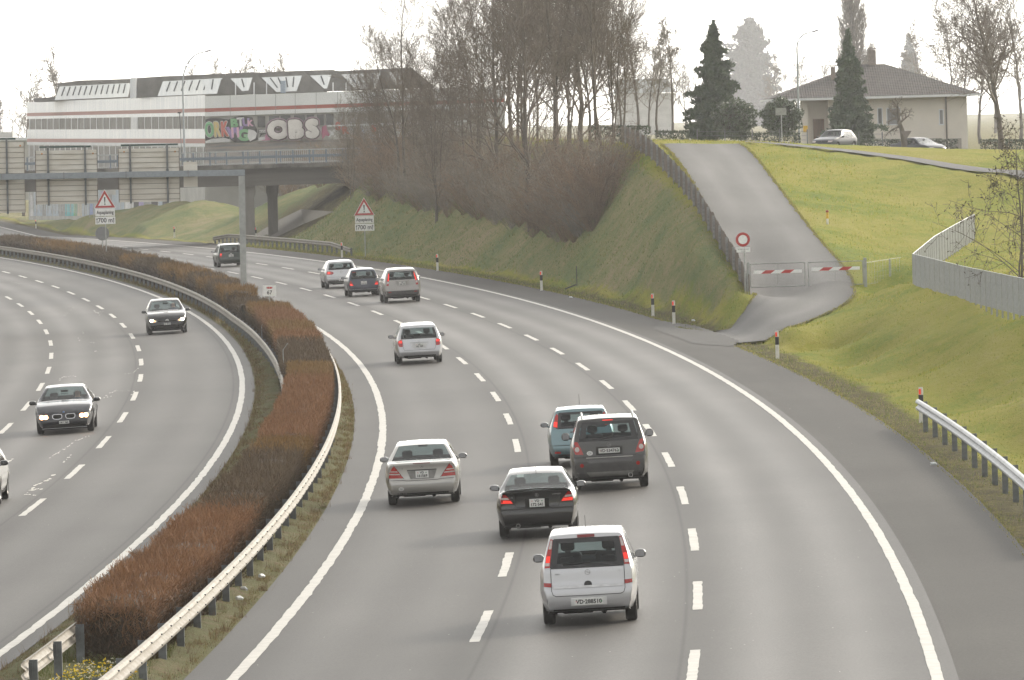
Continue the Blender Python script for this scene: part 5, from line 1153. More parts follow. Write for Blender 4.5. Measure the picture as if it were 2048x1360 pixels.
# undergrowth shrubs: arching thin stems
def shrub_sticks(seed, h, n, r):
    rs = np.random.RandomState(seed); S = []
    for i in range(n):
        a = rs.rand()*6.28; d = np.array([math.cos(a)*r*rs.rand(), math.sin(a)*r*rs.rand(), 1.]); d /= np.linalg.norm(d); p = np.array([math.cos(a), math.sin(a), 0])*r*.35*rs.rand()+np.array([0, 0, -.2]); L_ = h*rs.uniform(.55, 1.05); q = p; k = 4
        pts = [p]
        for j in range(k): d = d+rs.randn(3)*.10; d /= np.linalg.norm(d); q = q+d*L_/k; pts.append(q)
        for j in range(k): S.append((pts[j], pts[j+1], .016*(1-j/k)+.006, .016*(1-(j+1)/k)+.006))
        for j in range(9):
            f = rs.uniform(.25, 1)*k; i0 = min(int(f), k-1); b0 = pts[i0]+(pts[i0+1]-pts[i0])*(f-i0); dd = nrm(d+rs.randn(3)*.7); l2 = L_*rs.uniform(.1, .28); b1 = b0+dd*l2; S.append((b0, b1, .008, .005))
            for _ in range(2): c0 = b0+(b1-b0)*rs.rand(); S.append((c0, c0+nrm(dd+rs.randn(3)*.8)*l2*.5, .006, .004))
    return S
GS_ = 'leafless shrubs under the copse'; shp = []
for k in range(4):
    e = empty('shrub', (0, 0, 0), 'x', 'shrub', GS_); sticks('stems', shrub_sticks(40+k, 3.2, 42, 1.15), [M_twigr, M_twigp, M_twigr, M_twigp][k], e); shp.append(e)
used = [False]*4; rg = random.Random(21); cnt = 0
front = [(770,392),(800,402),(835,408),(865,412),(900,418),(935,425),(968,430),(1000,440),(1030,448),(1085,462),(1110,470),(1140,476),(1165,466),(1190,452),(1200,428),(1208,398),(1214,365)]
pos = [(x, y, 0) for x, y in front]
for x, y in front[:-2]:
    for j in range(2): pos.append((x+rg.uniform(-14, 14), y, 6+j*9+rg.uniform(-3, 3)))
for x, y in front[2:12]: pos.append((x+rg.uniform(-14, 14), y, 26+rg.uniform(-3, 3)))
pos += [(575,405,25),(610,400,24),(645,395,20),(680,388,14),(715,382,10),(560,412,30),(700,392,22),(630,404,32),(665,398,28),(735,384,18)]
pos += [(420,395,12),(445,398,10),(470,400,8),(745,386,-2),(720,378,6),(690,372,12)]
pos += [(x+rg.uniform(-16, 16), y+rg.uniform(3, 12), -1) for x, y in front[:-3]]
for x, y, back in pos:
    y += rg.uniform(-5, 4)
    P = hit(x, y)
    if P is None: continue
    if back > 0:
        Q_ = ray(x, 300, P[1]+back); P = np.array([Q_[0], Q_[1], gz(Q_[0], Q_[1])])
    k = rg.randrange(4); sc = rg.uniform(.9, 1.35)*(.42 if back == -1 else 1); lab = 'leafless brown shrub in the dense undergrowth of the copse'
    if x < 480: lab = 'leafless brown shrub on the far bank, seen beneath the bridge'
    elif x < 760: lab = 'leafless shrub beside the end of the bridge'
    if not used[k]: e = shp[k]; used[k] = True
    else: e = copy_tree(shp[k])
    e.location = P; e.rotation_euler = (0, 0, rg.uniform(0, 6)); e.scale = (sc*1.15, sc*1.15, sc); e['label'] = lab; e['group'] = GS_ if x > 760 else ('leafless shrubs by the bridge' if x > 480 else 'leafless shrubs beneath the bridge')
# trees behind the factory and low far trees at left
ft = bare_tree(11, h=12, trunk_r=.16, first=.25, nb=(18, 9, 6), spread=.42, up=.5, minr=.02)
def far_tree(px, brow, Y, h, lab, grp, sc=1., src=[None], m_=None):
    P = ray(px, brow, Y); zb0 = (4.4 if px > 1200 and Y > 640 else -2.6 if px < 1200 else P[2]); h = h+P[2]-zb0; P[2] = zb0
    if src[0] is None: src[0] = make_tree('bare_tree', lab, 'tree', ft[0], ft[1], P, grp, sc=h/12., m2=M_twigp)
    else: tree_copy(src[0], P, lab, grp, rotz=px*.37, sc=h/12.)
far_tree(140, 215, 960, 5.0, 'crown of a bare tree showing above the left part of the factory roof', None)
far_tree(45, 270, 930, 5.8, 'hazy bare tree touching the left end of the factory', None); far_tree(18, 268, 1150, 5.2, 'small hazy tree at the far left edge', None)
for i, px in enumerate((395, 430, 470, 520, 545, 575)): far_tree(px, 185, 1200, 2.2+(i % 3)*.9, 'faint treetop showing just above the factory roof ridge', 'faint treetops behind the factory')
for i, (px, h) in enumerate(((1275, 8.0), (1315, 7.2), (1345, 7.5), (1300, 6.2), (1372, 4.6), (1240, 8.0))): far_tree(px, 262, 520+i*12, h, ['rounded bare tree before the pale far building', 'second rounded bare tree right of the far building', 'bare tree left of the big dark spruce', 'low bare tree under the pale far building', 'smallest bare bush at the foot of the big spruce', 'bare tree at the left end of the hazy row'][i], None)
# the big bare tree right of the house and hazy ones behind
bt = bare_tree(31, h=11.5, trunk_r=.22, first=.28, nb=(30, 13, 9), spread=.52, up=.45, lens=(.62, .5, .45), minr=.009)
make_tree('bare_tree', 'large bare spreading tree at the right edge beside the bungalow', 'tree', bt[0], bt[1], base(2003, None, 500), m2=M_twig, sc=1.0)
pt_ = bare_tree(33, h=3.4, trunk_r=.24, first=.45, nb=(12, 8, 6), spread=.62, up=.2, lens=(.45, .5, .5), wob=.22)
make_tree('bare_tree', 'small pollarded tree with knobbly trunk before the bungalow wall', 'tree', pt_[0], pt_[1], ray(1812, 296, 540), sc=1.22)
for i, (px, Y, h) in enumerate(((1850, 1300, 16), (1905, 1100, 16), (1960, 900, 14.5), (2040, 950, 17), (1930, 820, 11), (1990, 1300, 20))): far_tree(px, 250, Y, h, ['hazy bare tree rising above the right end of the roof', 'hazy bare tree between the roof end and the large bare tree', 'pale tree directly behind the large bare tree', 'hazy tree at the right edge above the large one', 'low bare tree behind the garage end of the bungalow', 'tallest hazy tree behind the large bare tree'][i], None)
for i, (px, Y, h) in enumerate(((1690, 1500, 9), (1640, 1400, 8), (1560, 1500, 9), (1590, 1300, 8))): far_tree(px, 215, Y, h, ['faint tree behind the left roof slope', 'faint tree just left of the second chimney', 'faint low tree beside the hazy tall conifer', 'faint low tree near the tall lamp'][i], None)
# poplar: many upright branches
rs = np.random.RandomState(8); TR = [(np.array([0,0,-.5]), np.array([0,0,24.]), .4, .06)]; BR = []
for i in range(150):
    z = rs.uniform(1.5, 19); a = rs.rand()*6.28; L_ = rs.uniform(4, 7)*(1-z/30); p = np.array([0,0,z]); o = np.array([math.cos(a), math.sin(a), 0]); r_ = rs.uniform(.6, 2.0)*(1-abs(z-9)/22); q = p+o*r_+np.array([0,0,L_*.35]); t_ = q+o*r_*.3+np.array([0,0,L_*.75]); BR += [(p, q, .06, .05), (q, t_, .05, .02)]
    for j in range(26): k = rs.rand(); b0 = q+(t_-q)*k if rs.rand() < .65 else p+(q-p)*k; d = nrm(np.array([o[0]*.35, o[1]*.35, 1.])+rs.randn(3)*.28); BR.append((b0, b0+d*rs.uniform(.8, 1.9), .03, .018))
P = ray(1712, 262, 1100); P[2] = 4.4; make_tree('poplar_tree', 'tall narrow bare poplar rising behind the bungalow roof', 'tree', TR, BR, P, m2=M_twigp, sc=(1.15, 1.15, 1.02))
# conifers
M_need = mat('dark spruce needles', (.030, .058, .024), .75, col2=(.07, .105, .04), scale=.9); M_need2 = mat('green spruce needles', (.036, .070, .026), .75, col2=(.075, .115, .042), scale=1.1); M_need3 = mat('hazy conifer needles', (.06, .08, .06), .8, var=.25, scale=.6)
def mk_conifer(label, P, h, r, seed, m_, name='spruce_tree', **k):
    TR, BR, V, F = conifer(seed, h, r, k.pop('nw', 40), k.pop('per', 15), **k); e = empty(name, P, label, 'tree'); sticks('trunk', TR, M_bark, e, 8); sticks('branches', BR, M_bark, e, 3); mk('needles', V, F, m_, e); return e
Yc = 520.; s = CF/Yc
mk_conifer('big dark green spruce with an uneven double-tiered crown, left of the tall lamp', ray(1432, 273, Yc), 228/s, 50/s, 3, M_need, nw=34, per=13, dense=60, size=.12, shape=.78, ragged=.55, droop=.55)
Yc = 560.; s = CF/Yc
mk_conifer('green spruce standing in front of the bungalow', ray(1702, 288, Yc), 226/s, 46/s, 4, M_need2, nw=38, per=13, dense=56, size=.12, shape=.85, ragged=.45, droop=.6)
Yc = 2800.; s = CF/Yc
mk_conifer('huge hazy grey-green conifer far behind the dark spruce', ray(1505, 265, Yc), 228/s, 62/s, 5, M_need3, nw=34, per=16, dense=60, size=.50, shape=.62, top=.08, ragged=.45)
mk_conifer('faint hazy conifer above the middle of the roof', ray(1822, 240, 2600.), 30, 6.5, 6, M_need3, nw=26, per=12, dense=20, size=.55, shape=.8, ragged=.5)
# round laurel bushes
M_laurel = mat('laurel leaves', (.035, .06, .02), .35, col2=(.075, .11, .04), scale=2.0)
def bush(label, px0, px1, ytop, ybot, Y, seed, dens=5200):
    s = CF/Y; rs = np.random.RandomState(seed); rx = (px1-px0)/2/s; rz = (ybot-ytop)/2/s; loc = ray((px0+px1)/2, ybot, Y); e = empty('laurel_bush', loc, label, 'bush'); n = dens
    d = nrm(rs.randn(n, 3)); k = (.62+.38*rs.rand(n, 1)**.5)*(1+.12*np.sin(d[:, :1]*7+seed)*np.sin(d[:, 2:]*9)+.05*rs.randn(n, 1)); P = d*k*np.array([rx, rx, rz*1.02])+np.array([0, 0, rz]); P = P[P[:, 2] > -.05]
    V, F = leaf_cloud(P, .075, rs, up=.6, elong=1.5); mk('foliage', V, F, M_laurel, e); m = MB(); vs = []
    m.lathe([(.0, .1), (rx*.55, rz*.4), (rx*.7, rz), (rx*.5, rz*1.5), (0, rz*1.75)], 14); m.build('branches', M_core, e); return e
bush('round laurel bush at the foot of the big dark spruce', 1425, 1516, 199, 268, 500, 1); bush('round laurel bush directly left of the tall straight lamp', 1523, 1606, 196, 270, 505, 2)
# dead-leaved sapling at the right edge
sp = bare_tree(51, h=6.0, trunk_r=.05, first=.12, nb=(16, 8, 4), spread=.62, up=.25, lens=(.5, .5, .5), minr=.006, stems=2, wob=.10)
P = base(2034, None, 250); e = make_tree('young_tree', 'thin young tree with a few withered leaves at the right edge, behind the chain-link fence', 'tree', sp[0], sp[1], P, m2=M_bark)
rs = np.random.RandomState(2); B_ = np.array([b[1] for b in sp[1]]); B_ = B_[rs.rand(len(B_)) < .42]; V, F = leaf_cloud(B_+rs.randn(*B_.shape)*.03, .035, rs, up=-.5); mk('leaves', V, F, mat('withered leaves', (.07, .055, .03), .8, var=.4), e)
# ------------------------------------------------------------------ cars
def paint(name, col, metal=.5, rough=.32, coat=1.0):
    m, t, p = base_mat(name); L = t.links.new
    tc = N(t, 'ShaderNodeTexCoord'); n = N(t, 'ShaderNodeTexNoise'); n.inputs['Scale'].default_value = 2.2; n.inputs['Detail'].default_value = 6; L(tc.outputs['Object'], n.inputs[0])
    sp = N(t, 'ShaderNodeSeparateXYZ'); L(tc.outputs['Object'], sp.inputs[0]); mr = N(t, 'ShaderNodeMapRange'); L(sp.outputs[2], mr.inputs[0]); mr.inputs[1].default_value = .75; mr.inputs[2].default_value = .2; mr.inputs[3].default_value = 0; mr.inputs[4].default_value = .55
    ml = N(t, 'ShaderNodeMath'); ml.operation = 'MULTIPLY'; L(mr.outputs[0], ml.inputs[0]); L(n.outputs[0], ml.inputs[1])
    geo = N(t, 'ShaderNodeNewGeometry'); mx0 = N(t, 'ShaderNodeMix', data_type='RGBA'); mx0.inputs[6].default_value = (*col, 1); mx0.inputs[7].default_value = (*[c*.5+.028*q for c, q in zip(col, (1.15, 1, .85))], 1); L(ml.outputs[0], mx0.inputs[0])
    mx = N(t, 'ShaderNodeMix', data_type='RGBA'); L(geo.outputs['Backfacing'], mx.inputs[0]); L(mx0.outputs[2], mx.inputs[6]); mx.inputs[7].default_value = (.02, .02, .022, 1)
    L(mx.outputs[2], p.inputs['Base Color']); p.inputs['Metallic'].default_value = metal; p.inputs['Roughness'].default_value = rough; p.inputs['Coat Weight'].default_value = coat; p.inputs['Coat Roughness'].default_value = .08
    return m
def glassmat(name, tint, gloss=.9):
    m = bpy.data.materials.new(name); m.use_nodes = True; t = m.node_tree; t.nodes.clear(); L = t.links.new
    out = t.nodes.new('ShaderNodeOutputMaterial'); tr = t.nodes.new('ShaderNodeBsdfTransparent'); gl = t.nodes.new('ShaderNodeBsdfGlossy'); gl.inputs['Roughness'].default_value = .05; fr = t.nodes.new('ShaderNodeFresnel'); gg = t.nodes.new('ShaderNodeNewGeometry'); io = t.nodes.new('ShaderNodeMapRange'); io.inputs[3].default_value = 1.45; io.inputs[4].default_value = 1/1.45; L(gg.outputs['Backfacing'], io.inputs[0]); L(io.outputs[0], fr.inputs[0])
    tc = t.nodes.new('ShaderNodeTexCoord'); n = t.nodes.new('ShaderNodeTexNoise'); n.inputs['Scale'].default_value = 3; L(tc.outputs['Object'], n.inputs[0]); c = t.nodes.new('ShaderNodeMix'); c.data_type = 'RGBA'; c.inputs[6].default_value = (*tint, 1); c.inputs[7].default_value = (*[x*.85 for x in tint], 1); L(n.outputs[0], c.inputs[0]); L(c.outputs[2], tr.inputs[0])
    gl.inputs[0].default_value = (gloss, gloss, gloss, 1); mx = t.nodes.new('ShaderNodeMixShader'); L(fr.outputs[0], mx.inputs[0]); L(tr.outputs[0], mx.inputs[1]); L(gl.outputs[0], mx.inputs[2]); L(mx.outputs[0], out.inputs[0]); return m
M_glass = glassmat('car glass', (.70, .80, .81)); M_glassd = glassmat('tinted rear glass', (.60, .70, .71))
M_trim = mat('black plastic trim', (.022, .022, .023), .55, var=.15); M_frit = mat('black glass border', (.012, .012, .014), .12, var=.1, coat=.5); M_tyre = mat('tyre rubber', (.022, .021, .020), .85, var=.2, bump=.1)
M_rim = mat('alloy wheel', (.38, .38, .39), .35, .8); M_plate = mat('number plate', (.70, .70, .68), .45, var=.03); M_seat = mat('seat fabric', (.035, .037, .042), .9, var=.2); M_chrome = mat('chrome', (.62, .62, .63), .15, .95)
M_lens = mat('red tail lens', (.40, .014, .010), .15, var=.15, coat=.6, scale=20); M_lenson = mat('lit red tail lens', (.75, .03, .018), .2, var=.12, emit=.75, scale=20); M_clear = mat('clear lens', (.55, .48, .46), .12, var=.15, coat=.6, scale=30); M_under = mat('underbody', (.016, .015, .014), .9)
M_lamp = mat('lit headlamp', (1., .90, .72), .3, emit=5.5, var=.02); M_ring = mat('amber ring glow', (1., .42, .10), .3, emit=3.2, var=.02); M_hl = mat('headlamp glass', (.42, .42, .44), .1, .3, coat=.8); M_skin = mat('skin', (.42, .24, .17), .6); M_shirt = mat('dark jacket', (.05, .06, .09), .9); M_hair = mat('dark hair', (.03, .022, .018), .8); M_pant = mat('dark grey plastic', (.07, .068, .066), .6, var=.15)
def interp_pts(pts, n=3):
    """Catmull-Rom through (y,z) keeping the given points"""
    P = [np.array(p[:2], float) for p in pts]; out = []; ids = []
    for i in range(len(P)-1):
        p0 = P[max(i-1, 0)]; p1 = P[i]; p2 = P[i+1]; p3 = P[min(i+2, len(P)-1)]; ids.append(len(out))
        for k in range(n):
            u = k/n; m1 = (p2-p0)*.5*.75; m2 = (p3-p1)*.5*.75; l = np.linalg.norm(p2-p1)
            for m_ in (m1, m2):
                q = np.linalg.norm(m_); 
                if q > l: m_ *= l/q
            out.append((2*u**3-3*u**2+1)*p1+(u**3-2*u**2+u)*m1+(-2*u**3+3*u**2)*p2+(u**3-u**2)*m2)
    ids.append(len(out)); out.append(P[-1]); return out, ids
class Car:
    def __init__(s, label, loc, heading, roll, W, H, L, sil, marks, belt, paintm, wf=.30, wr=None, tread=None, wheelR=.31, tumble=.72, clear=.26, group='cars on the right carriageway', plan=.10, planf=.16, pitch=0., cat='car', tyre_w=.2, name='car', glassm=None, edge=.05):
        s.e = empty(name, loc, label, cat, group); s.e.rotation_mode = 'ZXY'; s.e.matrix_basis = Matrix.Translation(Vector(loc))@Matrix.Rotation(heading, 4, 'Z')@Matrix.Rotation(-roll, 4, 'Y')@Matrix.Rotation(pitch, 4, 'X')
        s.W, s.H, s.L = W, H, L; s.paint = paintm; s.plan, s.planf = plan, planf; s.tum = tumble; s.belt = belt
        pts, ids = interp_pts(sil); n = len(pts); yb = [p[0] for p in pts]
        ya, yf = (wf, wr); s.axles = (ya, yf); s.R = wheelR
        # extra stations round the arches
        arch = []
        for yc in s.axles:
            for k in (-1, -.96, -.85, -.65, -.35, 0, .35, .65, .85, .96, 1): arch.append(yc+k*(wheelR+.055))
        st = [(p[0], p[1], i) for i, p in enumerate(pts)]
        for y in arch:
            for j in range(len(st)-1):
                if st[j][0] < y <= st[j+1][0] and abs(st[j+1][0]-y) > 1e-4 and abs(st[j][0]-y) > 1e-4 and st[j+1][1] > .45 and st[j][1] > .45:
                    f = (y-st[j][0])/(st[j+1][0]-st[j][0]); st.insert(j+1, (y, st[j][1]+(st[j+1][1]-st[j][1])*f, -1)); break
        s.st = st; mk_ = {k: ids[v] for k, v in marks.items()}; pos = {i: q for q, (_, _, i) in enumerate(st) if i >= 0}
        s.m = {k: pos[v] for k, v in mk_.items()}
        def Wz(z, zr_=H):
            # half width against height
            b = belt; xs = [0, clear, .42, .62, b*.93, b, b+.06, zr_*.97, zr_+.1]; ws = [.86, .90, .965, 1.0, .975, .945, .925, tumble, tumble*.93]; return np.interp(z, xs, ws)*W/2
        s.Wz = Wz
        def zb(y):
            z = clear
            for yc in s.axles:
                d = abs(y-yc)/(wheelR+.055)
                if d < 1: z = max(z, wheelR*1.0+(wheelR+.055)*math.sqrt(1-d*d))
            return z
        def pf(y, z):
            d0 = y; d1 = L-y; k = 1.
            if d0 < .5: k *= 1-plan*max(0, 1-d0/.5)**2.2
            if d1 < .9: k *= 1-planf*max(0, 1-d1/.9)**2.2
            return k
        K1, K2 = 6, 6; fr_ = [1, .965, .93, .88, .7, .45, .2, 0]; rows = []; s.K = (K1, K2)
        for (y, zt, _) in st:
            z0 = min(zb(y), zt-.02); re = min(edge, max(.004, (zt-z0)*.3)); ztop = zt-re; zl = min(belt, ztop-.006) if ztop-.006 > z0+.01 else z0+.005
            r = [(0., z0), (Wz(z0)*.6*pf(y, z0), z0), (Wz(z0)*pf(y, z0)-.03, z0)]
            for k in range(K1): z = z0+(zl-z0)*(k/(K1-1)) if k else z0+.012; r.append((Wz(z)*pf(y, z), z))
            for k in range(1, K2): z = zl+(ztop-zl)*k/(K2-1); r.append((Wz(z)*pf(y, z), z))
            we = Wz(ztop)*pf(y, ztop)
            for k in (1, 2): a = math.pi/2*k/2; r.append((we-re*1.3*(1-math.cos(a)) if k == 1 else we-re*1.3, ztop+re*math.sin(a)*(.9 if k == 1 else .93)))
            wtop = r[-1][0]
            for f in fr_[1:]: r.append((wtop*f, zt-re*.07*f*f-.0*f))
            rows.append(r)
        nr = len(rows[0]); s.nr = nr; V = []
        for (y, zt, _), r in zip(st, rows):
            for x, z in r: V.append((x, y-L/2, z))
            for x, z in r[1:-1][::-1]: V.append((-x, y-L/2, z))
        tot = 2*nr-2; s.tot = tot; S = len(st); F = {'body': [], 'rear_window': [], 'windscreen': [], 'side_window': []}
        # crown: roof and hood bulge across; rear and front faces bow outwards
        V = np.array(V)
        for i, (y, zt, _) in enumerate(st):
            for j in range(tot):
                x, yy, z = V[i*tot+j]; w_ = W/2; q = 1-(x/w_)**2
                if y < .6 and zt > .3: V[i*tot+j, 1] -= .0+.07*(q-.5)*max(0, 1-y/.6)
                if y > L-.8: V[i*tot+j, 1] += .12*(q-.5)*max(0, 1-(L-y)/.8)
                if z > H*.8: V[i*tot+j, 2] += .045*(q-.65)*((z-H*.8)/(H*.2))
                elif z > zt-.09 and y > L*.6: V[i*tot+j, 2] += .035*(q-.5)
        top0 = 3+K1+(K2-1)+2; g0 = top0+2       # first glass column (|f|<=.93)
        mm = s.m
        for i in range(S-1):
            for j in range(tot):
                j2 = (j+1) % tot; f = (i*tot+j, i*tot+j2, (i+1)*tot+j2, (i+1)*tot+j); jj = j if j < nr-1 else tot-1-j
                key = 'body'
                if mm['rw0'] <= i < mm['rw1'] and jj >= g0-1: key = 'rear_window'
                elif mm['ws1'] <= i < mm['ws0'] and jj >= g0-1: key = 'windscreen'
                F[key].append(f)
        s.V, s.F, s.g0 = V, F, g0
        F['body'].append(tuple(range(tot-1, -1, -1))); F['body'].append(tuple((S-1)*tot+k for k in range(tot)))
        s.S = S; s.belt_rows = (3+K1-1, 3+K1+K2-3)
        s.glassm = glassm or M_glassd
    def finish(s, side):
        tot, st, nr = s.tot, s.st, s.nr; a0, a1 = s.belt_rows; keep = []; sw = []
        for f in s.F['body']:
            if len(f) == 4:
                i = f[0]//tot; j = f[0] % tot; jj = j if j < nr-1 else tot-1-j
                if a0 <= jj < a1 and i < s.S-1:
                    ym = .5*(st[i][0]+st[i+1][0]); zt = .5*(st[i][1]+st[i+1][1])
                    if zt > s.belt+.10 and any(a <= ym <= b for a, b in side): sw.append(f); continue
            keep.append(f)
        s.F['body'] = keep; s.F['side_window'] = sw; fl = lambda fs: [tuple(reversed(f)) for f in fs]
        s.body = mk('body', s.V, fl(s.F['body']), s.paint, s.e, smooth=True)
        for k, m_, nm in (('rear_window', s.glassm, 'rear_window'), ('windscreen', M_glass, 'windscreen'), ('side_window', M_glass, 'side_windows')):
            grp_ = [s.F[k]] if k != 'side_window' else [[f for f in s.F[k] if sum(s.V[v][0] for v in f)*q > 0] for q in (-1, 1)]
            if k == 'side_window': grp_ = [[f for f in g if a <= sum(s.V[v][1] for v in f)/4+s.L/2 <= b] for g in grp_ for a, b in side]; nm = 'side_window'
            for fs_ in grp_:
                if not fs_: continue
                used_ = sorted({v for f in fs_ for v in f}); mp = {v: q for q, v in enumerate(used_)}; mk(nm, [s.V[v] for v in used_], fl([tuple(mp[v] for v in f) for f in fs_]), m_, s.e, smooth=True)
        allf = [f for k in s.F for f in s.F[k]]; s.bvh = BVHTree.FromPolygons([Vector(v) for v in s.V], fl(allf))
        # floor, wheels, interior
        m = MB(); ya, yb = s.axles; Lh = s.L/2; hw = s.W/2-.27
        m.box((0, 0, .30), (2*hw, s.L*.86, .16)); m.box((0, .0, .62), (s.W*.80, s.L*.5, .03)); m.tube([(-hw-.1, ya-Lh, .27), (hw+.1, ya-Lh, .27)], .05, 6); m.tube([(.25, -Lh+.25, .22), (.25, -Lh+1.4, .24)], .05, 6); m.box((-.2, -Lh+.5, .26), (.55, .35, .13), bev=.03); m.build('underbody', M_under, s.e)
        first = None
        for sx in (-1, 1):
            for yy in s.axles:
                if first is None:
                    R = s.R; w_ = .205; t_ = MB(); prof = [(R*.66, -w_/2+.01), (R*.80, -w_/2), (R*.93, -w_/2+.005), (R*.99, -w_/2+.035), (R, -w_/4), (R, w_/4), (R*.99, w_/2-.035), (R*.93, w_/2-.005), (R*.80, w_/2), (R*.66, w_/2-.01)]; t_.lathe(prof, 28, 'x'); wh = empty('wheel', (0, 0, 0), None, None); wh.parent = s.e; t_.build('tyre', M_tyre, wh, True)
                    r_ = MB(); r_.lathe([(R*.68, .06), (R*.66, .085), (R*.60, .07), (R*.58, -.03), (0, -.03)], 28, 'x')
                    for k in range(7):
                        a = 2*math.pi*k/7; c_, s_ = math.cos(a), math.sin(a); q = [(.04, -.022), (R*.62, -.035), (R*.62, .035), (.04, .022)]
                        r_.prism(q, .035, .072, lambda x, y, z, c_=c_, s_=s_: (z, x*c_-y*s_, x*s_+y*c_))
                    r_.lathe([(.07, .03), (.065, .085), (0, .09)], 14, 'x'); r_.build('rim', M_rim, wh); first = wh; o = wh
                else:
                    o = first.copy(); C.objects.link(o); o.parent = s.e
                    for c_ in first.children: d_ = c_.copy(); C.objects.link(d_); d_.parent = o
                o.location = (sx*(s.W/2-.135), yy-Lh, s.R); o.rotation_euler = (0, 0, 0 if sx > 0 else math.pi)
        return s
    # --- patches that follow the bodywork, drawn in rear (or front) elevation
    def hit(s, x, z, front=False):
        o = Vector((x, 6 if front else -6, z)); d = Vector((0, -1 if front else 1, 0)); r = s.bvh.ray_cast(o, d); return (r[0], r[1]) if r[0] is not None else (None, None)
    def hitside(s, y, z, sx): r = s.bvh.ray_cast(Vector((sx*4, y, z)), Vector((-sx, 0, 0))); return (r[0], r[1]) if r[0] is not None else (None, None)
    def patch(s, name, poly, m_, off=.006, front=False, parent=None, step=.05, both=False, side=None, thick=None):
        out = []
        for mir in ((1, -1) if both else (1,)):
            P = [(x*mir, z) for x, z in poly]; 
            if mir < 0: P = P[::-1]
            V2 = []; n = len(P); E_ = []
            for i in range(n):
                a, b = np.array(P[i]), np.array(P[(i+1) % n]); k = max(1, int(np.linalg.norm(b-a)/step))
                for q in range(k): V2.append(tuple(a+(b-a)*q/k))
            nb = len(V2); E_ = [(i, (i+1) % nb) for i in range(nb)]; xs = [p[0] for p in P]; zs = [p[1] for p in P]
            for x in np.arange(min(xs)+step*.5, max(xs), step):
                for z in np.arange(min(zs)+step*.5, max(zs), step):
                    if inpoly(np.array([x]), np.array([z]), P)[0] and min(math.hypot(x-a, z-b) for a, b in V2[:nb]) > step*.35: V2.append((x, z))
            r = delaunay_2d_cdt([Vector(v) for v in V2], E_, [], 1, 1e-5); vs = r[0]; fs = [f for f in r[2] if inpoly(np.array([sum(vs[k][0] for k in f)/len(f)]), np.array([sum(vs[k][1] for k in f)/len(f)]), P)[0]]
            W3_ = []; last = None
            for v in vs:
                if side: h_, nn = s.hitside(v[0], v[1], side)
                else: h_, nn = s.hit(v[0], v[1], front)
                if h_ is None:
                    for sh in (.97, .94, .9, .85, .78, .7, .6):
                        h_, nn = s.hitside(v[0], v[1]*sh, side) if side else s.hit(v[0]*sh, v[1] if sh > .8 else v[1]*.97, front)
                        if h_ is not None: break
                if h_ is None: h_ = last or Vector((v[0], (s.L/2 if front else -s.L/2), v[1])); nn = Vector((0, 1 if front else -1, 0))
                last = h_; 
                p = Vector((v[0], h_.y, v[1])) if not side else Vector((h_.x, v[0], v[1]))
                d = Vector((side, 0, 0)) if side else Vector((0, 1 if front else -1, 0)); W3_.append(p+d*off)
            nv = len(W3_); d = (Vector((side, 0, 0)) if side else Vector((0, 1 if front else -1, 0)))*-(off+.012)
            # boundary skirt
            cnt_ = {}
            for f in fs:
                for a, b in zip(f, f[1:]+f[:1]): cnt_[(a, b)] = cnt_.get((a, b), 0)+1
            bd = [(a, b) for (a, b) in cnt_ if (b, a) not in cnt_]; flip = (not front) if not side else (side < 0)
            # orientation: rear view looks along +y, so counter-clockwise (x,z) faces -y
            F3 = [tuple(f) if not front else tuple(reversed(f)) for f in fs] if not side else [tuple(f) if side > 0 else tuple(reversed(f)) for f in fs]
            for a, b in bd: F3.append((a, b, b+nv, a+nv))
            o = mk(name, W3_+[p+d for p in W3_], F3, m_, parent or s.e, smooth=False); out.append(o)
        return out if both else out[0]
    def line(s, name, pts, wd, m_, off=.004, front=False, parent=None, side=None):
        """thin ribbon along a polyline in elevation"""
        m = MB(); P = []
        for a, b in zip(pts[:-1], pts[1:]):
            k = max(1, int(math.hypot(b[0]-a[0], b[1]-a[1])/.06))
            for q in range(k): P.append((a[0]+(b[0]-a[0])*q/k, a[1]+(b[1]-a[1])*q/k))
        P.append(pts[-1]); W3_ = []
        for x, z in P:
            h_, _ = s.hitside(x, z, side) if side else s.hit(x, z, front)
            if h_ is None: continue
            W3_.append(h_+(Vector((side*off, 0, 0)) if side else Vector((0, (1 if front else -1)*off, 0))))
        if len(W3_) > 1: m.tube(W3_, wd/2, 4); m.build(name, m_, parent or s.e)
    def text(s, t, x, z, size, m_, parent=None, front=False, sx=.75, bold=.0, off=.012, y=None):
        h_, _ = s.hit(x, z, front); v, f = text_mesh(t, size, .0015, sx, bold=bold); yy = y if y is not None else h_.y; k = 1 if front else -1
        mk('lettering', [((-a if front else a)+x, yy+k*(off+c_), b+z) for a, b, c_ in v], f, m_, parent or s.e)
    def plate(s, z, top, bot=None, w_=.32, h=.155, x=0, one=False, front=False, surround=None):
        h_, _ = s.hit(x, z, front); k = 1 if front else -1; yy = h_.y+k*.012
        if surround: s.patch('plate_recess', [(x-surround[0]/2, z-surround[1]/2), (x+surround[0]/2, z-surround[1]/2), (x+surround[0]/2, z+surround[1]/2), (x-surround[0]/2, z+surround[1]/2)], surround[2], .003)
        m = MB(); m.box((x, yy, z), (w_, .012, h), bev=.002); p = m.build('number_plate', M_plate, s.e); f = lambda a, b, c_: (a, c_, b)
        def sh(px, pz, c, sc=1.): mm = MB(); r = .013*sc; mm.prism([(px-r, pz+r), (px-r, pz-.2*r), (px, pz-1.3*r), (px+r, pz-.2*r), (px+r, pz+r)], yy+k*.0065, yy+k*.009, f); return mm.build('shield', c, p)
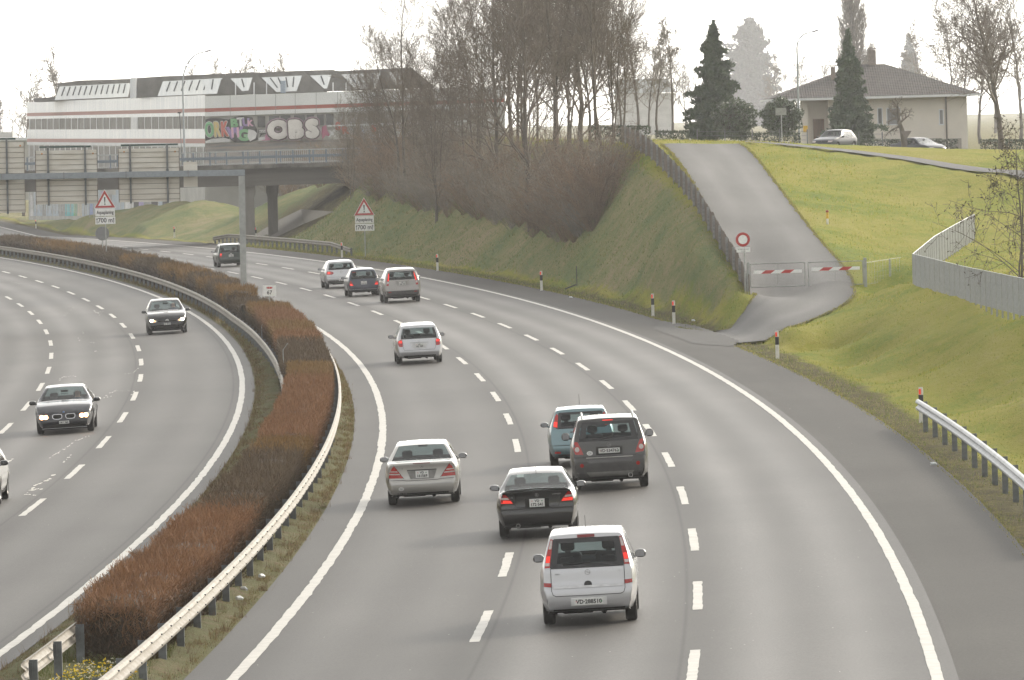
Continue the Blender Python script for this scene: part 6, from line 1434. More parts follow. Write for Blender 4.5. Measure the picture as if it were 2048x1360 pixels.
        if one:
            s.text(top, x, z-.002, h*.84, M_black, p, front, 1.0, bold=.003, off=.0065, y=yy)
            if not front:
                q = sh(x-w_/2+.035, z, M_red); mm = MB(); mm.box((x-w_/2+.035, yy+k*.0095, z), (.020, .002, .007)); mm.box((x-w_/2+.035, yy+k*.0095, z), (.007, .0022, .020)); mm.build('cross', M_white, q); sh(x+w_/2-.035, z-.006, gcol('plate green', (.05, .22, .10)))
        else:
            s.text(top, x, z+h*.23, h*.42, M_black, p, front, 1.0, bold=.002, off=.0065, y=yy); s.text(bot, x, z-h*.22, h*.50, M_black, p, front, 1.0, bold=.0025, off=.0065, y=yy)
            q = sh(x-w_/2+.055, z+h*.22, M_red, .9); mm = MB(); mm.box((x-w_/2+.055, yy+k*.0095, z+h*.24), (.016, .002, .006)); mm.box((x-w_/2+.055, yy+k*.0095, z+h*.24), (.006, .0022, .016)); mm.build('cross', M_white, q); sh(x+w_/2-.055, z+h*.22, gcol('plate green', (.05, .22, .10)), .9)
        return p
    def mirrors(s, y, z, m_, size=(.20, .10, .13), out=.13):
        for sx in (-1, 1):
            x0 = s.Wz(z)*1.0; m = MB(); c = (sx*(x0+out), y, z+.03); vs = []; n = 10; st_ = [(-.5, .55), (-.42, .85), (-.1, 1.0), (.3, .86), (.5, .35)]
            for d, r in st_:
                for k in range(n): a = 2*math.pi*k/n; vs.append((c[0]+size[0]/2*math.copysign(abs(math.cos(a))**.75, math.cos(a))*r*1.05, c[1]+d*size[1], c[2]+size[2]/2*math.copysign(abs(math.sin(a))**.75, math.sin(a))*r))
            fs = [(i*n+k, i*n+(k+1) % n, (i+1)*n+(k+1) % n, (i+1)*n+k) for i in range(len(st_)-1) for k in range(n)]+[tuple(range(n-1, -1, -1)), tuple(range((len(st_)-1)*n, len(st_)*n))]
            m.add(vs, fs); m.tube([(sx*(x0-.03), y+.03, z-.03), (sx*(x0+out*.5), y+.01, z-.01)], .022, 6); mi = m.build('wing_mirror', m_, s.e, True)
            m = MB(); m.box((c[0]-sx*.004, c[1]-size[1]*.5-.004, c[2]), (size[0]*.78, .006, size[2]*.70), bev=.002); m.build('mirror_glass', M_hl, mi)
    def interior(s, y_front, zs=.62, rear=True, wheel=False):
        """two front seats and a rear bench"""
        def seat(x, y, w_, hz, name, rest=True):
            m = MB(); m.box((x, y+.28, zs-.12), (w_, .5, .16), bev=.03); M = Matrix.Rotation(rad(14), 3, 'X'); m.box((x, y-.02, zs+.16), (w_, .13, hz), M, bev=.04); o = m.build(name, M_seat, s.e, False)
            if rest: 
                m = MB(); m.box((x, y-.10, zs+.16+hz/2+.11), (w_*.50, .10, .17), bev=.035); m.box((x, y-.09, zs+.16+hz/2), (w_*.2, .03, .14)); m.build('headrest', M_seat, o)
        for sx in (-1, 1): seat(sx*.36, y_front, .48, .58, 'front_seat')
        if rear:
            m = MB(); m.box((0, y_front-.85, zs+.05), (s.W*.70, .14, .50), Matrix.Rotation(rad(14), 3, 'X'), bev=.04); o = m.build('rear_bench', M_seat, s.e)
            for sx in (-1, 1): m = MB(); m.box((sx*.36, y_front-.94, zs+.36), (.24, .09, .12), bev=.03); m.build('headrest', M_seat, o)
        m = MB(); m.box((0, y_front+1.02, zs+.20), (s.W*.80, .30, .22), bev=.06); m.build('dashboard', M_seat, s.e)
        m = MB(); m.lathe([(.16, -.012), (.185, 0), (.16, .012)], 18, 'y', (-.36, y_front+.72, zs+.22)); m.build('steering_wheel', M_trim, s.e)
        m = MB(); m.box((0, y_front+.78, s.H-.16), (.22, .03, .06), bev=.01); m.build('rear_view_mirror', M_trim, s.e)
    def antenna(s, y, z, h=.18, lean=-.5): m = MB(); m.tube([(0, y, z-.01), (0, y+lean*h, z+h)], [.006, .004], 5); m.box((0, y, z+.005), (.03, .05, .02), bev=.005); m.build('antenna', M_trim, s.e)
def person_in(car, x, y, z, label, top=M_shirt):
    """seated driver, one continuous skinned body; only head, shoulders and arms show through the glass"""
    me = bpy.data.meshes.new('person'); bm = bmesh.new(); J = [(0,0,.0),(0,.02,.22),(0,-.03,.42),(0,-.04,.50),(0,-.02,.60),(0,0,.70)]; vs = [bm.verts.new(p) for p in J]; 
    for a, b in zip(vs, vs[1:]): bm.edges.new((a, b))
    R_ = [.15, .155, .15, .058, .085, .085]
    for sx in (-1, 1):
        ch_ = [(sx*.19, -.03, .40), (sx*.25, .14, .20), (sx*.16, .40, .26), (sx*.14, .49, .30)]; pv = vs[2]
        for p, r in zip(ch_, (.075, .052, .038, .045)): q = bm.verts.new(p); bm.edges.new((pv, q)); pv = q; R_.append(r)
        pv = vs[0]
        for p, r in zip([(sx*.10, .12, -.05), (sx*.13, .50, .02), (sx*.12, .72, -.36)], (.105, .075, .05)): q = bm.verts.new(p); bm.edges.new((pv, q)); pv = q; R_.append(r)
    bm.to_mesh(me); bm.free(); o = bpy.data.objects.new('person', me); C.objects.link(o); sk = o.modifiers.new('s', 'SKIN'); sv = me.skin_vertices[0].data
    for i, r in enumerate(R_): sv[i].radius = (r, r)
    sv[0].use_root = True; ss_ = o.modifiers.new('d', 'SUBSURF'); ss_.levels = ss_.render_levels = 2
    dg = bpy.context.evaluated_depsgraph_get(); m2 = bpy.data.meshes.new_from_object(o.evaluated_get(dg)); bpy.data.objects.remove(o); o = bpy.data.objects.new('person', m2); C.objects.link(o); m2.materials.clear()
    for m_ in (M_skin, top, M_hair): m2.materials.append(m_)
    for p in m2.polygons: c = p.center; p.use_smooth = True; p.material_index = (2 if c.z > .70 or (c.z > .60 and c.y < -.03) else 0) if c.z > .49 else (0 if c.y > .42 and c.z > .18 else 1)
    f = MB(); f.tube([(0, .07, .655), (0, .11, .625)], [.014, .02], 6); f.box((-.032, .078, .665), (.02, .01, .01)); f.box((.032, .078, .665), (.02, .01, .01)); f.build('face', M_skin, o)
    o.matrix_basis = car.e.matrix_basis@Matrix.Translation((x, y, z)); return tag(o, label, 'person')
def emblem_ring(car, x, z, r, m_, front=False, bolt=None, star=False, fill=None):
    h_, _ = car.hit(x, z, front); k = 1 if front else -1; m = MB(); y0 = h_.y+k*.004; m.lathe([(r*.86, k*.0), (r*.88, k*.012), (r, k*.012), (r*1.02, 0)], 28, 'y', (x, y0, z))
    f = lambda a, b, c_: (a+x, c_, b+z)
    if star:
        for q in range(3):
            a = math.pi/2+q*2*math.pi/3; c_, s_ = math.cos(a), math.sin(a); m.prism([(-s_*r*.16, c_*r*.16), (c_*r*.95, s_*r*.95), (s_*r*.16, -c_*r*.16)], y0, y0+k*.012, f)
    if bolt: m.prism([(-r*1.25, r*.16), (-r*.05, r*.12), (-r*.2, -.05*r), (r*1.25, -r*.16), (r*.05, -r*.14), (r*.22, r*.06)], y0, y0+k*.013, f)
    o = m.build('emblem', m_, car.e)
    if fill: mm = MB(); mm.lathe([(0, k*.005), (r*.87, k*.005)], 28, 'y', (x, y0, z)); mm.build('field', fill, o)
    return o
def car_pose(px, py, off_t=None, dz=0.0):
    """rear axle ground point seen at px,py -> location of car centre is found by the caller"""
    P = hitroad(px, py); t, o = rc(P[0], P[1]); return float(t), float(o)
def place(t, o, L, rear_over, forward=True, yaw=0.0):
    """t of the rear (or front) contact line; centre is half a wheelbase away"""
    s = L/2-rear_over; tc_ = t+s; P = rp(tc_, o, 0.); b = float(bankr(tc_, o < -2)); h = hd(tc_)+yaw
    return P, (h if forward else h+math.pi), (math.atan(b) if forward else -math.atan(b))
# ------------------------------------------------------------------ the fleet
def wiper(c, x0, z0, x1, z1): c.line('wiper', [(x0, z0), (x1, z1)], .022, M_trim, .012)
def rect(x0, x1, z0, z1): return [(x0, z0), (x1, z0), (x1, z1), (x0, z1)]
def sqo(x, z, rx, rz, n=22): return [(x+rx*math.copysign(abs(math.cos(a))**.55, math.cos(a))*(1+.10*math.sin(a)), z+rz*math.copysign(abs(math.sin(a))**.65, math.sin(a))) for a in [2*math.pi*k/n for k in range(n)]]
def oval(x, z, rx, rz, n=14): return [(x+rx*math.cos(2*math.pi*k/n), z+rz*math.sin(2*math.pi*k/n)) for k in range(n)]
P_silver = paint('silver paint', (.56, .56, .58)); P_silverc = paint('champagne silver paint', (.46, .445, .42)); P_black = paint('black paint', (.012, .012, .013), .1, .25); P_grey = paint('dark grey paint', (.038, .036, .034), .3, .3); P_teal = paint('pale teal paint', (.17, .26, .285)); P_beige = paint('grey beige paint', (.33, .31, .295), .5, .35)
P_navy = paint('dark blue paint', (.022, .032, .058), .1, .3, .6); P_green = paint('dark green paint', (.012, .030, .024), .1, .3, .6); P_bmw = paint('graphite paint', (.026, .027, .034), .15, .2, .45); P_blk2 = paint('deep black blue paint', (.006, .007, .010), .0, .15, .5); P_white = paint('white paint', (.70, .70, .68), .0, .35)
GRP = 'cars heading away on the right carriageway'; GRL = 'cars coming towards the viewer on the left carriageway'
def rearpose(px, py, L, ro, yaw=0.): t, o = car_pose(px, py); return place(t, o, L, ro, True, yaw)
# 1 small silver people carrier, nearest
loc, h, r = rearpose(1182, 1244.6, 4.04, .72, .0)
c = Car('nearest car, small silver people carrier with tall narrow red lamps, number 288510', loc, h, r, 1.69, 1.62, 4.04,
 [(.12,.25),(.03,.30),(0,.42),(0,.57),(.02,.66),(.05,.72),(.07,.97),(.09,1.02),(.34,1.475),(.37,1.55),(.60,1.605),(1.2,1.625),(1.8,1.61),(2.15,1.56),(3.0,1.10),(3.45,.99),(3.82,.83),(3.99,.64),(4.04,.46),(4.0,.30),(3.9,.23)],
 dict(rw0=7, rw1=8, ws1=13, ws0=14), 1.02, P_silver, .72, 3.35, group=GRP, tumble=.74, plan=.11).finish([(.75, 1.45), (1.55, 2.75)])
fr = c.patch('window_border', [(-.62,1.03),(.62,1.03),(.56,1.49),(-.56,1.49)], M_frit, .003) if False else None
for q in ([(-.63,1.005),(.63,1.005),(.63,1.075),(-.63,1.075)], [(-.57,1.42),(.57,1.42),(.555,1.50),(-.555,1.50)], [(-.645,1.01),(-.53,1.01),(-.46,1.49),(-.575,1.49)], [(.53,1.01),(.645,1.01),(.575,1.49),(.46,1.49)]): c.patch('window_border', q, M_frit, .004)
for s_ in (-1, 1):
    f = lambda L_: [(s_*x, z) for x, z in L_][::s_]
    l = c.patch('tail_light', f([(.735,1.015),(.645,1.02),(.575,1.49),(.615,1.50),(.70,1.22)][::-1]), M_lens, .006)
    c.patch('reversing_lens', f([(.725,1.05),(.652,1.05),(.645,1.10),(.722,1.10)][::-1]), M_clear, .009, parent=l); c.patch('indicator_lens', f([(.655,1.33),(.605,1.33),(.582,1.475),(.612,1.48)][::-1]), M_clear, .009, parent=l); c.patch('stop_lens', f([(.712,1.11),(.648,1.11),(.632,1.21),(.69,1.21)][::-1]), M_lenson, .009, parent=l)
c.patch('low_reflector', [(.625,.685),(.765,.70),(.765,.765),(.625,.755)], M_lens, .008, both=True)
c.patch('stop_lamp', rect(-.15, .15, 1.505, 1.555), mat('unlit stop lamp', (.20, .02, .02), .3), .015)
c.line('tailgate_gap', [(-.635,1.0),(-.635,.62),(-.61,.55),(-.56,.525),(.56,.525),(.61,.55),(.635,.62),(.635,1.0)], .014, M_trim); c.line('shut_line', [(-.63,1.0),(.63,1.0)], .010, M_trim)
c.patch('trim_strip', rect(-.60, .60, .655, .695), mat('bright silver strip', (.62, .62, .63), .35, .5), .010); c.patch('handle', [(-.07,.695),(.07,.695),(.063,.735),(.04,.762),(0,.772),(-.04,.762),(-.063,.735)], M_trim, .012)
emblem_ring(c, 0, .92, .045, M_chrome, bolt=True); c.text('MERIVA', -.52, .90, .032, M_galv, off=.008); c.text('1.6', .55, .92, .03, M_galv, off=.008)
c.patch('plate_recess', rect(-.31, .31, .345, .49), mat('white plate surround', (.66, .66, .66), .5), .008); c.plate(.415, 'VD·288510', one=True, w_=.50, h=.115)
wiper(c, -.42, 1.06, .06, 1.085); c.mirrors(2.55-2.02, 1.02, P_silver, size=(.19, .11, .15), out=.10); c.interior(.0, .72); c.antenna(-1.45, 1.60, .28)
c.patch('bumper_shade', rect(-.62, .62, .265, .295), M_pant, .006)
# 2 black sports coupe
loc, h, r = rearpose(1078.5, 1071, 4.34, .78)
c = Car('black two-door coupe with a boot-lid spoiler and white roof reflection, number 172541', loc, h, r, 1.73, 1.40, 4.34,
 [(.15,.24),(.05,.28),(0,.40),(0,.56),(.02,.61),(.045,.64),(.05,.90),(.02,.985),(.10,1.005),(.24,.985),(.98,1.30),(1.25,1.37),(1.75,1.40),(2.15,1.375),(2.35,1.345),(3.10,.985),(3.6,.89),(4.08,.76),(4.28,.60),(4.34,.42),(4.28,.27),(4.2,.22)],
 dict(rw0=9, rw1=10, ws1=14, ws0=15), .93, P_black, .78, 3.49, group=GRP, tumble=.66, plan=.12, wheelR=.315).finish([(1.05, 1.55), (1.62, 2.9)])
for s_ in (-1, 1):
    f = lambda L_: [(s_*x, z) for x, z in L_][::s_]
    l = c.patch('tail_light', f([(.77,.745),(.50,.735),(.53,.79),(.66,.94),(.78,.92)][::-1]), M_lens, .006); c.patch('stop_lens', f([(.75,.755),(.52,.748),(.56,.80),(.76,.815)][::-1]), M_lenson, .010, parent=l); c.patch('indicator_lens', f([(.765,.83),(.585,.825),(.61,.865),(.77,.875)][::-1]), M_clear, .010, parent=l)
c.line('tailgate_gap', [(-.47,.93),(-.48,.72),(-.44,.65),(.44,.65),(.48,.72),(.47,.93)], .012, M_under); c.line('bumper_edge', [(-.80,.615),(.80,.615)], .016, P_grey, .006); c.line('spoiler_edge', [(-.70,.965),(0,.985),(.70,.965)], .03, P_black, .02)
m = MB(); m.prism([(-.70,-.0),(-.60,.045),(0,.062),(.60,.045),(.70,-.0),(.60,.015),(0,.03),(-.60,.015)], -2.20, -2.03, lambda x, y, z: (x, z, y+.985)); m.build('spoiler', P_black, c.e)
c.plate(.735, 'VD', '172·541', w_=.32, h=.17, surround=(.50, .21, M_under)); emblem_ring(c, 0, .90, .038, M_chrome, star=True); c.text('C 230', -.55, .865, .05, M_chrome, off=.01); c.text('KOMPRESSOR', .42, .90, .036, M_chrome, off=.01, sx=.8)
m = MB(); m.lathe([(.035, -.06), (.045, -.06), (.045, .1), (.035, .1)], 14, 'y', (-.42, -2.12, .27)); m.build('exhaust_pipe', M_chrome, c.e); c.antenna(-1.02, 1.33, .12); c.mirrors(.55, .93, P_black, size=(.20, .12, .13), out=.11); c.interior(-.1, .55)
# 3 silver saloon
loc, h, r = rearpose(848.8, 1006, 4.53, .98)
c = Car('silver four-door saloon beside the inner line, number 161569, with triangular red lamps', loc, h, r, 1.73, 1.42, 4.53,
 [(.16,.24),(.05,.28),(0,.40),(0,.53),(.03,.60),(.05,.63),(.06,.88),(.05,.975),(.12,1.005),(.40,1.02),(.62,1.03),(1.22,1.345),(1.5,1.40),(2.0,1.425),(2.45,1.39),(2.6,1.355),(3.35,1.0),(3.8,.91),(4.25,.78),(4.46,.62),(4.53,.44),(4.47,.28),(4.4,.22)],
 dict(rw0=10, rw1=11, ws1=15, ws0=16), .95, P_silverc, .98, 3.69, group=GRP, tumble=.68, plan=.12, wheelR=.315).finish([(1.25, 1.75), (1.82, 2.4), (2.48, 3.1)])
for s_ in (-1, 1):
    f = lambda L_: [(s_*x, z) for x, z in L_][::s_]
    l = c.patch('tail_light', f([(.775,.655),(.43,.645),(.645,.935),(.70,.88),(.765,.76)][::-1]), M_lens, .006); c.patch('clear_strip', f([(.765,.735),(.505,.725),(.53,.755),(.76,.765)][::-1]), M_clear, .010, parent=l); c.patch('clear_strip', f([(.755,.80),(.56,.79),(.58,.815),(.75,.822)][::-1]), M_clear, .010, parent=l)
c.patch('plate_recess', [(-.27,.615),(.27,.615),(.35,.825),(-.35,.825)], mat('shaded recess', (.24, .235, .225), .5, .3), .004); c.line('recess_edge', [(-.34,.825),(.34,.825)], .022, M_under, .006)
c.plate(.72, 'VD', '161569', w_=.30, h=.165); c.patch('stop_lamp', rect(-.20, .20, .965, .985), mat('dark red lamp', (.12, .015, .015), .3), .012); emblem_ring(c, 0, .905, .04, M_chrome, star=True); c.text('C 220', -.48, .875, .05, M_chrome, off=.01)
c.line('bumper_gap', [(-.80,.605),(-.45,.60),(-.36,.585),(.36,.585),(.45,.60),(.80,.605)], .012, M_under); c.line('bumper_line', [(-.83,.50),(.83,.50)], .016, P_silver, .005); c.line('boot_gap', [(-.42,.63),(-.66,.96)], .010, M_under); c.line('boot_gap', [(.42,.63),(.66,.96)], .010, M_under)
st_ = c.patch('country_sticker', oval(-.50, .40, .065, .045), M_plate, .006); c.text('CH', -.50, .40, .05, M_black, parent=st_, off=.022); c.patch('bumper_shade', rect(-.60, .60, .265, .30), M_pant, .005); c.mirrors(.55, .95, P_silverc, size=(.20, .12, .13), out=.11); c.interior(-.02, .55)
# 4 dark grey off-roader
loc, h, r = rearpose(1222, 976, 4.57, .92)
c = Car('dark grey off-road car with roof rails and round bumper reflectors, number 534762', loc, h, r, 1.85, 1.70, 4.57,
 [(.14,.28),(.03,.36),(0,.50),(-.02,.66),(.01,.76),(.05,.80),(.07,1.13),(.09,1.18),(.36,1.60),(.38,1.66),(.62,1.70),(1.4,1.72),(2.1,1.70),(2.4,1.65),(3.15,1.20),(3.7,1.10),(4.25,.98),(4.5,.76),(4.57,.52),(4.5,.34),(4.4,.28)],
 dict(rw0=7, rw1=8, ws1=13, ws0=14), 1.15, P_grey, .92, 3.63, group=GRP, tumble=.76, plan=.10, wheelR=.355, clear=.30).finish([(.85, 1.5), (1.6, 2.3), (2.38, 3.0)])
c.patch('rear_bumper', [(-.88,.36),(-.6,.31),(.6,.31),(.88,.36),(.90,.60),(.86,.785),(.55,.79),(.50,.66),(-.50,.66),(-.55,.79),(-.86,.785),(-.90,.60)], M_pant, .012, step=.07)
c.patch('skid_plate', [(-.48,.33),(.48,.33),(.56,.44),(-.56,.44)], mat('dusty skid plate', (.17, .165, .155), .6), .022)
for q in ([(-.68,1.16),(.68,1.16),(.68,1.235),(-.68,1.235)], [(-.60,1.54),(.60,1.54),(.585,1.61),(-.585,1.61)], [(-.70,1.165),(-.56,1.165),(-.48,1.60),(-.605,1.60)], [(.56,1.165),(.70,1.165),(.605,1.60),(.48,1.60)]): c.patch('window_border', q, M_frit, .004)
for s_ in (-1, 1):
    f = lambda L_: [(s_*x, z) for x, z in L_][::s_]
    l = c.patch('tail_light', f([(.80,.87),(.61,.855),(.66,1.00),(.735,1.16),(.80,1.17),(.855,1.02)][::-1]), M_lens, .008); c.patch('clear_lens', f(oval(.755, .985, .055, .06)[::1])[::-1], M_clear, .012, parent=l); c.patch('round_reflector', f(oval(.66, .605, .046, .046)[::1])[::-1], M_lens, .02)
c.patch('chrome_strip', [(-.55,.765),(.55,.765),(.55,.79),(-.55,.79)], mat('satin strip', (.36, .35, .33), .35, .6), .022); c.plate(.93, 'VD·534762', one=True, w_=.50, h=.115, surround=(.62, .19, M_under)); emblem_ring(c, 0, 1.065, .05, M_chrome, bolt=True)
st_ = c.patch('country_sticker', oval(-.46, .885, .075, .052), M_plate, .008); c.text('CH', -.46, .885, .07, M_black, parent=st_, off=.024)
c.patch('stop_lamp', rect(-.12, .12, 1.625, 1.645), M_lenson, .012); wiper(c, -.36, 1.205, .05, 1.23); c.mirrors(.62, 1.15, M_pant, size=(.19, .12, .19), out=.13); c.interior(-.05, .80)
for s_ in (-1, 1): m = MB(); x_ = s_*.60; m.tube([(x_, -1.78, 1.655), (x_, -1.70, 1.735), (x_, -1.0, 1.765), (x_, -.05, 1.755), (x_, .12, 1.67)], .022, 6); m.build('roof_rail', M_galv, c.e)
m = MB(); m.lathe([(.045, -.06), (.058, -.06), (.058, .1), (.045, .1)], 14, 'y', (.47, -2.28, .335)); m.build('exhaust_pipe', M_chrome, c.e); c.line('tailgate_gap', [(-.60,.84),(-.615,.80),(.615,.80),(.60,.84)], .012, M_under); c.antenna(-1.75, 1.66, .10)
# 5 pale teal hatchback, half hidden
loc, h, r = rearpose(1166, 930, 4.17, .80)
c = Car('pale teal hatchback half hidden behind the dark grey off-roader', loc, h, r, 1.70, 1.47, 4.17,
 [(.14,.25),(.04,.30),(0,.42),(0,.52),(.02,.56),(.05,.60),(.10,.93),(.12,.985),(.45,1.36),(.48,1.43),(.72,1.46),(1.3,1.48),(1.9,1.455),(2.2,1.40),(2.95,1.02),(3.4,.93),(3.9,.79),(4.1,.62),(4.17,.44),(4.1,.28),(4.0,.22)],
 dict(rw0=7, rw1=8, ws1=13, ws0=14), .96, P_teal, .80, 3.41, group=GRP, tumble=.72, plan=.12).finish([(.95, 1.5), (1.58, 2.8)])
for s_ in (-1, 1):
    f = lambda L_: [(s_*x, z) for x, z in L_][::s_]
    l = c.patch('tail_light', f([(.70,1.02),(.60,1.0),(.565,1.30),(.60,1.345),(.645,1.28)][::-1]), M_lens, .008); c.patch('stop_lens', f([(.695,1.04),(.61,1.02),(.595,1.14),(.68,1.15)][::-1]), M_lenson, .011, parent=l); c.patch('low_reflector', f([(.70,.355),(.55,.35),(.55,.40),(.70,.41)][::-1]), M_lens, .008)
for q in ([(-.61,.97),(.61,.97),(.61,1.03),(-.61,1.03)], [(-.54,1.31),(.54,1.31),(.53,1.37),(-.53,1.37)], [(-.60,1.0),(-.52,1.0),(-.47,1.36),(-.555,1.36)], [(.52,1.0),(.60,1.0),(.555,1.36),(.47,1.36)]): c.patch('window_border', q, M_frit, .004)
c.line('bumper_gap', [(-.80,.555),(.80,.555)], .014, M_under); c.patch('handle', rect(-.28, .28, .865, .895), M_trim, .014); c.text('Ford', -.44, .80, .06, M_chrome, off=.01); c.plate(.72, 'VD', '396204', w_=.30, h=.16); c.patch('bumper_shade', rect(-.62, .62, .28, .33), M_pant, .006); c.mirrors(.50, .96, P_teal, out=.11); c.interior(-.02, .62); c.antenna(-.35, 1.47, .30)
# 6 silver estate
loc, h, r = rearpose(839, 726, 4.66, .98)
c = Car('silver estate car alone in mid-road, between the saloon and the far group of three', loc, h, r, 1.73, 1.47, 4.66,
 [(.14,.25),(.04,.30),(0,.42),(0,.48),(.02,.52),(.05,.58),(.09,.88),(.11,.93),(.46,1.31),(.48,1.39),(.75,1.43),(1.5,1.475),(2.1,1.46),(2.5,1.40),(3.3,1.0),(3.8,.91),(4.35,.76),(4.6,.60),(4.66,.44),(4.6,.28),(4.5,.22)],
 dict(rw0=7, rw1=8, ws1=13, ws0=14), .92, P_silver, .98, 3.65, group=GRP, tumble=.70, plan=.12).finish([(.75, 1.55), (1.65, 2.3), (2.4, 3.1)])
for s_ in (-1, 1):
    f = lambda L_: [(s_*x, z) for x, z in L_][::s_]
    l = c.patch('tail_light', f([(.74,.655),(.61,.65),(.605,.80),(.64,.93),(.77,.86),(.79,.78)][::-1]), M_lens, .008); c.patch('stop_lens', f([(.755,.79),(.625,.785),(.64,.88),(.74,.86)][::-1]), M_lenson, .011, parent=l)
c.patch('plate_recess', [(-.25,.565),(.25,.565),(.31,.76),(-.31,.76)], mat('pale recess', (.56, .56, .56), .4, .2), .005); c.line('chrome_bar', [(-.34,.785),(.34,.785)], .022, M_galv, .008); c.plate(.675, 'VD', '162 709', w_=.30, h=.165); emblem_ring(c, 0, .84, .035, M_galv)
c.line('tailgate_gap', [(-.60,.92),(-.585,.58),(-.55,.515),(.55,.515),(.585,.58),(.60,.92)], .012, M_pant); c.patch('bumper_shade', rect(-.60, .60, .27, .32), M_pant, .006)
for s_ in (-1, 1): m = MB(); m.lathe([(.035, -.06), (.05, -.06), (.05, .1), (.035, .1)], 14, 'y', (s_*.50, -2.28, .27)); m.build('exhaust_pipe', M_under, c.e)
for q in ([(-.62,.925),(.62,.925),(.62,.975),(-.62,.975)], [(-.62,.93),(-.56,.93),(-.50,1.31),(-.56,1.31)], [(.56,.93),(.62,.93),(.56,1.31),(.50,1.31)]): c.patch('window_border', q, M_frit, .004)
wiper(c, -.30, .985, .12, 1.0); c.mirrors(.62, .93, M_pant, size=(.20, .11, .14), out=.13); c.interior(-.02, .58)
# 7 grey-beige off-roader
loc, h, r = rearpose(804, 604, 4.52, .90)
c = Car('grey-beige off-road car with lamps beside the rear window, right of the far trio', loc, h, r, 1.82, 1.66, 4.52,
 [(.14,.30),(.03,.36),(0,.50),(-.01,.60),(.02,.66),(.06,.72),(.09,1.06),(.11,1.11),(.42,1.50),(.44,1.58),(.68,1.63),(1.4,1.67),(2.0,1.65),(2.35,1.59),(3.15,1.16),(3.7,1.07),(4.2,.94),(4.46,.74),(4.52,.52),(4.46,.34),(4.36,.28)],
 dict(rw0=7, rw1=8, ws1=13, ws0=14), 1.10, P_beige, .90, 3.52, group=GRP, tumble=.72, plan=.11, wheelR=.345, clear=.29).finish([(.85, 1.5), (1.6, 2.25), (2.35, 3.0)])
c.patch('rear_bumper', [(-.86,.40),(-.6,.33),(.6,.33),(.86,.40),(.87,.575),(-.87,.575)], M_pant, .012, step=.08)
for s_ in (-1, 1):
    f = lambda L_: [(s_*x, z) for x, z in L_][::s_]
    l = c.patch('tail_light', f([(.78,.83),(.66,.83),(.655,.98),(.585,1.46),(.62,1.48),(.73,1.15)][::-1]), M_lens, .008); c.patch('clear_lens', f([(.755,.93),(.665,.93),(.655,1.03),(.735,1.04)][::-1]), M_clear, .011, parent=l); c.patch('stop_lens', f([(.70,1.07),(.648,1.07),(.60,1.40),(.635,1.40)][::-1]), M_lenson, .011, parent=l); c.patch('low_reflector', f([(.70,.50),(.55,.50),(.55,.53),(.70,.535)][::-1]), M_lens, .02)
c.line('chrome_bar', [(-.33,1.035),(.33,1.035)], .03, M_chrome, .010); c.plate(.92, 'VD', '458 120', w_=.31, h=.165, surround=(.62, .20, mat('pale recess 2', (.30, .29, .27), .5))); wiper(c, .0, 1.145, .40, 1.165); c.mirrors(.60, 1.1, P_beige, size=(.2, .12, .18), out=.13); c.interior(-.05, .76); c.antenna(-1.3, 1.64, .30)
for q in ([(-.63,1.10),(.63,1.10),(.63,1.145),(-.63,1.145)], [(-.55,1.46),(.55,1.46),(.54,1.51),(-.54,1.51)]): c.patch('window_border', q, M_frit, .004)
# 8 small dark blue hatchback
loc, h, r = rearpose(727.5, 592, 3.81, .65)
c = Car('small dark blue hatchback in the middle of the far trio', loc, h, r, 1.64, 1.41, 3.81,
 [(.12,.25),(.04,.29),(0,.38),(0,.50),(.02,.54),(.05,.58),(.10,.84),(.12,.885),(.42,1.25),(.46,1.33),(.68,1.38),(1.2,1.42),(1.7,1.40),(2.0,1.345),(2.7,.98),(3.1,.89),(3.55,.76),(3.75,.60),(3.81,.42),(3.76,.27),(3.66,.22)],
 dict(rw0=7, rw1=8, ws1=13, ws0=14), .89, P_navy, .65, 3.12, group=GRP, tumble=.70, plan=.13, wheelR=.29).finish([(.85, 1.4), (1.5, 2.55)])
for s_ in (-1, 1):
    f = lambda L_: [(s_*x, z) for x, z in L_][::s_]
    l = c.patch('tail_light', f([(.72,.555),(.52,.555),(.60,.72),(.665,.82),(.73,.70)][::-1]), M_lens, .008); c.patch('stop_lens', f([(.70,.57),(.55,.57),(.60,.65),(.715,.65)][::-1]), M_lenson, .011, parent=l)
c.plate(.69, 'VD', '318 442', w_=.30, h=.165); emblem_ring(c, 0, .835, .035, M_chrome); c.line('bumper_line', [(-.76,.36),(.76,.36)], .018, P_silver, .006); c.line('bumper_gap', [(-.74,.535),(.74,.535)], .012, M_under); wiper(c, -.1, .92, .3, .935); c.mirrors(.45, .9, P_navy, out=.11); c.interior(-.02, .55)
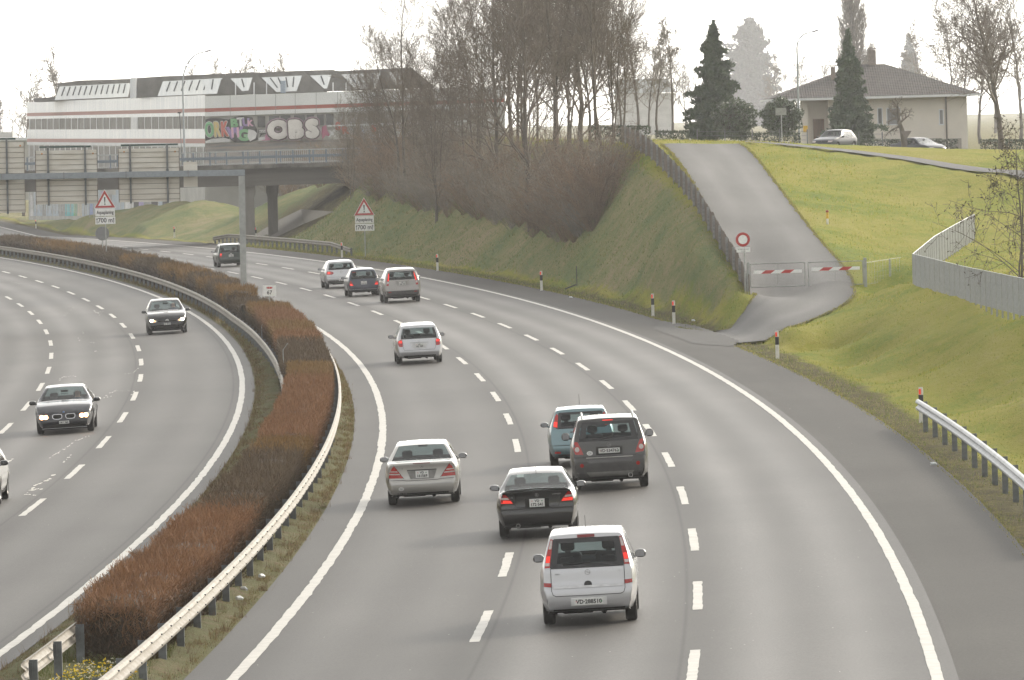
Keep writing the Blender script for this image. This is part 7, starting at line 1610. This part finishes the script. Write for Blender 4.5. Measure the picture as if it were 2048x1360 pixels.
# 9 silver compact hatchback
loc, h, r = rearpose(682, 575.5, 4.2, .82)
c = Car('silver hatchback with round-ended red lamps and black lower bumper, left of the far trio', loc, h, r, 1.76, 1.47, 4.2,
 [(.14,.26),(.04,.30),(0,.40),(-.01,.52),(.02,.58),(.05,.62),(.09,.94),(.11,.99),(.40,1.33),(.43,1.41),(.65,1.45),(1.3,1.48),(1.9,1.455),(2.15,1.40),(2.95,1.02),(3.4,.93),(3.95,.80),(4.14,.62),(4.2,.44),(4.14,.28),(4.05,.22)],
 dict(rw0=7, rw1=8, ws1=13, ws0=14), .98, P_silver, .82, 3.40, group=GRP, tumble=.72, plan=.12).finish([(.95, 1.5), (1.6, 2.8)])
c.patch('rear_bumper', [(-.80,.30),(.80,.30),(.84,.43),(-.84,.43)], M_pant, .010, step=.08)
for s_ in (-1, 1):
    f = lambda L_: [(s_*x, z) for x, z in L_][::s_]
    l = c.patch('tail_light', f([(.80,.75),(.50,.74),(.41,.80),(.43,.88),(.55,.92),(.76,.93),(.81,.86)][::-1]), M_lens, .008); c.patch('stop_lens', f(oval(.66, .835, .075, .065))[::-1], M_lenson, .011, parent=l)
emblem_ring(c, 0, .86, .06, M_chrome); c.plate(.46, 'VD', '227 905', w_=.31, h=.15); c.line('bumper_gap', [(-.80,.60),(.80,.60)], .012, M_under); c.mirrors(.50, .98, M_pant, out=.13); c.interior(-.02, .62)
# 10 dark green estate behind the gantry post
loc, h, r = rearpose(461, 533, 4.5, .9)
c = Car('dark green estate car partly hidden by the gantry post, farthest on the right carriageway', loc, h, r, 1.72, 1.47, 4.5,
 [(.14,.25),(.04,.30),(0,.42),(0,.50),(.02,.54),(.05,.60),(.08,.88),(.10,.92),(.36,1.32),(.38,1.38),(.62,1.42),(1.4,1.46),(2.0,1.45),(2.35,1.39),(3.15,1.0),(3.7,.91),(4.2,.77),(4.44,.60),(4.5,.44),(4.44,.28),(4.34,.22)],
 dict(rw0=7, rw1=8, ws1=13, ws0=14), .92, P_green, .9, 3.5, group=GRP, tumble=.74, plan=.11).finish([(.75, 1.5), (1.6, 2.2), (2.3, 3.0)])
for s_ in (-1, 1):
    f = lambda L_: [(s_*x, z) for x, z in L_][::s_]
    l = c.patch('tail_light', f([(.73,.63),(.60,.63),(.57,.88),(.70,.87)][::-1]), M_lens, .008); c.patch('stop_lens', f([(.70,.75),(.60,.75),(.585,.86),(.69,.86)][::-1]), M_lenson, .011, parent=l)
    m = MB(); x_ = s_*.58; m.tube([(x_, -1.8, 1.38), (x_, -1.65, 1.47), (x_, -.2, 1.51), (x_, .0, 1.43)], .02, 6); m.build('roof_rail', M_galv, c.e)
emblem_ring(c, 0, .83, .045, M_chrome, fill=M_plate); c.plate(.71, 'VD', '71 386', w_=.30, h=.15); wiper(c, .0, .955, .3, .965); c.mirrors(.58, .93, P_green, out=.12); c.interior(-.02, .56)
# ---- oncoming cars
def frontpose(px, py, L, fo, yaw=0.):
    t, o = car_pose(px, py); tc_ = t+(L/2-fo); P = rp(tc_, o, 0.); b = float(bankr(tc_, True)); return P, hd(tc_)+math.pi+yaw, -math.atan(b)
loc, h, r = frontpose(132, 865, 4.58, .80)
c = Car('graphite coupe with glowing ring headlamps and a double oval grille, in the middle lane', loc, h, r, 1.78, 1.39, 4.58,
 [(.14,.24),(.04,.28),(0,.42),(0,.56),(.03,.66),(.05,.90),(.10,.99),(.5,1.01),(.70,1.02),(1.35,1.32),(1.7,1.375),(2.1,1.39),(2.45,1.36),(2.62,1.325),(3.32,.965),(3.7,.925),(4.1,.84),(4.36,.71),(4.52,.60),(4.57,.46),(4.58,.32),(4.53,.20),(4.44,.15)],
 dict(rw0=8, rw1=9, ws1=13, ws0=14), .90, P_bmw, 1.0, 3.76, group=GRL, tumble=.66, plan=.10, planf=.17, wheelR=.32, clear=.20).finish([(1.45, 2.1), (2.2, 3.1)])
for s_ in (-1, 1):
    f = lambda L_: [(s_*x, z) for x, z in L_][::s_]
    l = c.patch('headlight', f([(.44,.485),(.56,.455),(.72,.47),(.80,.55),(.81,.61),(.70,.60),(.50,.565)]), M_hl, .008, front=True)
    for x_, r_ in ((.54, .052), (.665, .056)):
        h_, _ = c.hit(s_*x_, .522, True); m = MB(); m.lathe([(r_*.55, .02), (r_*.60, .034), (r_*1.0, .034), (r_*1.05, .02)], 24, 'y', (s_*x_, h_.y, .522)); m.build('light_ring', M_lamp, l); m = MB(); m.lathe([(r_*1.04, .018), (r_*1.08, .030), (r_*1.25, .030), (r_*1.28, .018)], 24, 'y', (s_*x_, h_.y, .522)); m.build('ring_glow', M_ring, l)
    k = c.patch('grille', f(sqo(.198, .522, .150, .080)), M_chrome, .010, front=True, step=.06)
    c.patch('grille_mesh', f(sqo(.198, .522, .130, .062)), M_under, .022, front=True, parent=k, step=.06)
    c.patch('fog_lamp', f([(.66,.205),(.74,.205),(.74,.245),(.66,.245)]), M_clear, .012, front=True)
c.patch('air_intake', [(-.62,.20),(.62,.20),(.66,.285),(-.66,.285)], M_under, .010, front=True); c.line('chin_line', [(-.80,.175),(.80,.175)], .02, P_silver, .006, front=True); c.line('hood_gap', [(-.42,.60),(.42,.60)], .010, M_under, front=True)
c.plate(.345, 'GE 7 868', one=True, w_=.30, h=.082, front=True); emblem_ring(c, 0, .645, .036, M_chrome, front=True, fill=gcol('badge blue', (.10, .22, .50)))
c.mirrors(.95, .90, P_bmw, size=(.22, .12, .13), out=.13); c.interior(-.15, .52); person_in(c, -.36, -.12, .50, 'driver in a dark jacket holding the wheel of the graphite coupe')
loc, h, r = frontpose(335, 667, 4.2, .87)
c = Car('shiny black hatchback with lit headlamps on the inner lane beside the edge line', loc, h, r, 1.78, 1.47, 4.2,
 [(.14,.25),(.04,.30),(0,.42),(0,.56),(.04,.64),(.08,.94),(.11,.99),(.42,1.33),(.46,1.41),(.7,1.45),(1.3,1.48),(1.9,1.46),(2.15,1.40),(2.93,1.0),(3.3,.97),(3.70,.90),(3.98,.77),(4.13,.64),(4.19,.50),(4.2,.36),(4.14,.22),(4.05,.17)],
 dict(rw0=6, rw1=7, ws1=12, ws0=13), .96, P_blk2, .75, 3.33, group=GRL, tumble=.70, plan=.10, planf=.15, clear=.21).finish([(.95, 1.5), (1.6, 2.75)])
for s_ in (-1, 1):
    f = lambda L_: [(s_*x, z) for x, z in L_][::s_]
    l = c.patch('headlight', f([(.42,.575),(.50,.53),(.70,.545),(.80,.64),(.80,.70),(.66,.69),(.50,.625)]), M_hl, .008, front=True); c.patch('lamp_bulb', f(oval(.665, .615, .085, .062)), M_lamp, .014, front=True, parent=l); c.patch('side_glow', f(oval(.545, .585, .035, .028)), M_ring, .014, front=True, parent=l)
    k = c.patch('fog_lamp', f(oval(.62, .29, .055, .055)), M_chrome, .012, front=True); c.patch('fog_glass', f(oval(.62, .29, .035, .035)), M_under, .016, front=True, parent=k)
c.patch('grille', [(-.42,.545),(.42,.545),(.42,.60),(-.42,.60)], M_under, .010, front=True); c.patch('air_intake', [(-.48,.23),(.48,.23),(.52,.39),(-.52,.39)], M_under, .010, front=True)
em = emblem_ring(c, 0, .585, .075, M_chrome, front=True, fill=M_plate); h_, _ = c.hit(0, .585, True); v, f_ = text_mesh('V', .075, .002, .8, bold=.003); mk('lettering', [(-x, h_.y+.018+z, y+.605) for x, y, z in v], f_, M_galvd, em); v, f_ = text_mesh('W', .075, .002, .8, bold=.003); mk('lettering', [(-x, h_.y+.018+z, y+.562) for x, y, z in v], f_, M_galvd, em)
c.plate(.445, 'VD 42719', one=True, w_=.30, h=.08, front=True); c.mirrors(.80, .96, P_blk2, size=(.21, .12, .14), out=.12); c.interior(-.10, .62); person_in(c, -.36, -.07, .60, 'driver of the shiny black hatchback seen dimly through its windscreen')
loc, h, r = frontpose(-66, 1013, 4.3, .85)
c = Car('white car cut off by the left edge, only mirror, flank and wheel showing', loc, h, r, 1.76, 1.46, 4.3,
 [(.14,.25),(.04,.30),(0,.42),(0,.56),(.04,.64),(.08,.92),(.11,.97),(.46,1.32),(.5,1.39),(.8,1.44),(1.4,1.47),(2.0,1.45),(2.25,1.39),(3.05,1.0),(3.45,.93),(3.95,.82),(4.15,.70),(4.26,.60),(4.3,.46),(4.3,.34),(4.24,.22),(4.15,.17)],
 dict(rw0=6, rw1=7, ws1=12, ws0=13), .95, P_white, .8, 3.42, group=GRL, tumble=.70, plan=.10, planf=.15, clear=.21).finish([(.95, 1.5), (1.6, 2.85)])
c.patch('headlight', [(.44,.56),(.70,.55),(.80,.66),(.62,.67)], M_hl, .008, front=True, both=True); c.patch('grille', [(-.40,.50),(.40,.50),(.40,.58),(-.40,.58)], M_under, .010, front=True); c.plate(.42, 'VD 50338', one=True, w_=.30, h=.08, front=True); c.mirrors(.85, .96, P_navy, size=(.21, .12, .14), out=.12); c.interior(-.10, .62)
P_up = paint('dark dusty paint', (.020, .026, .040), .0, .45, .12)
# ---- two cars on the upper road behind the crest
def upcar(px, zroof_row, Y, head, label, W, H, L, sil, marks, belt, pm, ax, side, **k):
    P = ray(px, zroof_row, Y); P[2] -= H; c = Car(label, P, rad(head), 0, W, H, L, sil, marks, belt, pm, ax[0], ax[1], group=None, **k).finish(side); return c
c = upcar(1668, 259.5, 480, 152, 'dark hatchback parked on the upper road in front of the bungalow porch', 1.66, 1.41, 3.9,
 [(.12,.26),(.04,.30),(0,.42),(0,.58),(.04,.66),(.10,.86),(.14,.90),(.52,1.26),(.58,1.34),(.8,1.38),(1.3,1.42),(1.8,1.40),(2.0,1.36),(2.65,.97),(3.1,.90),(3.6,.80),(3.82,.66),(3.9,.50),(3.88,.32),(3.8,.24)], dict(rw0=6, rw1=7, ws1=12, ws0=13), .90, P_up, (.7, 3.15), [(.70, 1.28), (1.36, 2.55)], tumble=.70, wheelR=.29)
c.patch('headlight', [(.44,.62),(.74,.62),(.74,.72),(.44,.72)], M_clear, .008, front=True, both=True); c.patch('grille', rect(-.42, .42, .62, .71), M_under, .008, front=True); c.plate(.44, 'VD 6120', one=True, w_=.30, h=.08, front=True); c.mirrors(.60, .92, M_trim); c.interior(-.02, .60); emblem_ring(c, 0, .67, .05, M_chrome, front=True)
c = upcar(1836, 275, 540, 216, 'dark blue saloon on the upper road below the bungalow wall, facing right', 1.78, 1.42, 4.7,
 [(.14,.26),(.04,.30),(0,.42),(0,.60),(.04,.70),(.06,.92),(.12,.99),(.5,1.02),(.80,1.03),(1.45,1.34),(1.8,1.40),(2.2,1.42),(2.6,1.39),(2.78,1.35),(3.5,.98),(3.95,.92),(4.4,.80),(4.63,.64),(4.7,.48),(4.66,.30),(4.55,.24)], dict(rw0=8, rw1=9, ws1=13, ws0=14), .93, P_up, (1.0, 3.8), [(1.5, 2.15), (2.25, 3.2)], tumble=.68)
c.patch('headlight', [(.44,.60),(.76,.60),(.76,.69),(.44,.69)], M_clear, .008, front=True, both=True); c.patch('grille', rect(-.32, .32, .58, .68), M_under, .008, front=True); c.plate(.42, 'VD 88214', one=True, w_=.30, h=.08, front=True); c.mirrors(.75, .95, P_up); c.interior(-.10, .58)
# ------------------------------------------------------------------ winter haze filling the air round the whole scene
m = MB(); m.box((0, 1700, 30), (4400, 3600, 68)); hz_ = m.build('haze', None); hz_.data.materials.clear()
hm = bpy.data.materials.new('haze'); hm.use_nodes = True; t = hm.node_tree; t.nodes.clear(); o_ = t.nodes.new('ShaderNodeOutputMaterial'); v_ = t.nodes.new('ShaderNodeVolumePrincipled'); v_.inputs['Color'].default_value = (.97, .975, 1, 1); v_.inputs['Density'].default_value = .00014; v_.inputs['Anisotropy'].default_value = .35; t.links.new(v_.outputs[0], o_.inputs['Volume'])
hz_.data.materials.append(hm); tag(hz_, kind='stuff')
